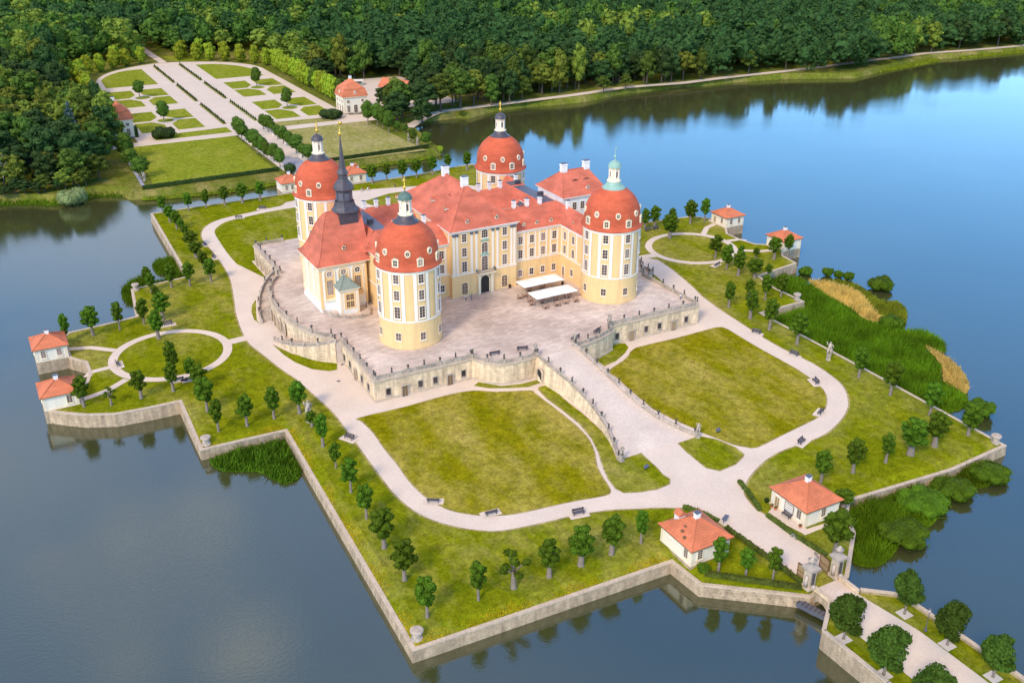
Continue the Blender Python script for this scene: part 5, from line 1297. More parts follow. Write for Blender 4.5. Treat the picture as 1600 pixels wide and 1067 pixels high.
figure("statue", "pale stone figure on the pier at the left foot of the ramp", (-11.4, -101.2, GZ), .3, 1.25, "pale", 1.5)
figure("statue", "grey stone figure on the pier at the right foot of the ramp", (9.3, -101.2, GZ), -.3, 1.25, "balu", 1.5)
figure("statue", "pale stone figure left of the ramp head", (-8.0, -57.9, 0.02), .2, 1.2, "pale", 1.2)
figure("statue", "pale stone figure right of the ramp head", (3.7, -57.8, 0.02), .2, 1.2, "pale", 1.2)
figure("statue", "tall pale stone figure where the right curve meets the straight terrace front", (17.9, -52.6, 0.02), .2, 1.5, "pale", 1.2)
figure("statue", "tall weathered stone figure between trees on the left inner corner of the island", (STAT[0][0], STAT[0][1] + .5, GZ), .4, 2.1, "balu", 1.7)
figure("statue", "tall weathered stone figure at the edge of the big reed bed", (64.2, -86.4, GZ), -.4, 1.9, "balu", 1.7)
for x, y, l in ((-62.2, 167.5, "left of the left garden lawn, nearer the moat"), (-62, 189, "left of the left garden lawn, second from the moat"), (60.3, 169, "right of the dry garden lawn, nearer the moat"), (60.0, 178.5, "right of the dry garden lawn, second from the moat")):
    figure("garden_statue", "slim pale stone figure " + l, (x, y, GZ), 0, 1.4, "pale", 1.2)

# ------------------------------------------------------------------ corner blocks of the quay
for x, y, l in ((-72.2, -129.6, "near left"), (67.6, -134.2, "near right"), (-88.4, -50.6, "left front"), (86.6, -51.4, "right front"), (-86.2, 48.2, "left rear"), (86, 48.2, "right rear")):
    t = thing("corner_block", "squat stone block topping the %s corner of the quay" % l, "stone block", (x, y, -6.35 if y < -45 else GZ), .3, "quay corner blocks")
    MB().lathe([(1.0, 0), (1.0, .35), (.8, .45), (.8, 1.5)], 0, 0, 12).build("drum", M["balu"], t)
    MB().lathe([(.8, 1.5), (1.15, 1.65), (1.15, 1.95), (.9, 2.1), (.02, 2.2)], 0, 0, 12).build("cap", M["balu"], t)
# ------------------------------------------------------------------ pavilions and gatehouses
PW = window_mesh(1.1, 1.9, False, 2, 4, "cream"); PD = door_mesh(1.2, 2.5, "tanwood", False, "cream")


def pavilion(label, x0, x1, y0, y1, zb, eave, peak, windows, doors, stone_to=None, hood=None, roof="roof_small", plane=()):
    """small square house: plastered walls with yellow corners, hipped tile roof with one chimney. windows: (face, along, z)"""
    cx, cy = (x0 + x1) / 2, (y0 + y1) / 2; hx, hy = (x1 - x0) / 2, (y1 - y0) / 2
    t = thing("pavilion", label, "pavilion", (cx, cy, zb)); ev, pk = eave - zb, peak - zb
    mb = MB(); mb.box(-hx, hx, -hy, hy, 0, ev, 0)
    for sx in (-1, 1):
        for sy in (-1, 1):
            mb.obox((sx * (hx - .28), sy * (hy - .28)), (1, 0), (0, 1), .34, .34, 0.003, ev - .003, 1)
    mb.box(-hx - .08, hx + .08, -hy - .08, hy + .08, 0, .35, 1); mb.box(-hx - .12, hx + .12, -hy - .12, hy + .12, ev - .35, ev - .01, 1)
    for face, u0, u1 in plane:                       # white panels between the yellow strips
        pass
    wl_ = mb.build("wall", [M["house"], M["cream"]], t)
    o = .55
    mb = MB(); hip_roof(mb, -hx - o, hx + o, -hy - o, hy + o, ev, pk, 0, 0, 0, 0, sprocket, 6)
    rf = mb.build("roof", [M[roof], M["wood"]], t)
    mb = MB(); mb.box(-.5, .5, -.42, .42, -.9, .9, 0); mb.box(-.58, .58, -.5, .5, .62, .8, 0); mb.box(-.6, .6, -.52, .52, .9, 1.0, 1)
    mb.build("chimney", [M["white"], M["lead"]], rf, loc=(0, 0, pk))
    pos = {"f": lambda u: (u, -hy, 0), "l": lambda u: (-hx, u, 90), "r": lambda u: (hx, u, -90), "b": lambda u: (u, hy, 180)}
    for f, u, z in windows: a = pos[f](u); on_wall("window", PW, t, a[0], a[1], z, a[2])
    for f, u in doors: a = pos[f](u); on_wall("door", PD, t, a[0], a[1], 0.02, a[2])
    if stone_to is not None:
        MB().box(-hx - .15, hx + .15, -hy - .15, hy + .15, stone_to - zb, 0, 0).build("base", [M["quay"]], t)
    return t, rf


ZE, ZPK = -2.05, .35
a = pavilion("small white lake pavilion with red hipped roof, rear one of the left pair", -117.5, -109.8, 9.3, 17.6, GZ, ZE, ZPK, [("f", -1.9, 2.0), ("f", 1.9, 2.0), ("l", 0, 2.0)], [("r", 1)], WZ - 1)
a = pavilion("small white lake pavilion with red hipped roof, front one of the left pair", -118.4, -110.7, -18.9, -11.0, GZ, ZE, ZPK, [("f", 1.9, 2.0), ("l", 0, 2.0)], [("r", 0)], WZ - 1)
a = pavilion("small white lake pavilion with red hipped roof, rear one of the right pair", 110.0, 117.7, 9.0, 17.3, GZ, ZE, ZPK, [("f", -1.8, 2.0), ("f", 1.8, 2.0), ("l", -1.6, 2.0)], [("l", 2.2)], WZ - 1)
a = pavilion("small white lake pavilion with red hipped roof, front one of the right pair", 110.8, 118.5, -19.2, -11.2, GZ, ZE, ZPK, [("f", -1.8, 2.0), ("l", 0, 2.0)], [("l", -2.4)], WZ - 1)
a = pavilion("small white moat pavilion behind the left rear tower, the left one of two", -17.4, -9.2, 124.2, 132.2, GZ, -1.9, .7, [("f", 0, 2.0), ("f", -2.4, 2.0)], [("r", 0)], WZ - 1)
a = pavilion("small white moat pavilion right of the slate spire", 9.2, 17.4, 124.2, 132.2, GZ, -1.9, .7, [("f", -2.0, 2.0), ("f", 2.0, 2.0)], [("l", 0)], WZ - 1)
MB().box(-.9, .9, -.7, .7, -.5, .7, 0).add([(-1.1, -.9, .7), (1.1, -.9, .7), (0, -.9, 1.5), (-1.1, 1.6, .7), (1.1, 1.6, .7), (0, 1.6, 1.5)], [(0, 1, 2), (0, 2, 5, 3), (1, 4, 5, 2)], 1).build("roof_dormer", [M["white"], M["roof_small"]], a[1], loc=(2.2, 1.4, 5.0))
# the two gatehouses
t, rf = pavilion("gatehouse with orange hipped roof left of the entrance road, standing on the quay", -20.8, -12.0, -137.0, -127.9, GZ, -1.95, 1.15, [("l", -3.0, 2.1), ("f", -2.4, 2.1), ("f", 2.6, 2.1)], [("r", 1)], GZ - 1.6)
MB().box(-.8, .8, -.7, .7, -.8, .75, 0).add([(-1.0, -.9, .7), (1.0, -.9, .7), (0, -.9, 1.55), (-1.0, .9, .7), (1.0, .9, .7), (0, .9, 1.55)], [(0, 1, 2), (3, 5, 4), (0, 2, 5, 3), (1, 4, 5, 2)], 1).build("roof_dormer", [M["white"], M["roof_small"]], rf, loc=(-1.0, 3.6, 5.0), rz=math.radians(0))
for x, y in ((-3.3, -.2), (-2.3, .2), (-3.9, -1.6)): MB().box(-.22, .22, -.3, .3, -.2, .25).build("roof_vent", M["wood"], rf, loc=(x, y, 4.0 + 2.35 * (1 - abs(x) / 4.9)))
mb = MB(); mb.box(-.7, .7, -.1, 0, 0, .5, 0); mb.box(-.75, .75, -.35, 0, .5, .56, 0); on_wall("wall_vent", mb.mesh("wall_vent", [M["white2"]]), t, -4.4, 1.8, 1.9, 90)
t, rf = pavilion("gatehouse with orange hipped roof right of the entrance road, with bench and notice board", 6.2, 15.0, -138.0, -128.6, GZ, -1.95, 1.2, [("l", -3.0, 2.1), ("f", 0.3, 2.1)], [("l", 3.0)], GZ - 1.2)
mb = MB(); mb.box(-1.25, 1.25, -.08, 0, .9, 2.9, 0)
for i in range(4): mb.box(-1.1, 1.1, -.1, -.081, 1.02 + i * .47, 1.36 + i * .47, 1)
on_wall("shutter_board", mb.mesh("shutter_board", [M["wood"], M["white2"]]), t, -4.42, -.3, 0, 90)

# garden pavilions with mansard roofs, two storeys
GPW = window_mesh(1.5, 3.3, False, 2, 4, "cream"); GPS = window_mesh(1.3, 1.3, False, 2, 2, "cream"); GPD = window_mesh(1.9, 4.2, True, 2, 5, "cream")
for s, lab in ((1, "white garden pavilion with red mansard roof at the right side of the parterre"), (-1, "white garden pavilion with red mansard roof half hidden by trees left of the parterre")):
    t = thing("garden_pavilion", lab, "pavilion", (s * 58.8, 250.8, GZ))
    h = 6.3; mb = MB(); mb.box(-h, h, -6, 6, 0, 8.7, 0); mb.box(-h - .1, h + .1, -6.1, 6.1, 0, .6, 2); mb.box(-h - .25, h + .25, -6.25, 6.25, 8.1, 8.7, 1)
    for sx in (-1, 1):
        for sy in (-1, 1): mb.obox((sx * (h - .4), sy * 5.6), (1, 0), (0, 1), .5, .5, .6, 8.1, 1)
    mb.build("wall", [M["house"], M["cream"], M["pale"]], t)
    e = h + .55
    mb = MB(); hip_roof(mb, -e, e, -6.6, 6.6, 8.7, 12.6, -e * .82, e * .82, -5.3, 5.3, lambda q: q ** .8, 4)
    mb.add([(-e * .84, -5.45, 12.6), (e * .84, -5.45, 12.6), (e * .84, 5.45, 12.6), (-e * .84, 5.45, 12.6), (0, 0, 17.4)], [(0, 1, 4), (1, 2, 4), (2, 3, 4), (3, 0, 4)], 0)
    rf = mb.build("roof", [M["roof_small"], M["cream"]], t)
    chimney(rf, 0, 0, 17.0, 1.0, .6, .5)
    put("oxeye", DORM["oxeye"], rf, (0, -6.25, 10.8), 0); put("oxeye", DORM["oxeye"], rf, (-e * .93, 0, 10.8), -PI / 2)
    for x in (-3.9, 3.9): on_wall("window", GPW, t, x, -6, 2.7, 0); on_wall("window", GPS, t, x, -6, 6.4, 0)
    on_wall("door", GPD, t, 0, -6, 2.35, 0)
    for y in (-3.6, 0, 3.6): on_wall("window", GPW, t, -h, y, 2.7, 90); on_wall("window", GPS, t, -h, y, 6.4, 90)
    MB().box(-1.6, 1.6, -7.4, -6.12, 0, .3).box(-1.3, 1.3, -7.0, -6.12, .3, .45).build("step", M["pale"], t)
# cottage, kiosk and shed behind the right garden pavilion
t = thing("cottage", "long white cottage with red gabled roof at the forest edge behind the right garden pavilion", "cottage", (98, 284, GZ), math.radians(-62))
mb = MB(); mb.box(-9, 9, -4, 4, 0, 3.6, 0); mb.add([(-9, -4, 3.6), (-9, 4, 3.6), (-9, 0, 7.6), (9, -4, 3.6), (9, 4, 3.6), (9, 0, 7.6)], [(0, 2, 1), (3, 4, 5)], 1)
mb.build("wall", [M["white"], M["wood"]], t)
mb = MB(); mb.add([(-9.8, -4.9, 3.2), (9.8, -4.9, 3.2), (9.8, 0, 8.0), (-9.8, 0, 8.0), (-9.8, 4.9, 3.2), (9.8, 4.9, 3.2)], [(0, 1, 2, 3), (3, 2, 5, 4)], 0); mb.build("roof", [M["roof_small"]], t)
for x in (-6.5, -3, .5, 4, 7): on_wall("window", PW, t, x, -4, 1.7, 0)
on_wall("door", PD, t, 9, 0, .02, -90)
t = thing("shed", "low shed with pale red roof and white posts beside the cottage", "shed", (106, 266, GZ), math.radians(-20))
MB().box(-4, 4, -.2, 2.5, 0, 2.2).build("wall", M["cream"], t)
mb = MB(); mb.add([(-4.6, -3.2, 2.4), (4.6, -3.2, 2.4), (4.6, 3, 3.4), (-4.6, 3, 3.4)], [(0, 1, 2, 3)]); mb.build("roof", M["roof_small"], t)
for x in (-4, 0, 4): MB().box(x - .2, x + .2, -3.0, -2.6, 0, 2.45).build("post", M["white2"], t)
t = thing("kiosk", "small teal kiosk with white frame beside the cottage yard", "kiosk", (87, 316, GZ), math.radians(-20))
MB().box(-2.6, 2.6, -2, 2, 0, 2.6).build("wall", M["copper"], t); MB().box(-3, 3, -2.4, 2.4, 2.6, 2.85).build("roof", M["white2"], t); MB().box(-2, 2, -2.08, -2.0, 1.0, 2.2).build("window", M["glass"], t)

# ------------------------------------------------------------------ gate piers, gates
for sx, lab in ((-1, "left"), (1, "right")):
    t = thing("gate_pier", "tall carved sandstone gate pier with urn, %s side of the bridge head" % lab, "gate pier", (-2.6 + sx * 3.3, -151.6, GZ))
    mb = MB(); mb.box(-.95, .95, -.95, .95, 0, .6, 0); mb.box(-.75, .75, -.75, .75, .6, 4.0, 0); mb.box(-.95, .95, -.95, .95, 4.0, 4.25, 1); mb.box(-1.2, 1.2, -1.2, 1.2, 4.25, 4.6, 1)
    mb.add([(-1.1, -1.1, 4.6), (1.1, -1.1, 4.6), (1.1, 1.1, 4.6), (-1.1, 1.1, 4.6), (-.4, -.4, 5.1), (.4, -.4, 5.1), (.4, .4, 5.1), (-.4, .4, 5.1)], [(0, 1, 5, 4), (1, 2, 6, 5), (2, 3, 7, 6), (3, 0, 4, 7), (4, 5, 6, 7)], 1)
    for q in (-1, 1): mb.box(-.3, .3, q * .84 - .1, q * .84 + .1, 1.2, 3.6, 2)
    mb.build("shaft", [M["coping"], M["pale"], M["urn"]], t)
    mb = MB(); mb.lathe([(.3, 5.1), (.18, 5.3), (.5, 5.6), (.75, 5.95), (.8, 6.1), (.45, 6.25), (.5, 6.35), (.15, 6.65), (.02, 6.8)], 0, 0, 14); mb.build("urn", M["balu"], t, True)
    mb = MB(); mb.tube([(-.95, -.2, .9), (-1.15, -.3, 2.0), (-1.0, -.3, 3.2)], [.4, .3, .2], 8); mb.lathe([(.02, .4), (.45, .7), (.3, 1.2), (.02, 1.3)], 0, -1.1, 9); mb.build("scrollwork", M["balu"], t, True)
    g = thing("gate_leaf", "open wooden gate leaf swung inwards from the %s gate pier" % lab, "gate", (-2.6 + sx * 2.5, -150.6, GZ), math.radians(90 - sx * 6))
    mb = MB(); mb.box(0, 2.5, -.06, .06, .12, 3.0, 0)
    for z in (.12, 1.4, 2.8): mb.box(-.02, 2.52, -.1, .1, z, z + .2, 1)
    for x in (0, 2.3): mb.box(x - .01, x + .21, -.09, .09, .12, 3.0, 1)
    mb.lathe([(.35, 0), (.45, .02), (.35, .04)], 0, 0, 12, 1)
    mb.build("panel", [M["tanwood"], M["wood"]], g)
# ------------------------------------------------------------------ trees
def leaf_shell(rg, lumps, n, size, shell=(.72, 1.04), flat=0.55):
    """n leaf sprays spread over a set of ellipsoid lumps (cx, cy, cz, rx, ry, rz) -> vertex and face arrays"""
    L = np.array(lumps, float); w = L[:, 3] * L[:, 4] + L[:, 4] * L[:, 5] + L[:, 3] * L[:, 5]
    k = rg.choice(len(L), n, p=w / w.sum())
    d = rg.normal(size=(n, 3)); d /= np.linalg.norm(d, axis=1)[:, None]
    r = rg.uniform(shell[0], shell[1], n)[:, None]
    c = L[k, :3] + d * L[k, 3:6] * r
    nn = d / L[k, 3:6]; nn /= np.linalg.norm(nn, axis=1)[:, None]
    nn = nn + rg.normal(size=(n, 3)) * flat; nn /= np.linalg.norm(nn, axis=1)[:, None]
    t = np.cross(nn, rg.normal(size=(n, 3))); t /= np.linalg.norm(t, axis=1)[:, None]
    b = np.cross(nn, t)
    s = size * rg.uniform(.6, 1.3, n)[:, None]
    v = np.stack([c - t * s * .9 - b * s * .25, c - t * s * .1 - b * s * .75 - nn * s * .2, c + t * s - b * s * .05, c + b * s * .8 - t * s * .1 - nn * s * .15], 1).reshape(-1, 3)
    return v


def core(mb, lumps, f=.74, m=0, n=7):
    """solid heart of the crown, so that it is not see-through"""
    for cx, cy, cz, rx_, ry_, rz__ in lumps:
        s = len(mb.v)
        mb.lathe([(.02, -1), (.6, -.8), (.95, -.3), (.95, .3), (.6, .8), (.02, 1)], 0, 0, n, m)
        for i in range(s, len(mb.v)):
            x, y, z = mb.v[i]; mb.v[i] = (cx + x * rx_ * f, cy + y * ry_ * f, cz + z * rz__ * f)


def add_leaves(mb, v, m=0):
    o = len(mb.v); mb.v += [tuple(p) for p in v.tolist()]
    for i in range(len(v) // 4): mb.f.append([o + 4 * i, o + 4 * i + 1, o + 4 * i + 2, o + 4 * i + 3]); mb.m.append(m)


def crown_mesh(name, lumps, n, size, mat, seed, f=.74, flat=.55):
    rg = np.random.default_rng(seed); mb = MB(); core(mb, lumps, f); add_leaves(mb, leaf_shell(rg, lumps, n, size, flat=flat))
    return mb.mesh(name, M[mat])


def trunk_mesh(h, r, limbs=(), mat="bark", top=.5):
    mb = MB(); mb.tube([(0, 0, -.15), (0.02, 0, .12), (.05, .02, h * .5), (0, .04, h)], [r * 1.5, r * 1.1, r * .9, r * top], 8)
    for x, y, z, q in limbs: mb.tube([(0, 0, h * .75), (x * .5, y * .5, (h * .75 + z) / 2 + .2), (x, y, z)], [q, q * .8, q * .4], 5)
    return mb.mesh("trunk", M[mat], True)


# pollarded limes: knobbly piles of clumps on a thick pale trunk; unit tree 8 m tall, 3.6 m wide
LIMES = []
for i in range(9):
    r = random.Random(100 + i); lumps = []
    nl = r.randint(15, 20); rx_ = r.uniform(1.05, 1.4); zc, rzz = r.uniform(4.8, 5.2), r.uniform(2.1, 2.45); waist = r.uniform(0, .35)
    for k in range(nl):
        u = 1 - 2 * (k + .5) / nl; a = k * 2.4 + r.uniform(-.3, .3); q = r.uniform(.5, .78)
        rr = rx_ * math.sqrt(max(.05, 1 - u * u)) * (1 - waist * math.exp(-((u - .15 * (i % 3)) / .25) ** 2)) * r.uniform(.8, 1.1)
        lumps.append((math.cos(a) * rr, math.sin(a) * rr, zc + rzz * u, q, q * r.uniform(.9, 1.1), q * r.uniform(.85, 1.05)))
    lumps.append((0, 0, zc, rx_ * .75, rx_ * .75, rzz * .85))
    t = thing("lime_tree", "-", "tree")
    put("trunk", trunk_mesh(3.4 + .3 * (i % 3), .26 + .05 * (i % 4), [(l[0] * .8, l[1] * .8, l[2], .10) for l in lumps[::3]]), t)
    put("crown", crown_mesh("crown", lumps, 1500, .19, "lime", i, .8), t)
    LIMES.append(t)
for i in range(2):                                   # freshly lopped ones: bare branch stubs with tufts
    r = random.Random(300 + i); lumps = []; limbs = []
    for k in range(7):
        a = k * 2.4; R_ = r.uniform(.9, 1.7); z = 3.2 + k * .68
        lumps.append((math.cos(a) * R_, math.sin(a) * R_, z, .62, .62, .55)); limbs.append((math.cos(a) * R_, math.sin(a) * R_, z, .15))
    lumps.append((.2, 0, 7.2, .7, .7, .6)); limbs.append((.2, 0, 7.0, .15))
    t = thing("lime_tree", "-", "tree"); put("trunk", trunk_mesh(4.2, .36, limbs), t); put("crown", crown_mesh("crown", lumps, 520, .22, "lime", 40 + i), t)
    LIMES.append(t)
used = set()


def plant(protos, rec, name_i, label, group, base_h, base_w, z=GZ, wide=1.0):
    x, y, h, w = rec; p = protos[name_i]
    sc = (w / base_w * wide, w / base_w * wide, h / base_h)
    if p.name not in used:
        used.add(p.name); o = p; o.location = (x, y, z); o.rotation_euler = (0, 0, rng.uniform(0, 6.28)); o.scale = sc; o["label"] = label; o["group"] = group
    else: o = dup(p, (x, y, z), rng.uniform(0, 6.28), label, group, sc)
    return o


LG = "pollarded lime trees on the island"
rows = [("T_QUAYF", "along the near quay", "the near left corner"), ("T_QUAYL", "along the left front quay", "the near corner"), ("T_PROML", "on the left front promontory", "its corner block"),
        ("T_CIRCL", "round the left circle lawn", "the spot nearest the camera"), ("T_PROMLB", "on the left rear promontory", "the lake"), ("T_BACKL", "along the left rear quay", "its near end"), ("T_MOATL", "on the moat bank left of the castle", "the left"),
        ("T_MOATR", "on the moat bank behind the castle", "the slate spire"), ("T_CIRCR", "round the right circle lawn", "the left"), ("T_SIDER", "on the right bank by the reeds", "the far end"),
        ("T_QUAYR", "along the big reed bed", "the far end"), ("T_FRONTR", "on the near right bank", "the right corner"), ("T_GATE", "beside the entrance gate", "the left gatehouse")]
ci = 0
for key, where, frm in rows:
    recs = globals()[key]
    for i, rec in enumerate(recs):
        v = ci % 9; ci += 4
        sparse = (key == "T_QUAYF" and i == 2) or (key == "T_CIRCL" and i == 3)
        if sparse: v = 9 + (key == "T_CIRCL")
        x, y, h, w = rec
        lab = "%s lime tree %s, %s from %s" % ("sparse lopped" if sparse else "small" if h < 6.3 else "broad" if w > 4.2 else "slim" if w < 3.0 else "knobbly", where, ORD[i], frm)
        plant(LIMES, (x, y, h, w), v, lab, LG, 7.8, 3.1)
for p in LIMES:
    if p.name not in used:
        for c in list(p.children): bpy.data.objects.remove(c)
        bpy.data.objects.remove(p)

# chestnuts on the causeway: dense round crowns on short trunks, each in a square of gravel
CH = []
for i in range(3):
    r = random.Random(500 + i); lumps = [(0, 0, 5.0, 2.3, 2.3, 2.6), (0, 0, 6.9, 1.5, 1.5, 1.7)]
    for k in range(16):
        a = k * 2.4; z = 3.0 + 4.6 * ((k * .618) % 1); R_ = 2.0 * math.sqrt(max(.05, 1 - ((z - 4.7) / 4.0) ** 2)); q = r.uniform(.65, 1.0)
        lumps.append((math.cos(a) * R_, math.sin(a) * R_, z, q, q, q * .9))
    t = thing("chestnut_tree", "-", "tree"); put("trunk", trunk_mesh(2.8, .2, [], "bark"), t); put("crown", crown_mesh("crown", lumps, 2600, .27, "chest", 60 + i), t); CH.append(t)
for i, rec in enumerate(T_CAUSE):
    plant(CH, rec, i % 3, "round dense chestnut on the %s verge of the causeway, %s from the bridge" % ("right" if i < 3 else "left", ORD[i % 3]), "chestnuts on the causeway", 8.6, 5.2)
    mb = MB(); mb.sheet([(-1.1, -1.1), (1.1, -1.1), (1.1, 1.1), (-1.1, 1.1)], GZ + .02); o = mb.build("tree_pit", M["gravel"], None, loc=(rec[0], rec[1], 0)); o["kind"] = "structure"

# clipped avenue trees: smooth egg-shaped crowns; parterre trees; wall trees
AV = []
for i in range(4):
    r = random.Random(700 + i); lumps = [(0, 0, 4.6, 1.95, 1.95, 2.6), (.15, .1, 6.2, 1.55, 1.55, 1.6), (0, 0, 3.2, 1.6, 1.6, 1.2)]
    for k in range(6): a = k * 1.05 + i; lumps.append((math.cos(a) * 1.3, math.sin(a) * 1.3, 3.4 + (k * .7) % 3, .85, .85, .9))
    t = thing("clipped_tree", "-", "tree"); put("trunk", trunk_mesh(2.4, .17, [], "bark"), t); put("crown", crown_mesh("crown", lumps, 1000, .26, "clip", 80 + i, .85, .35), t); AV.append(t)
for key, where, frm, grp in (("T_AVENUE", "beside the garden drive", "the parterre", "clipped trees along the garden drive"), ("T_PARTERRE", "", "", "single trees in the parterre"), ("T_WALLR", "right of the dry garden lawn", "the pavilion", "trees by the right garden lawn"),
                             ("T_GLADE", "by the left garden wall path", "the moat", "trees by the left garden wall path")):
    for i, rec in enumerate(globals()[key]):
        if key == "T_PARTERRE": lab = "single dark egg shaped tree in the %s %s parterre circle" % (("left", "left", "right", "right")[i], ("far", "near", "far", "near")[i])
        elif key == "T_AVENUE": lab = "clipped round tree %s, %s row, %s from %s" % (where, "left" if i < 9 else "right", ORD[i if i < 9 else i - 9], frm)
        else: lab = "dense round headed tree %s, %s from %s" % (where, ORD[i], frm)
        plant(AV, rec, i % 4, lab, grp, 7.7, 3.7)
for i, rec in enumerate(T_BANKR):
    o = plant(AV, (rec[0], rec[1], rec[2], rec[3]), (i + 1) % 4, "small bushy tree on the bank by the dry lawn, %s from the pavilion" % ORD[i], "small trees on the lake bank", 7.7, 3.7)

# tall clipped hedge trees round the garden (yellow-green)
GH = []
for i in range(4):
    r = random.Random(900 + i); lumps = [(0, 0, 4.6, 2.2, 2.2, 4.2), (0, 0, 7.4, 1.7, 1.7, 2.1), (0, 0, 2.2, 2.1, 2.1, 2.1)]
    for k in range(9): a = k * 2.4; lumps.append((math.cos(a) * 1.6, math.sin(a) * 1.6, 2.2 + (k * 1.9) % 6, 1.0, 1.0, 1.2))
    t = thing("hedge_tree", "-", "tree"); put("crown", crown_mesh("crown", lumps, 700, .42, ("golden", "clip")[i // 3], 120 + i, .86, .4), t); put("trunk", trunk_mesh(2.0, .2, [], "darkbark"), t); GH.append(t)
hp = [(60.5 + .5 * math.sin(i), 262 + i * 6.3) for i in range(22)] + [(58, 406), (53, 416), (46, 426), (38, 434), (30, 441), (22, 447), (12, 452), (26, 456), (16, 462)]
hl = [(-58.5, 300 + i * 6.3) for i in range(17)] + [(-55, 411), (-49, 422), (-41, 431), (-32, 438), (-23, 444), (-13, 449), (-13, 461), (-28, 452)]
for s, P in (("right", hp), ("left", hl)):
    for i, (x, y) in enumerate(P):
        hgt = rng.uniform(11.0, 13.5)
        plant(GH, (x, y, hgt, rng.uniform(6.8, 8.2)), rng.choice((0, 1, 2, 0, 1, 2, 3)), "tall clipped yellow green tree in the %s garden border row" % s, "clipped border trees, %s garden side" % s, 9.4, 5.0)

# cone topiary, six beds
mb = MB(); add_leaves(mb, leaf_shell(np.random.default_rng(5), [(0, 0, .35, .5, .5, .4), (0, 0, .8, .32, .32, .45), (0, 0, 1.2, .16, .16, .35)], 90, .16)); mb.lathe([(.46, .05), (.4, .5), (.2, 1.1), (.02, 1.5)], 0, 0, 8)
cone = mb.mesh("topiary_cone", M["darkhedge"])
for s in (-1, 1):
    for bi, (y0, y1, nm) in enumerate(((252, 305, "near"), (313, 365, "middle"), (372, 434, "far"))):
        for k in range(13):
            o = put("topiary_cone", cone, None, (s * 8, y0 + 2 + (y1 - y0 - 4) * k / 12, GZ), rng.uniform(0, 6)); o.scale = [rng.uniform(1.05, 1.3)] * 3
            tag(o, "little dark cone bush in the %s bed of the %s parterre row" % (nm, "left" if s < 0 else "right"), "topiary", "cone bushes, %s %s bed" % (nm, "left" if s < 0 else "right"))


# hedges
def hedge(label, line, w, h, mat="hedge", z=GZ, dens=14, name="hedge"):
    P = resample([(x, y, 0) for x, y in line], .8); mb = MB(); V = []
    rg = np.random.default_rng(len(label) * 7 + int(abs(line[0][0])))
    for a, b_ in zip(P, P[1:]):
        d = b_ - a; ln = d.length; u = d / ln; n_ = Vector((-u.y, u.x, 0)); c = (a + b_) / 2
        mb.obox((c.x, c.y), u, n_, ln / 2 + .02, w * .44, z - .05, z + h * .9)
        k = int(dens * ln * (w + 2 * h) / 2.2) + 1
        s_ = rg.uniform(-.5, .5, k); q = rg.uniform(0, w + 2 * h, k)
        for i in range(k):
            if q[i] < h: off, zz, nn = -w / 2, q[i], -n_
            elif q[i] < h + w: off, zz, nn = q[i] - h - w / 2, h, Vector((0, 0, 1))
            else: off, zz, nn = w / 2, q[i] - h - w, n_
            p = c + u * (s_[i] * ln) + n_ * off; sz = rg.uniform(.13, .26)
            nn = (nn + Vector(rg.normal(size=3)) * .5).normalized(); t1 = nn.orthogonal().normalized(); t2 = nn.cross(t1)
            p = Vector((p.x, p.y, z + zz)) - nn * .03
            V += [p - t1 * sz, p - t2 * sz, p + t1 * sz, p + t2 * sz]
    add_leaves(mb, np.array([tuple(v) for v in V]))
    o = mb.build(name, M[mat]); return tag(o, label, "hedge")


hedge("long clipped dark hedge at the moat edge of the left garden lawn", [(-65, 155.6), (-9, 157.2)], 1.3, 1.5, "darkhedge", dens=8)
hedge("long clipped dark hedge at the moat edge of the dry right garden lawn", [(9, 160.5), (63, 162.5)], 1.3, 1.5, "darkhedge", dens=8)
hedge("curved low hedge round the lawn left of the right gatehouse", [(5.6, -119.6), (4.7, -123.0), (3.4, -127.0), (2.4, -129.6)], .9, .75)
hedge("straight low hedge along the entrance road before the right gatehouse", [(2.5, -131.6), (2.6, -138), (3.4, -146.6)], .9, .75)
hedge("low hedge curving past the rear of the left gatehouse", [(-10.4, -121.4), (-8.6, -124.6), (-7.4, -128.6)], .9, .75)
hedge("straight low hedge along the entrance road beside the left gatehouse", [(-7.5, -131.0), (-6.9, -138), (-6.4, -146), (-6.2, -151.0)], .9, .8)
hedge("bushy low hedge on the quay between left gatehouse and gate", [(-19.8, -140.0), (-14, -145.2), (-7.2, -151.2)], 1.0, .8)
hedge("tall narrow dark clipped hedge beside the left garden pavilion door", [(-51.5, 244.5), (-51.5, 249.5)], 1.6, 5.0, "darkhedge", dens=6)


def bush(label, x, y, w, h, mat, seed=1, z=GZ, n=700, size=.35, lum=9, group=None, name="bush"):
    r = random.Random(seed); lumps = [(0, 0, h * .45, w * .42, w * .4, h * .5)]
    for k in range(lum): a = k * 2.4; lumps.append((math.cos(a) * w * .3, math.sin(a) * w * .28, h * r.uniform(.3, .65), w * .2, w * .2, h * .32))
    o = put(name, crown_mesh("bush", lumps, n, size, mat, seed, .85, .5), None, (x, y, z)); return tag(o, label, "bush", group)


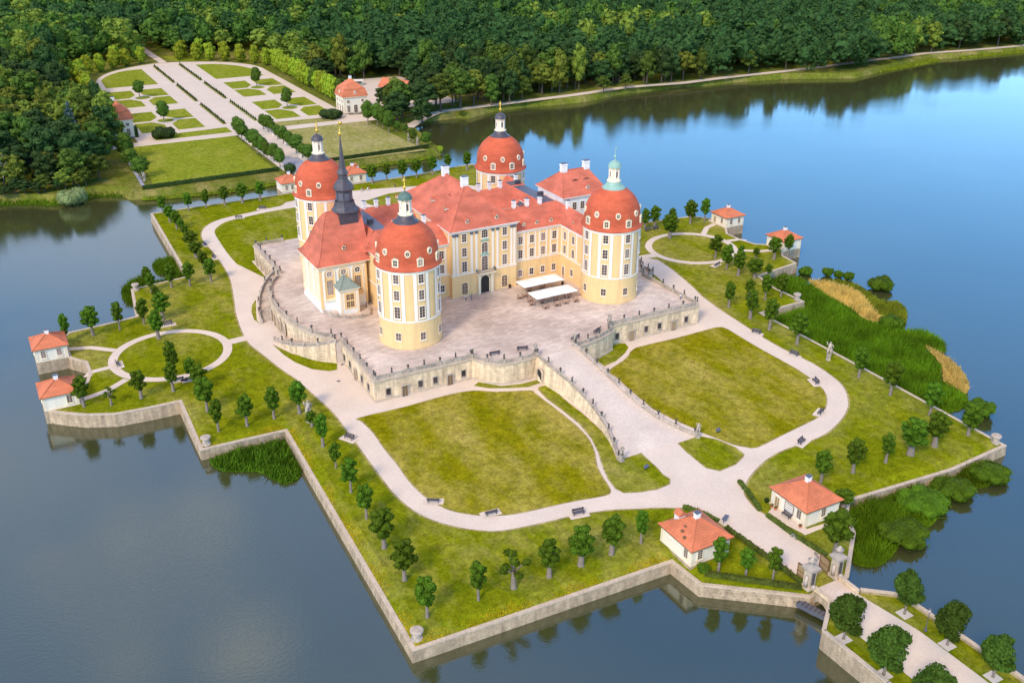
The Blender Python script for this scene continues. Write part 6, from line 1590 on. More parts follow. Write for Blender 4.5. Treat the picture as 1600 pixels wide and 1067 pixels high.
bush("big round clipped bush at the near right end of the parterre", 43.5, 240.5, 13, 5.2, "darkhedge", 3, n=1500, lum=16)
bush("big loose dark bush at the near left end of the parterre", -40.5, 238, 12, 5.4, "darkhedge", 4, n=1500, lum=16)
bush("pale willow bush standing in the water at the left lake shore", -91.0, 158.5, 12.0, 6.6, "willow", 5, WZ, 1900, .36, 18)
bush("small dark clipped bush on the lawn by the right gatehouse door", 5.6, -128.0, 1.0, 1.3, "darkhedge", 6, n=200, size=.15)
bush("spreading shrub at the quay corner of the left gatehouse", -19.4, -139.0, 2.8, 1.5, "lime", 8, n=400, size=.2)
bush("yellow green shrub on the lake bank right of the long dark hedge", 68.2, 161.5, 3.4, 3.0, "golden", 9, WZ + .8, 300, .3)
bush("small round shrub on the shore under the big lakeside trees", 111, 223.5, 6, 3.0, "f_mid", 10, WZ + .6, 400, .4)
bush("dark shrub behind the left moat pavilion", -6.5, 149.5, 5.5, 5.0, "darkhedge", 11, n=700, size=.3)
bush("taller dark shrub between left moat pavilion and drive", 7.5, 149.0, 6, 6.0, "darkhedge", 12, n=800, size=.3)
# ------------------------------------------------------------------ forest
def forest_crown(i, seed, n, size):
    """broadleaf crown, unit tree 18 m tall and 9 m wide; lumpy dome with a few hanging skirts"""
    r = random.Random(seed); lumps = [(0, 0, 11, 3.0, 3.0, 4.8)]
    shape = i % 5
    for k in range(15):
        a = k * 2.4 + r.uniform(-.3, .3); u = (k + .5) / 15
        if shape == 0: z, R_ = 6.5 + 10.2 * u, 3.9 * math.sqrt(max(.04, 1 - (u * 1.0) ** 2.2))
        elif shape == 1: z, R_ = 4.5 + 12.5 * u, 3.2 * math.sqrt(max(.04, 1 - (2 * u - .75) ** 2 * .55))
        elif shape == 2: z, R_ = 8.0 + 8.5 * u, 4.2 * math.sqrt(max(.04, 1 - u ** 1.6))
        elif shape == 3: z, R_ = 3.0 + 13.0 * u, 3.4 * (1 - .75 * u)
        else: z, R_ = 5 + 11 * u, 3.5 * math.sqrt(max(.05, 1 - (2 * u - .9) ** 2 * .7))
        q = r.uniform(1.25, 2.0); R_ *= r.uniform(.75, 1.1)
        lumps.append((math.cos(a) * R_, math.sin(a) * R_, z, q, q, q * r.uniform(.75, 1.0)))
    return lumps


F_MATS = ["f_dark", "f_mid", "f_light"]
FT = []
for mi, mt in enumerate(F_MATS):
    for i in range(5):
        lumps = forest_crown(i, 1000 + i * 7 + mi, 0, 0); rg = np.random.default_rng(i * 10 + mi)
        mb = MB(); core(mb, lumps, .8, 0); add_leaves(mb, leaf_shell(rg, lumps, 1000, .62, (.78, 1.06), .5))
        mb.tube([(0, 0, -.3), (0, 0, 4), (.2, 0, 11)], [.38, .3, .15], 6, 1)
        FT.append((mi, i, mb.mesh("forest_tree", [M[mt], M["darkbark"]])))
SP = []
for i in range(2):                                   # spruces: drooping tiers
    rg = np.random.default_rng(70 + i); lumps = []
    for k in range(11): u = k / 10; lumps.append((0, 0, 2 + 15.5 * u, 3.4 * (1 - u) + .35, 3.4 * (1 - u) + .35, 1.0))
    mb = MB(); core(mb, lumps, .7); add_leaves(mb, leaf_shell(rg, lumps, 1000, .5, (.7, 1.1), .7)); mb.tube([(0, 0, -.3), (0, 0, 17)], [.3, .05], 6, 1)
    SP.append(mb.mesh("spruce_tree", [M["f_blue"], M["darkbark"]]))

shore_line = [(p[0], p[1]) for p in shore]
land_poly = [(p[0], p[1]) for p in top] + [(6000, 6000), (-4000, 6000)]
sx_ = np.array([p[0] for p in top[:]]); 


def lakepath_near(x, y):
    if x < 75: return False
    yy = np.interp(x, [p[0] for p in LAKEPATH] + [760, 1000], [p[1] + 1.5 for p in LAKEPATH] + [245, 280])
    return abs(y - yy) < 4.5


def forest_ok(x, y):
    if not inside(x, y, land_poly): return False
    if -76 < x < 70 and y < 236: return False                          # garden lawns and their banks
    if -54 < x < 68 and 232 < y < 300: return False
    if -69 < x < 68 and 262 < y < 440: return False
    if -62 < x < 66 and 236 < y < 466: return False                    # parterre and its border trees
    if abs(x + (y - 444) * .02) < 6 and y < 560: return False          # forest ride
    if 4 < x < 30 and 440 < y < 474: return False
    if 66 < x < 118 and 244 < y < 332: return False                    # cottage yard
    if lakepath_near(x, y): return False
    if -80 < x < -70 and y < 222: return False   # grass bank by the wall path
    return True


def proj_px(x, y, z):
    d = Vector((x, y, z)) - CAM; w_ = d.dot(_F)
    return 512 + 984.3 * d.dot(_R2) / w_, 341 - 984.3 * d.dot(_U2) / w_, w_


fr = random.Random(11); cand = []
# trees by hand where the photograph shows them singly: (x, y, height, width, tone 0 dark 1 mid 2 light, shape)
HAND = [(88, 224, 18, 15, 0, 2), (80.5, 208.5, 13, 12, 0, 1), (70, 216, 16, 15, 0, 4), (76, 224, 19, 14, 1, 0), (100, 228.5, 20, 18, 1, 2), (113, 231, 21, 17, 1, 2), (92, 238, 22, 14, 0, 0),
        (131, 229.5, 17, 11, 1, 1), (143, 231, 19, 12, 0, 4), (152, 232.8, 14, 10, 1, 0), (205, 231.0, 10, 8, 1, 0), (222, 233, 9, 7, 1, 0), (240, 237, 20, 11, 1, 1), (252, 238.5, 22, 12, 0, 1), (268, 238, 18, 13, 2, 2), (280, 236, 20, 11, 1, 3),
        (318, 235.5, 15, 10, 1, 0), (350, 236.5, 14, 11, 0, 2), (378, 237, 16, 12, 1, 2), (396, 235.5, 20, 12, 2, 1), (407, 236.5, 19, 11, 2, 4), (426, 237.5, 21, 15, 1, 2), (447, 238, 15, 11, 0, 1), (462, 239, 21, 13, 1, 4), (492, 241, 21, 13, 2, 1), (524, 243, 22, 15, 0, 2),
        (560, 238, 22, 16, 0, 2), (590, 240, 18, 13, 1, 3), (86, 262, 9, 5, 1, 1), (118, 247, 17, 12, 0, 4), (124, 262, 19, 13, 1, 0), (74, 240, 14, 12, 0, 2)]
for x, y, h, w, tn, sh in HAND: cand.append((x, y, h, w, tn, sh, True))
LEFT = [(-78, 178, 11, 9, 1, 0), (-88, 176, 15, 13, 1, 2), (-97, 180, 14, 12, 0, 4), (-84, 187, 19, 15, 0, 2), (-77, 192, 17, 12, 0, 0), (-96, 193, 21, 16, 0, 2), (-108, 186, 16, 13, 0, 1), (-74, 203, 19, 14, 1, 0), (-86, 205, 22, 16, 0, 4), (-100, 209, 22, 15, 1, 2), (-113, 203, 21, 15, 0, 0),
        (-67, 232, 19, 13, 0, 1), (-72, 222, 17, 12, 1, 0), (-81, 226, 22, 15, 0, 2), (-95, 229, 21, 15, 0, 0), (-108, 225, 23, 16, 1, 4), (-124, 220, 20, 15, 0, 2), (-64, 268, 21, 9, 0, 3), (-63, 282, 22, 9, 0, 3), (-65, 297, 18, 8, 1, 3), (-70, 256, 20, 13, 1, 1)]
for x, y, h, w, tn, sh in LEFT: cand.append((x, y, h, w, tn, sh, True))
for i in range(26):                                  # undergrowth and young trees along the left shore
    x = -84 - i * 3.6; cand.append((x + fr.uniform(-1, 1), float(np.interp(-x, [84, 100, 180, 260], [168, 167, 182, 195])) + fr.uniform(1, 5), fr.uniform(4, 8.5), fr.uniform(5, 8), fr.choice((0, 1, 1, 2)), fr.choice((0, 2, 4)), True))
taken = [(c[0], c[1], c[3] * .42) for c in cand]
grid = {}
for q in taken: grid.setdefault((int(q[0] // 12), int(q[1] // 12)), []).append(q)
step = 9.8; y = 150.0
while y < 1150:
    st = step if y < 420 else step * 1.1; x = -330.0
    while x < 1250:
        px, py = x + fr.uniform(-.42, .42) * st, y + fr.uniform(-.42, .42) * st; x += st
        u, v, w_ = proj_px(px, py, 8)
        if w_ < 0 or u < -260 or u > 1284 or v < -150 or v > 420: continue
        if not forest_ok(px, py): continue
        near = False
        for gx in (-1, 0, 1):
            for gy in (-1, 0, 1):
                for q in grid.get((int(px // 12) + gx, int(py // 12) + gy), ()):
                    if (q[0] - px) ** 2 + (q[1] - py) ** 2 < q[2] ** 2 + 6: near = True
        if near: continue
        # stands of different tone: lighter along the garden and in the upper left, dark towards the lake
        k = math.sin(px * .021 + 1.3) * math.cos(py * .017 - .4) + .5 * math.sin(px * .05 + py * .043) + fr.gauss(0, .62) + (.62 if px < 90 else -.42)
        tn = 2 if k > 1.0 else 1 if k > .12 else 0
        h = fr.choice((fr.uniform(14, 19), fr.uniform(18, 27))) * (0.9 if px < -60 and py < 300 else 1.0); w = fr.uniform(9.5, 18.0)
        if (px - 60) ** 2 + (py - 400) ** 2 < 2000: h *= .8
        cand.append((px, py, h, w, tn, fr.randrange(5), False))
    y += st
cd = sorted(cand, key=lambda c: (not c[6], proj_px(c[0], c[1], 8)[2]))
cd_in = [c for c in cd if c[6] or (-30 < proj_px(c[0], c[1], 8)[0] < 1054)]
INDIV = cd_in[:285]; ind = set(id(c) for c in INDIV); REST = [c for c in cd if id(c) not in ind]
TONE = ["dark green", "mid green", "light yellow green"]; SHAPE = ["domed", "tall oval", "broad spreading", "pointed", "rounded"]
for c in INDIV:
    x, y, h, w, tn, sh, hand = c
    spruce = x < -75 and 215 < y < 260 and fr.random() < .25
    if spruce: me = SP[sh % 2]; nm = "spruce_tree"; lab = "blue green spruce standing in the left forest behind the garden pavilion"; sc = (w / 8.2, w / 8.2, h / 17.5)
    else:
        me = [m_ for a, b_, m_ in FT if a == tn and b_ == sh][0]; nm = "forest_tree"; sc = (w / 9.6, w / 9.6, h / 17.5)
        wh = "on the left lake shore" if x < -60 and y < 215 else "in the left forest beside the garden" if x < -50 else "at the forest edge behind the garden" if x < 70 else "round the cottage yard" if x < 125 and y > 236 else "on the far lake shore" if y < 246 else "in the forest beyond the lakeside path"
        lab = "%s %s broadleaf tree %s" % (TONE[tn], SHAPE[sh], wh)
    o = put(nm, me, None, (x, y, -5.95), fr.uniform(0, 6.28)); o.scale = sc
    tag(o, lab, "tree", "forest trees, " + lab)
# dead tree on the left shore
mb = MB(); mb.tube([(0, 0, 0), (.2, 0, 6), (.5, .3, 12), (.3, .2, 16)], [.4, .32, .2, .04], 7)
for k in range(11):
    a = k * 2.4; z = 4.5 + k * .95; l = 4.2 - k * .22
    mb.tube([(.2, .1, z), (math.cos(a) * l * .5, math.sin(a) * l * .5, z + 1.5), (math.cos(a) * l, math.sin(a) * l, z + 2.4)], [.13, .08, .02], 5)
    mb.tube([(math.cos(a) * l * .5, math.sin(a) * l * .5, z + 1.5), (math.cos(a + .5) * l * .8, math.sin(a + .5) * l * .8, z + 3)], [.06, .015], 4)
tag(mb.build("dead_tree", M["pale"], None, True, (-113, 178, -5.9)), "bare bleached dead tree on the left lake shore", "tree")
# everything behind: one mass, each tree still with its own crown
tmpl = []
for mi in range(3):
    for i in range(4):
        rg = np.random.default_rng(900 + mi * 10 + i); lumps = forest_crown(i, 2000 + i * 3 + mi, 0, 0)
        mb = MB(); core(mb, lumps[:1], 1.0, 0, 6); vc = np.array(mb.v); fc = mb.f
        lv = leaf_shell(rg, lumps, 230, 1.05, (.8, 1.05), .45)
        tmpl.append((vc, fc, lv))
VV, QF, TONES = [], [], []; off = 0
fcs = [list(f) for f in tmpl[0][1]]
fca = np.array(fcs)
for x, y, h, w, tn, sh, _h in REST:
    vc, fc, lv = tmpl[tn * 4 + sh % 4]; a = fr.uniform(0, 6.28); ca, sa = math.cos(a), math.sin(a)
    V = np.concatenate([vc, lv]); X = V[:, 0] * ca - V[:, 1] * sa; Y = V[:, 0] * sa + V[:, 1] * ca
    VV.append(np.stack([X * w / 8.6 + x, Y * w / 8.6 + y, V[:, 2] * h / 17.5 - 5.95], 1))
    nq = len(lv) // 4
    q = np.arange(nq * 4).reshape(nq, 4) + len(vc)
    QF.append(np.concatenate([fca, q]) + off); off += len(V); TONES.append(np.full(len(fca) + nq, tn))
VV = np.concatenate(VV); QF = np.concatenate(QF); TONES = np.concatenate(TONES)
me = bpy.data.meshes.new("forest"); me.vertices.add(len(VV)); me.vertices.foreach_set("co", VV.astype(np.float32).ravel())
me.loops.add(QF.size); me.loops.foreach_set("vertex_index", QF.astype(np.int32).ravel())
me.polygons.add(len(QF)); me.polygons.foreach_set("loop_start", (np.arange(len(QF)) * 4).astype(np.int32))
for k in F_MATS: me.materials.append(M[k])
me.polygons.foreach_set("material_index", TONES.astype(np.int32))
me.update(calc_edges=True); me.validate()
o = put("forest", me); tag(o, "dense mixed broadleaf forest stretching back from garden and lake", "forest", None, "stuff")
print("forest", len(INDIV), len(REST), len(QF))


# ------------------------------------------------------------------ reeds, flowers
def blades(name, label, polys, n_per, h, w, mat, z, seed, cat="reeds", lean=.22, clump=0.0):
    rg = np.random.default_rng(seed); V = []
    for P in polys:
        A = np.array(P); x0, y0 = A.min(0); x1, y1 = A.max(0); n = int((x1 - x0) * (y1 - y0) * n_per)
        pts = np.stack([rg.uniform(x0, x1, n), rg.uniform(y0, y1, n)], 1)
        pts = np.array([p for p in pts if inside(p[0], p[1], P)])
        if not len(pts): continue
        k = len(pts); a = rg.uniform(0, 2 * PI, k); hh = h * rg.uniform(.65, 1.2, k) * (1 + clump * np.sin(pts[:, 0] * .9) * np.cos(pts[:, 1] * .8)); ww = w * rg.uniform(.6, 1.3, k)
        E1 = A; E2 = np.roll(A, -1, 0); dd = np.full(k, 99.0)        # the bed rounds off towards its edge
        for e1, e2 in zip(E1, E2):
            w_ = e2 - e1; t_ = np.clip(((pts - e1) @ w_) / max(1e-9, w_ @ w_), 0, 1); dd = np.minimum(dd, np.hypot(*(pts - e1 - t_[:, None] * w_).T))
        hh = hh * (.55 + .45 * np.clip(dd / 2.2, 0, 1)) * (1 + .22 * np.sin(pts[:, 0] * .31 + pts[:, 1] * .2) * np.cos(pts[:, 1] * .27 - pts[:, 0] * .12))
        ux, uy = np.cos(a) * ww, np.sin(a) * ww; lk = np.where(rg.uniform(size=k) < .4, lean * 2.6, lean); l1, l2 = rg.normal(size=k) * lk * hh, rg.normal(size=k) * lk * hh
        zb = np.full(k, z)
        V.append(np.stack([np.stack([pts[:, 0] - ux, pts[:, 1] - uy, zb], 1), np.stack([pts[:, 0] + ux, pts[:, 1] + uy, zb], 1),
                           np.stack([pts[:, 0] + ux * .7 + l1 * .7, pts[:, 1] + uy * .7 + l2 * .7, zb + hh * .7], 1), np.stack([pts[:, 0] + l1, pts[:, 1] + l2, zb + hh], 1)], 1).reshape(-1, 3))
    V = np.concatenate(V); mb = MB(); add_leaves(mb, V)
    for P in polys: mb.sheet(P, z + .12)
    o = mb.build(name, M[mat]); return tag(o, label, cat, None, "stuff")


RZ = WZ + .02
SM = lambda P: smooth_line(P, 3, True)
blades("reed_bed", "broad bed of green reeds along the right bank of the island", [smooth_line(REED_A[:18], 3) + [(72, -121), (70.4, -118), (70.3, -85), (70.9, -54), (87.6, -53.4), (88.2, -51), (86.5, -41), (89, -32.6), (98, -30.5)]], 9, 2.1, .13, "reed", RZ, 1, clump=.1)
blades("dry_reeds", "straw coloured patch of dry reeds behind the big green reed bed", [SM(REED_DRY)], 7, 1.6, .14, "reeddry", RZ + .4, 2, "dry reeds")
blades("dry_reeds", "golden dry reeds at the outer tip of the reed bed", [SM(REED_DRY2)], 7, 1.6, .14, "reeddry", RZ + .4, 3, "dry reeds")
blades("bank_weeds", "yellow green weeds on the lake edge beyond the dry reeds", [SM(REED_EDGE)], 6, 1.3, .16, "reededge", RZ + .3, 4, "weeds")
blades("reed_bed", "large clump of reeds in the water before the right gatehouse", [SM(REED_B1)], 11, 2.4, .13, "reed", RZ, 5, clump=.2)
blades("reed_bed", "middle clump of reeds under the near right quay", [SM(REED_B2)], 12, 2.2, .13, "reed", RZ, 6, clump=.2)
blades("reed_bed", "outermost clump of reeds by the right corner block", [SM(REED_B3)], 12, 2.2, .13, "reed", RZ, 7, clump=.2)
blades("reed_bed", "reeds against the left rear quay behind the promontory", [SM(REED_LA)], 12, 2.1, .13, "reed", RZ, 8, clump=.2)
blades("reed_bed", "reeds round the corner block of the left rear promontory", [SM(REED_LB)], 12, 2.1, .13, "reed", RZ, 9, clump=.2)
blades("reed_bed", "dark reeds filling the inner corner of the left front quay", [SM(REED_LC)], 12, 1.9, .16, "reedbush", RZ, 10, clump=.25)
shp = [(p[0], p[1]) for p in shore]
band = lambda i0, i1, a, b_: [(p[0], p[1] + a) for p in shp[i0:i1]] + [(p[0], p[1] + b_) for p in shp[i0:i1]][::-1]
blades("shore_reeds", "strip of reeds along the left lake shore below the forest", [band(2, 11, -1.5, 4)], 3.5, 1.8, .22, "reed", WZ, 11)
blades("moat_reeds", "strip of reeds on the garden bank of the moat", [band(12, 20, -2.2, 1.6)], 4.5, 1.4, .2, "reededge", WZ + .2, 12)
blades("shore_reeds", "olive reeds on the far lake shore below the lakeside path", [[(398, 212), (440, 217), (487, 226), (487, 233), (440, 229), (392, 226)]], 3.0, 1.8, .25, "reededge", WZ, 13)
blades("shore_reeds", "pale reed fringe on the far right lake shore", [[(505, 224), (573, 221), (700, 228), (700, 234), (573, 228), (507, 231)]], 2.2, 1.8, .3, "reededge", WZ, 14)
bush_i = 0
for x, y, w, h, l in ((120.5, -53, 9, 4.2, "at the water's edge beyond the dry reeds"), (101, -75.0, 8, 4.0, "between big reed bed and golden reeds"), (108.6, -32.5, 5, 2.6, "below the front right pavilion"), (114.5, -36.5, 4, 2.6, "on the lake edge, first past the right pavilion"), (116.3, -39.6, 3.4, 2.3, "on the lake edge, second past the right pavilion"), (117.6, -42.5, 4, 2.6, "on the lake edge, third past the right pavilion"), (80, -121, 8, 3.6, "at the near tip of the big reed bed"), (36, -141.5, 12, 3.4, "among the reeds before the near right quay, inner"), (46, -141.0, 10, 3.2, "among the reeds before the near right quay, middle"), (58, -140.5, 10, 3.2, "among the reeds before the near right quay, outer"), (24, -147, 11, 3.4, "at the lake edge of the reeds by the right gatehouse")):
    bush("dark rounded shore bush " + l, x, y, w, h, "reedbush", 30 + bush_i, WZ + .1, 700, .3, 10, "shore bushes by the reeds", "shore_bush"); bush_i += 1
fl_polys = []
for i0, i1 in ((2, 3), (3, 4), (4, 5), (5, 6), (6, 7)):
    a, b_ = Vector(ISLE[i0]), Vector(ISLE[i1]); d = (b_ - a).normalized(); nn = Vector((d.y, -d.x)); a2, b2 = a + d * .6, b_ - d * .6
    fl_polys.append([tuple(a2 + nn * .55), tuple(b2 + nn * .55), tuple(b2 + nn * 2.1), tuple(a2 + nn * 2.1)])
V = []; rg = np.random.default_rng(77); mbf = MB()
for P in fl_polys:
    A, B_, C_, D_ = [np.array(p) for p in P]; ln = np.linalg.norm(B_ - A)
    for _ in range(int(ln * 52)):
        s_, t_ = rg.uniform(), rg.uniform() ** 1.4
        if math.sin(s_ * ln * .42) + .6 * math.sin(s_ * ln * .17 + 2) + rg.uniform(-1.2, 1.2) < -.1 * (P is not fl_polys[1]): continue
        p = A + (B_ - A) * s_ + (D_ - A) * t_ * 1.3; z = -6.5 + t_ * .45 + rg.uniform(.05, .35); q = rg.uniform(.05, .13); a = rg.uniform(0, PI)
        V += [(p[0] - math.cos(a) * q, p[1] - math.sin(a) * q, z - .05), (p[0] + math.sin(a) * q, p[1] - math.cos(a) * q, z), (p[0] + math.cos(a) * q, p[1] + math.sin(a) * q, z + .06), (p[0] - math.sin(a) * q, p[1] + math.cos(a) * q, z)]
add_leaves(mbf, np.array(V)); tag(mbf.build("wildflowers", M["flower"]), "fringe of yellow wildflowers growing along the top of the quay", "wildflowers", None, "stuff")
# ------------------------------------------------------------------ benches
def bench_mesh():
    out = []
    mb = MB()
    for y in (-.22, -.02, .18): mb.box(-.95, .95, y, y + .16, .42, .47)
    out.append(("seat", mb.mesh("seat", M["bench"])))
    mb = MB()
    for z in (.55, .74): mb.add([(-.95, .33, z), (.95, .33, z), (.95, .39, z + .15), (-.95, .39, z + .15), (-.95, .38, z), (.95, .38, z), (.95, .44, z + .15), (-.95, .44, z + .15)], [(0, 1, 2, 3), (5, 4, 7, 6), (3, 2, 6, 7), (0, 4, 5, 1), (0, 3, 7, 4), (1, 5, 6, 2)])
    out.append(("backrest", mb.mesh("backrest", M["bench"])))
    leg = MB(); leg.box(-.04, .04, -.22, .34, .36, .42).box(-.04, .04, -.2, -.12, 0, .4).box(-.04, .04, .28, .36, 0, .9)
    out.append(("leg", leg.mesh("leg", M["iron"])))
    return out


BM = bench_mesh()


def make_bench(label, loc, rz, sc=1.35, group=None):
    t = thing("park_bench", label, "bench", loc, rz, group); t.scale = (sc, sc, sc)
    put("seat", BM[0][1], t); put("backrest", BM[1][1], t)
    for x in (-.75, .75): put("leg", BM[2][1], t, (x, 0, 0))
    return t


bl_ = ["on the outer left path, by the stone figure", "at the left curve of the front left lawn", "at the near edge of the front left lawn", "on a pad by the near path, left of the left gatehouse", "on a pad outside the right path, near the right gatehouse", "at the near right curve of the right front lawn",
       "at the far right curve of the right front lawn", "outside the right path, nearer the stone figure", "outside the right path, farther towards the terrace", "on the near side of the right circle path", "left of two behind the right circle lawn", "right of two behind the right circle lawn", "on the far side of the left circle path",
       "left of two on the near side of the left circle path", "right of two on the near side of the left circle path", "inside the left circle path towards the lake", "inside the left rear path curve", "outside the path towards the moat", "outside the left rear path, farther one", "outside the left rear path, nearer one"]
b_rot = [-60, 150, 175, -10, 20, 205, 250, 285, -60, 200, 0, 0, 0, 180, 180, 90, 160, -20, 90, 70]
for i, (x, y) in enumerate(BENCH):
    rz = math.radians(b_rot[i])
    make_bench("dark slatted bench " + bl_[i], (x, y, GZ + .03), rz, 1.35, "benches along the island paths")
    if i not in (10, 11):
        mb = MB(); mb.add([(-2.1, -1.2, .027), (2.1, -1.2, .027), (2.1, .9, .027), (-2.1, .9, .027)], [(0, 1, 2, 3)]); mb.build("bench_pad", M["gravel"], None, loc=(x, y, GZ + .035), rz=rz)["kind"] = "structure"
for i, (x, y) in enumerate(BENCHT): make_bench("dark bench on the terrace behind the %s curve of the balustrade, %s one" % ("left" if i < 2 else "right", "left" if i % 2 == 0 else "right"), (x, y + .6, .02), math.radians((-5, -20, 20, 30)[i] + 180), 1.5, "benches on the terrace")
for i, (x, y) in enumerate(((15.0, -101.5), (-8.5, -106.2))):
    t = thing("floor_sign", "low slanted notice panel at the %s lawn corner below the ramp" % ("right", "left")[i], "sign", (x, y, GZ + .04), .4)
    MB().box(-.7, .7, -.02, .02, 0, .5).build("stand", M["iron"], t); MB().add([(-.8, -.35, .45), (.8, -.35, .45), (.8, .35, .75), (-.8, .35, .75)], [(0, 1, 2, 3)]).build("panel", M["lead"], t)
for i, (x, y) in enumerate(((6.2, 217), (6.1, 198), (5.4, 173), (-5.6, 200))):
    t = thing("garden_bench", "small white bench beside the garden drive, %s from the parterre" % ORD[i], "bench", (x, y, GZ), PI / 2 if x < 0 else -PI / 2, "white benches by the garden drive")
    mb = MB(); mb.box(-1.2, 1.2, -.3, .3, .45, .55); mb.build("seat", M["white2"], t); MB().box(-1.2, 1.2, .25, .33, .6, 1.05).build("backrest", M["white2"], t)
    for q in (-1, 1): MB().box(q - .08, q + .08, -.25, .3, 0, .45).build("leg", M["white2"], t)

# ------------------------------------------------------------------ cafe on the terrace
def umbrella(label, x, y, w, d):
    t = thing("cafe_umbrella", label, "umbrella", (x, y, 0.02), 0, "white cafe umbrellas")
    mb = MB(); hw, hd = w / 2, d / 2
    vs = [(-hw, -hd, 2.75), (hw, -hd, 2.75), (hw, hd, 2.75), (-hw, hd, 2.75), (0, 0, 3.25), (-hw, -hd, 2.5), (hw, -hd, 2.5), (hw, hd, 2.5), (-hw, hd, 2.5)]
    mb.add(vs, [(0, 1, 4), (1, 2, 4), (2, 3, 4), (3, 0, 4), (5, 6, 1, 0), (6, 7, 2, 1), (7, 8, 3, 2), (8, 5, 0, 3)]); mb.build("canopy", M["fabric"], t)
    MB().tube([(0, 0, 0), (0, 0, 3.3)], .05, 8).lathe([(.3, 3.22), (.02, 3.45)], 0, 0, 8).build("pole", M["white2"], t)
    MB().box(-.4, .4, -.4, .4, 0, .12).build("base", M["pale"], t)
    mb = MB()
    for cx, cy in ((-hw, -hd), (hw, -hd), (hw, hd), (-hw, hd)): mb.tube([(0, 0, 3.15), (cx * .97, cy * .97, 2.72)], .025, 4)
    mb.build("ribs", M["mullion"], t)


for j, (y, x0) in enumerate(((-20.9, 8.3), (-29.8, 7.3))):
    for i in range(3): umbrella("square white canvas umbrella, %s of the %s row before the right front wing" % (("left one", "middle one", "right one")[i], "rear" if j == 0 else "front"), x0 + 2.2 + i * 4.45, y + (.12 if i == 1 else 0), 4.35, 5.1)
ct = thing("cafe_table", "-", "table"); MB().lathe([(.02, .7), (.62, .7), (.62, .74), (.02, .74)], 0, 0, 14).build("tabletop", M["cafe"], ct); MB().lathe([(.3, 0), (.3, .04), (.05, .08), (.05, .7)], 0, 0, 8).build("pedestal", M["iron"], ct)
cc = thing("cafe_chair", "-", "chair"); MB().box(-.23, .23, -.23, .23, .43, .47).build("seat", M["cafe"], cc)
mb = MB(); mb.box(-.23, .23, .2, .24, .55, .92); mb.build("backrest", M["cafe"], cc)
for x in (-.2, .2):
    for y in (-.2, .2): MB().box(x - .02, x + .02, y - .02, y + .02, 0, .92 if y > 0 else .43).build("leg", M["iron"], cc)
tabs = [(8.6, -23.6), (6.6, -24.3), (8.0, -27.4), (7.2, -29.8), (9.4, -33.6), (12.2, -24.6), (14.5, -24.4), (17.4, -24.6), (19.9, -24.0), (13.2, -33.6), (16.2, -33.4), (19.3, -33.5), (11.5, -20.8), (16, -20.8), (10.5, -30), (15, -30), (19, -30)]
tl = ["under the left rear umbrella's near edge", "leftmost, in the open by the rear row", "in the open between the two umbrella rows, left end", "in the open left of the front umbrella row", "at the near left corner of the front row", "between the rows, first of four from the left", "between the rows, second of four from the left", "between the rows, third of four from the left", "between the rows, rightmost",
      "before the front row, left of three", "before the front row, middle of three", "before the front row, right of three", "under the left rear umbrella", "under the right rear umbrella", "under the left front umbrella", "under the middle front umbrella", "under the right front umbrella"]
for i, (x, y) in enumerate(tabs):
    if i == 0: ct.location = (x, y, .02); ct["label"] = "round cafe table " + tl[i]; ct["group"] = "cafe tables"
    else: dup(ct, (x, y, .02), 0, "round cafe table " + tl[i], "cafe tables")
    for k in range(4):
        a = k * PI / 2 + rng.uniform(-.3, .3) + .4; rr = rng.uniform(.78, .95); loc = (x + math.sin(a) * rr, y - math.cos(a) * rr, .02)
        lab = "wooden cafe chair at the table " + tl[i]
        if i == 0 and k == 0: cc.location = loc; cc.rotation_euler.z = a + PI; cc["label"] = lab; cc["group"] = "chairs at the cafe table " + tl[i]
        else: dup(cc, loc, a + PI, lab, "chairs at the cafe table " + tl[i])
for x, y, l in ((7.8, -15.9, "against the wall left of the cafe windows"), (22.5, -21.2, "at the right end of the rear umbrella row")):
    t = thing("litter_bin", "small black bin " + l, "bin", (x, y, .02)); MB().lathe([(.3, 0), (.36, .85), (.3, .9), (.3, .75)], 0, 0, 12).build("body", M["iron"], t); MB().lathe([(.4, .9), (.2, 1.05), (.02, 1.08)], 0, 0, 12).build("lid", M["iron"], t)

# ------------------------------------------------------------------ people
SKIN = plain("skin", (0.55, 0.33, 0.23), 0.6, 0.05); HAIR = plain("hair", (0.06, 0.04, 0.025), 0.7, 0.2)
CLOTH = {k: plain("cloth_" + k, c, 0.9, 0.1) for k, c in {"white": (.75, .74, .72), "red": (.5, .06, .05), "blue": (.08, .12, .3), "dark": (.04, .04, .05), "grey": (.3, .3, .31), "denim": (.12, .17, .27), "tan": (.45, .34, .22)}.items()}


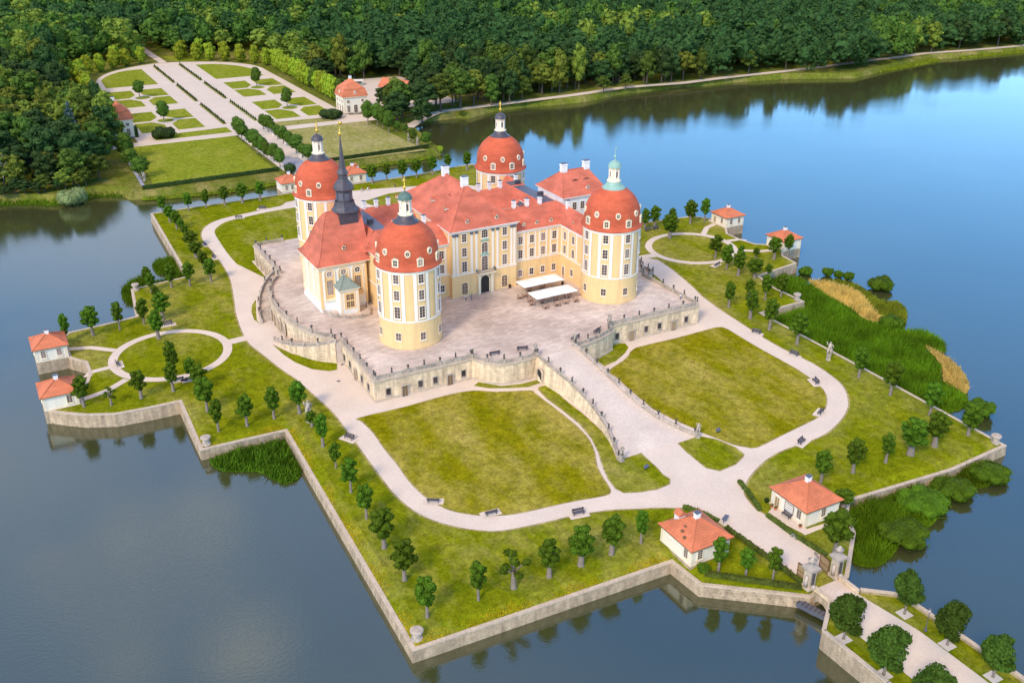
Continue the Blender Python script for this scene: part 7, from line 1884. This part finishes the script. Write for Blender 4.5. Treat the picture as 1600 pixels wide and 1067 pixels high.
def person(label, loc, rz, shirt, legs, pose="stand", h=1.75):
    """one continuous skinned body; clothing is told by height on the figure"""
    t = thing("person", label, "person", loc, rz); s = h / 1.75
    J = {"pel": (0, 0, .93), "bel": (0, -.01, 1.12), "che": (0, 0, 1.36), "nek": (0, 0, 1.49), "hed": (0, -.02, 1.60), "top": (0, -.015, 1.72)}
    R_ = {"pel": .155, "bel": .14, "che": .165, "nek": .06, "hed": .095, "top": .075}
    E_ = [("pel", "bel"), ("bel", "che"), ("che", "nek"), ("nek", "hed"), ("hed", "top")]
    for sd, q in (("l", 1), ("r", -1)):
        sw = (.22 if q > 0 else -.18) if pose == "walk" else .03
        if pose == "ride": J.update({"hip" + sd: (q * .1, -.02, .9), "kne" + sd: (q * .12, -.38, .72 if q > 0 else .85), "ank" + sd: (q * .11, -.2, .3 if q > 0 else .48), "toe" + sd: (q * .11, -.36, .26 if q > 0 else .44)})
        else: J.update({"hip" + sd: (q * .1, 0, .86), "kne" + sd: (q * .105, -.04 - sw * .7, .48), "ank" + sd: (q * .1, .02 - sw * (1.2 if q > 0 else .5), .09), "toe" + sd: (q * .12, -.15 - sw * (1.2 if q > 0 else .5), .04)})
        R_.update({"hip" + sd: .1, "kne" + sd: .068, "ank" + sd: .045, "toe" + sd: .04})
        if pose == "ride": J.update({"sho" + sd: (q * .18, -.06, 1.40), "elb" + sd: (q * .24, -.26, 1.2), "wri" + sd: (q * .22, -.46, 1.06), "han" + sd: (q * .2, -.54, 1.04)})
        elif pose == "lean": J.update({"sho" + sd: (q * .18, -.02, 1.40), "elb" + sd: (q * .27, -.2, 1.2), "wri" + sd: (q * .2, -.42, 1.12), "han" + sd: (q * .17, -.5, 1.1)})
        else: J.update({"sho" + sd: (q * .18, 0, 1.41), "elb" + sd: (q * .25, .03 + sw * .4, 1.14), "wri" + sd: (q * .26, -.05 + sw * .7, .9), "han" + sd: (q * .255, -.07 + sw * .8, .81)})
        R_.update({"sho" + sd: .072, "elb" + sd: .048, "wri" + sd: .034, "han" + sd: .036})
        E_ += [("pel", "hip" + sd), ("hip" + sd, "kne" + sd), ("kne" + sd, "ank" + sd), ("ank" + sd, "toe" + sd), ("che", "sho" + sd), ("sho" + sd, "elb" + sd), ("elb" + sd, "wri" + sd), ("wri" + sd, "han" + sd)]
        for f in range(4):                           # four fingers and a thumb, slightly curled
            hx, hy, hz = J["han" + sd]; nm = "f%d%s" % (f, sd); J[nm] = (hx - q * .012, hy - .028 + .018 * f, hz - .075 - .008 * (f in (1, 2))); R_[nm] = .0085; E_.append(("han" + sd, nm))
        hx, hy, hz = J["wri" + sd]; J["th" + sd] = (hx - q * .02, hy - .06, hz - .07); R_["th" + sd] = .01; E_.append(("wri" + sd, "th" + sd))
    keys = list(J); me = bpy.data.meshes.new("body"); me.from_pydata([tuple(c * s for c in J[k]) for k in keys], [(keys.index(a), keys.index(b_)) for a, b_ in E_], [])
    o = put("tmp", me); md = o.modifiers.new("skin", 'SKIN'); md.use_smooth_shade = True
    if not me.skin_vertices: me.skin_vertices.new(name="")
    for i, k in enumerate(keys): v = me.skin_vertices[0].data[i]; v.radius = (R_[k] * s * .8, R_[k] * s * .8) if k in ("toel", "toer") else (R_[k] * s, R_[k] * s * (.75 if k in ("pel", "bel", "che") else 1)); v.use_root = k == "pel"
    sb = o.modifiers.new("sub", 'SUBSURF'); sb.levels = sb.render_levels = 1
    dg = bpy.context.evaluated_depsgraph_get(); b2 = bpy.data.meshes.new_from_object(o.evaluated_get(dg)); bpy.data.objects.remove(o)
    for m_ in (SKIN, CLOTH[shirt], CLOTH[legs], CLOTH["dark"]): b2.materials.append(m_)
    for p in b2.polygons:
        c = p.center / s; z = c.z; arm = abs(c.x) > .2 and z < 1.3 and pose != "ride"
        p.material_index = 0 if (z > 1.47 or (arm and z < 1.12) or (c.y < -.35 and .95 < z < 1.15)) else 1 if z > .95 else 2 if z > .11 else 3
    b2.name = "body"; put("body", b2, t)
    MB().lathe([(.105 * s, 1.60 * s), (.112 * s, 1.66 * s), (.095 * s, 1.73 * s), (.05 * s, 1.775 * s), (.005, 1.785 * s)], 0, .012 * s, 10).build("hair", HAIR, t, True)
    return t


person("person in white shirt leaning on the right flank balustrade of the terrace", (46.2, -46.3, .03), math.radians(90), "white", "denim", "lean", 1.82)
person("person in dark top standing before the hall door, left of a pair", (-7.6, -18.2, .03), .4, "white", "dark")
person("person in blue standing before the hall, right of a pair", (-6.0, -18.6, .03), -.6, "grey", "denim")
for i, (x, y, sh, lg, l) in enumerate(((10.6, 111.5, "white", "denim", "white shirt, leftmost of the strollers"), (11.8, 112.0, "red", "dark", "red top, second of the strollers"), (13.0, 111.0, "white", "tan", "white top and tan trousers, third of the strollers"), (14.0, 112.1, "red", "denim", "red top, fourth of the strollers"), (24.5, 110.5, "dark", "dark", "dark clothes, walking apart"))):
    person("person in %s on the rear path" % l, (x, y, GZ + .03), 1.2 + i * .5, sh, lg, "walk")
person("person in red top standing by the left umbrella row", (8.0, -25.6, .03), 1.0, "red", "denim")
person("person in white jacket at the left cafe umbrellas", (9.6, -24.9, .03), -1.2, "white", "dark")


# ------------------------------------------------------------------ bicycles
def bicycle(label, x, y, rz, col, z=GZ + .03):
    t = thing("bicycle", label, "bicycle", (x, y, z), rz); mt = plain("bike_" + label[:14], col, .4, .05)
    mb = MB(); A = (-.05, 0, .30); S = (-.2, 0, .78); Hd = (.38, 0, .80); Bk = (-.52, 0, .34); Fr = (.56, 0, .34)
    for p, q in ((A, S), (A, Hd), (S, Hd), (Bk, A), (Bk, S), (Hd, Fr)): mb.tube([p, q], .022, 6)
    mb.build("frame", mt, t)
    for p in (Bk, Fr):
        mb = MB(); N = 20
        for r, m, q in ((.34, 0, .022), (.30, 1, .012)):
            ring = [(p[0] + r * math.cos(2 * PI * i / N), 0, p[2] + r * math.sin(2 * PI * i / N)) for i in range(N + 1)]; mb.tube(ring, q, 5, m, False)
        for i in range(10): a = 2 * PI * i / 10; mb.tube([p, (p[0] + .3 * math.cos(a), 0, p[2] + .3 * math.sin(a))], .004, 3, 1)
        mb.build("wheel", [M["iron"], M["lead"]], t)
    MB().tube([(-.22, 0, .78), (-.23, 0, .9)], .015, 5).box(-.36, -.1, -.07, .07, .9, .95).build("saddle", M["iron"], t)
    MB().tube([(.38, 0, .8), (.36, 0, 1.0)], .018, 5).tube([(.3, -.28, .98), (.38, 0, 1.02), (.3, .28, .98)], .016, 5).build("handlebar", M["iron"], t)
    return t


bicycle("white bicycle parked against the hedge before the right gatehouse", 2.0, -139.5, 1.7, (.6, .6, .6))
bicycle("red bicycle parked at the left edge of the road inside the gate", -6.0, -146.2, .9, (.45, .06, .08))
for i, (x, y, c, l) in enumerate(((1.6, -145.9, (.05, .05, .06), "black bicycle, first of three by the right gate pier"), (1.9, -147.2, (.1, .12, .2), "dark blue bicycle, second of three by the right gate pier"), (1.5, -148.2, (.2, .2, .2), "grey bicycle, third of three by the right gate pier"))): bicycle(l, x, y, 1.2 + i * .5, c)
bk = bicycle("bicycle ridden along the causeway road by a person in a pale shirt", -6.4, -168.7, 2.1, (.1, .1, .12))
person("person in pale shirt riding a bicycle along the causeway road", (-6.4, -168.7, GZ + .1), 2.1 + PI / 2, "white", "denim", "ride")

# ------------------------------------------------------------------ lamp, planters, bench at the gatehouse
t = thing("street_lamp", "tall slim street lamp with glass head on the right causeway verge", "street lamp", (1.9 + 1.6, -169.3, GZ))
MB().lathe([(.3, 0), (.3, .25), (.14, .4), (.1, 1.0), (.055, 1.1), (.05, 4.0), (.09, 4.05)], 0, 0, 10).build("pole", M["lead"], t)
MB().lathe([(.1, 4.05), (.24, 4.5), (.24, 4.55)], 0, 0, 8).build("lantern", M["fabric"], t); MB().lathe([(.32, 4.55), (.2, 4.75), (.03, 4.9)], 0, 0, 8).build("lamp_cap", M["lead"], t)
make_bench("wooden bench against the front wall of the right gatehouse", (5.6, -133.6, GZ + .05), math.radians(90 + 180), 1.2)
for i, (x, y) in enumerate(((5.3, -129.8), (5.5, -137.6), (5.4, -130.8))):
    t = thing("flower_pot", "terracotta flower pot by the right gatehouse wall, %s" % ("beside the door", "at the near corner", "second beside the door")[i], "flower pot", (x, y, GZ + .05))
    MB().lathe([(.2, 0), (.32, .45), (.34, .5), (.28, .5), (.02, .45)], 0, 0, 10).build("pot", M["roof_small"], t)
    mb = MB(); add_leaves(mb, leaf_shell(np.random.default_rng(i), [(0, 0, .65, .35, .35, .25)], 60, .1)); mb.build("plant", M["hedge"], t)
t = thing("notice_board", "grey flat notice panel at the road edge by the left gatehouse", "sign", (-5.9, -128.9, GZ + .03), .5)
MB().box(-1.0, 1.0, -.4, .4, .75, .85).build("panel", M["lead"], t)
for x in (-.8, .8): MB().box(x - .05, x + .05, -.05, .05, 0, .75).build("leg", M["iron"], t)
for x, y, l in ((-52.5, -37.0, "left of the terrace, nearer"), (-48.5, -24.2 - 4.5, "at the foot of the left terrace flank")):
    o = MB().lathe([(.02, 0.045), (.45, 0.045)], 0, 0, 14).build("drain_cover", M["lead"], None, loc=(x, y, GZ)); tag(o, "round grey drain cover in the gravel " + l, "drain cover")
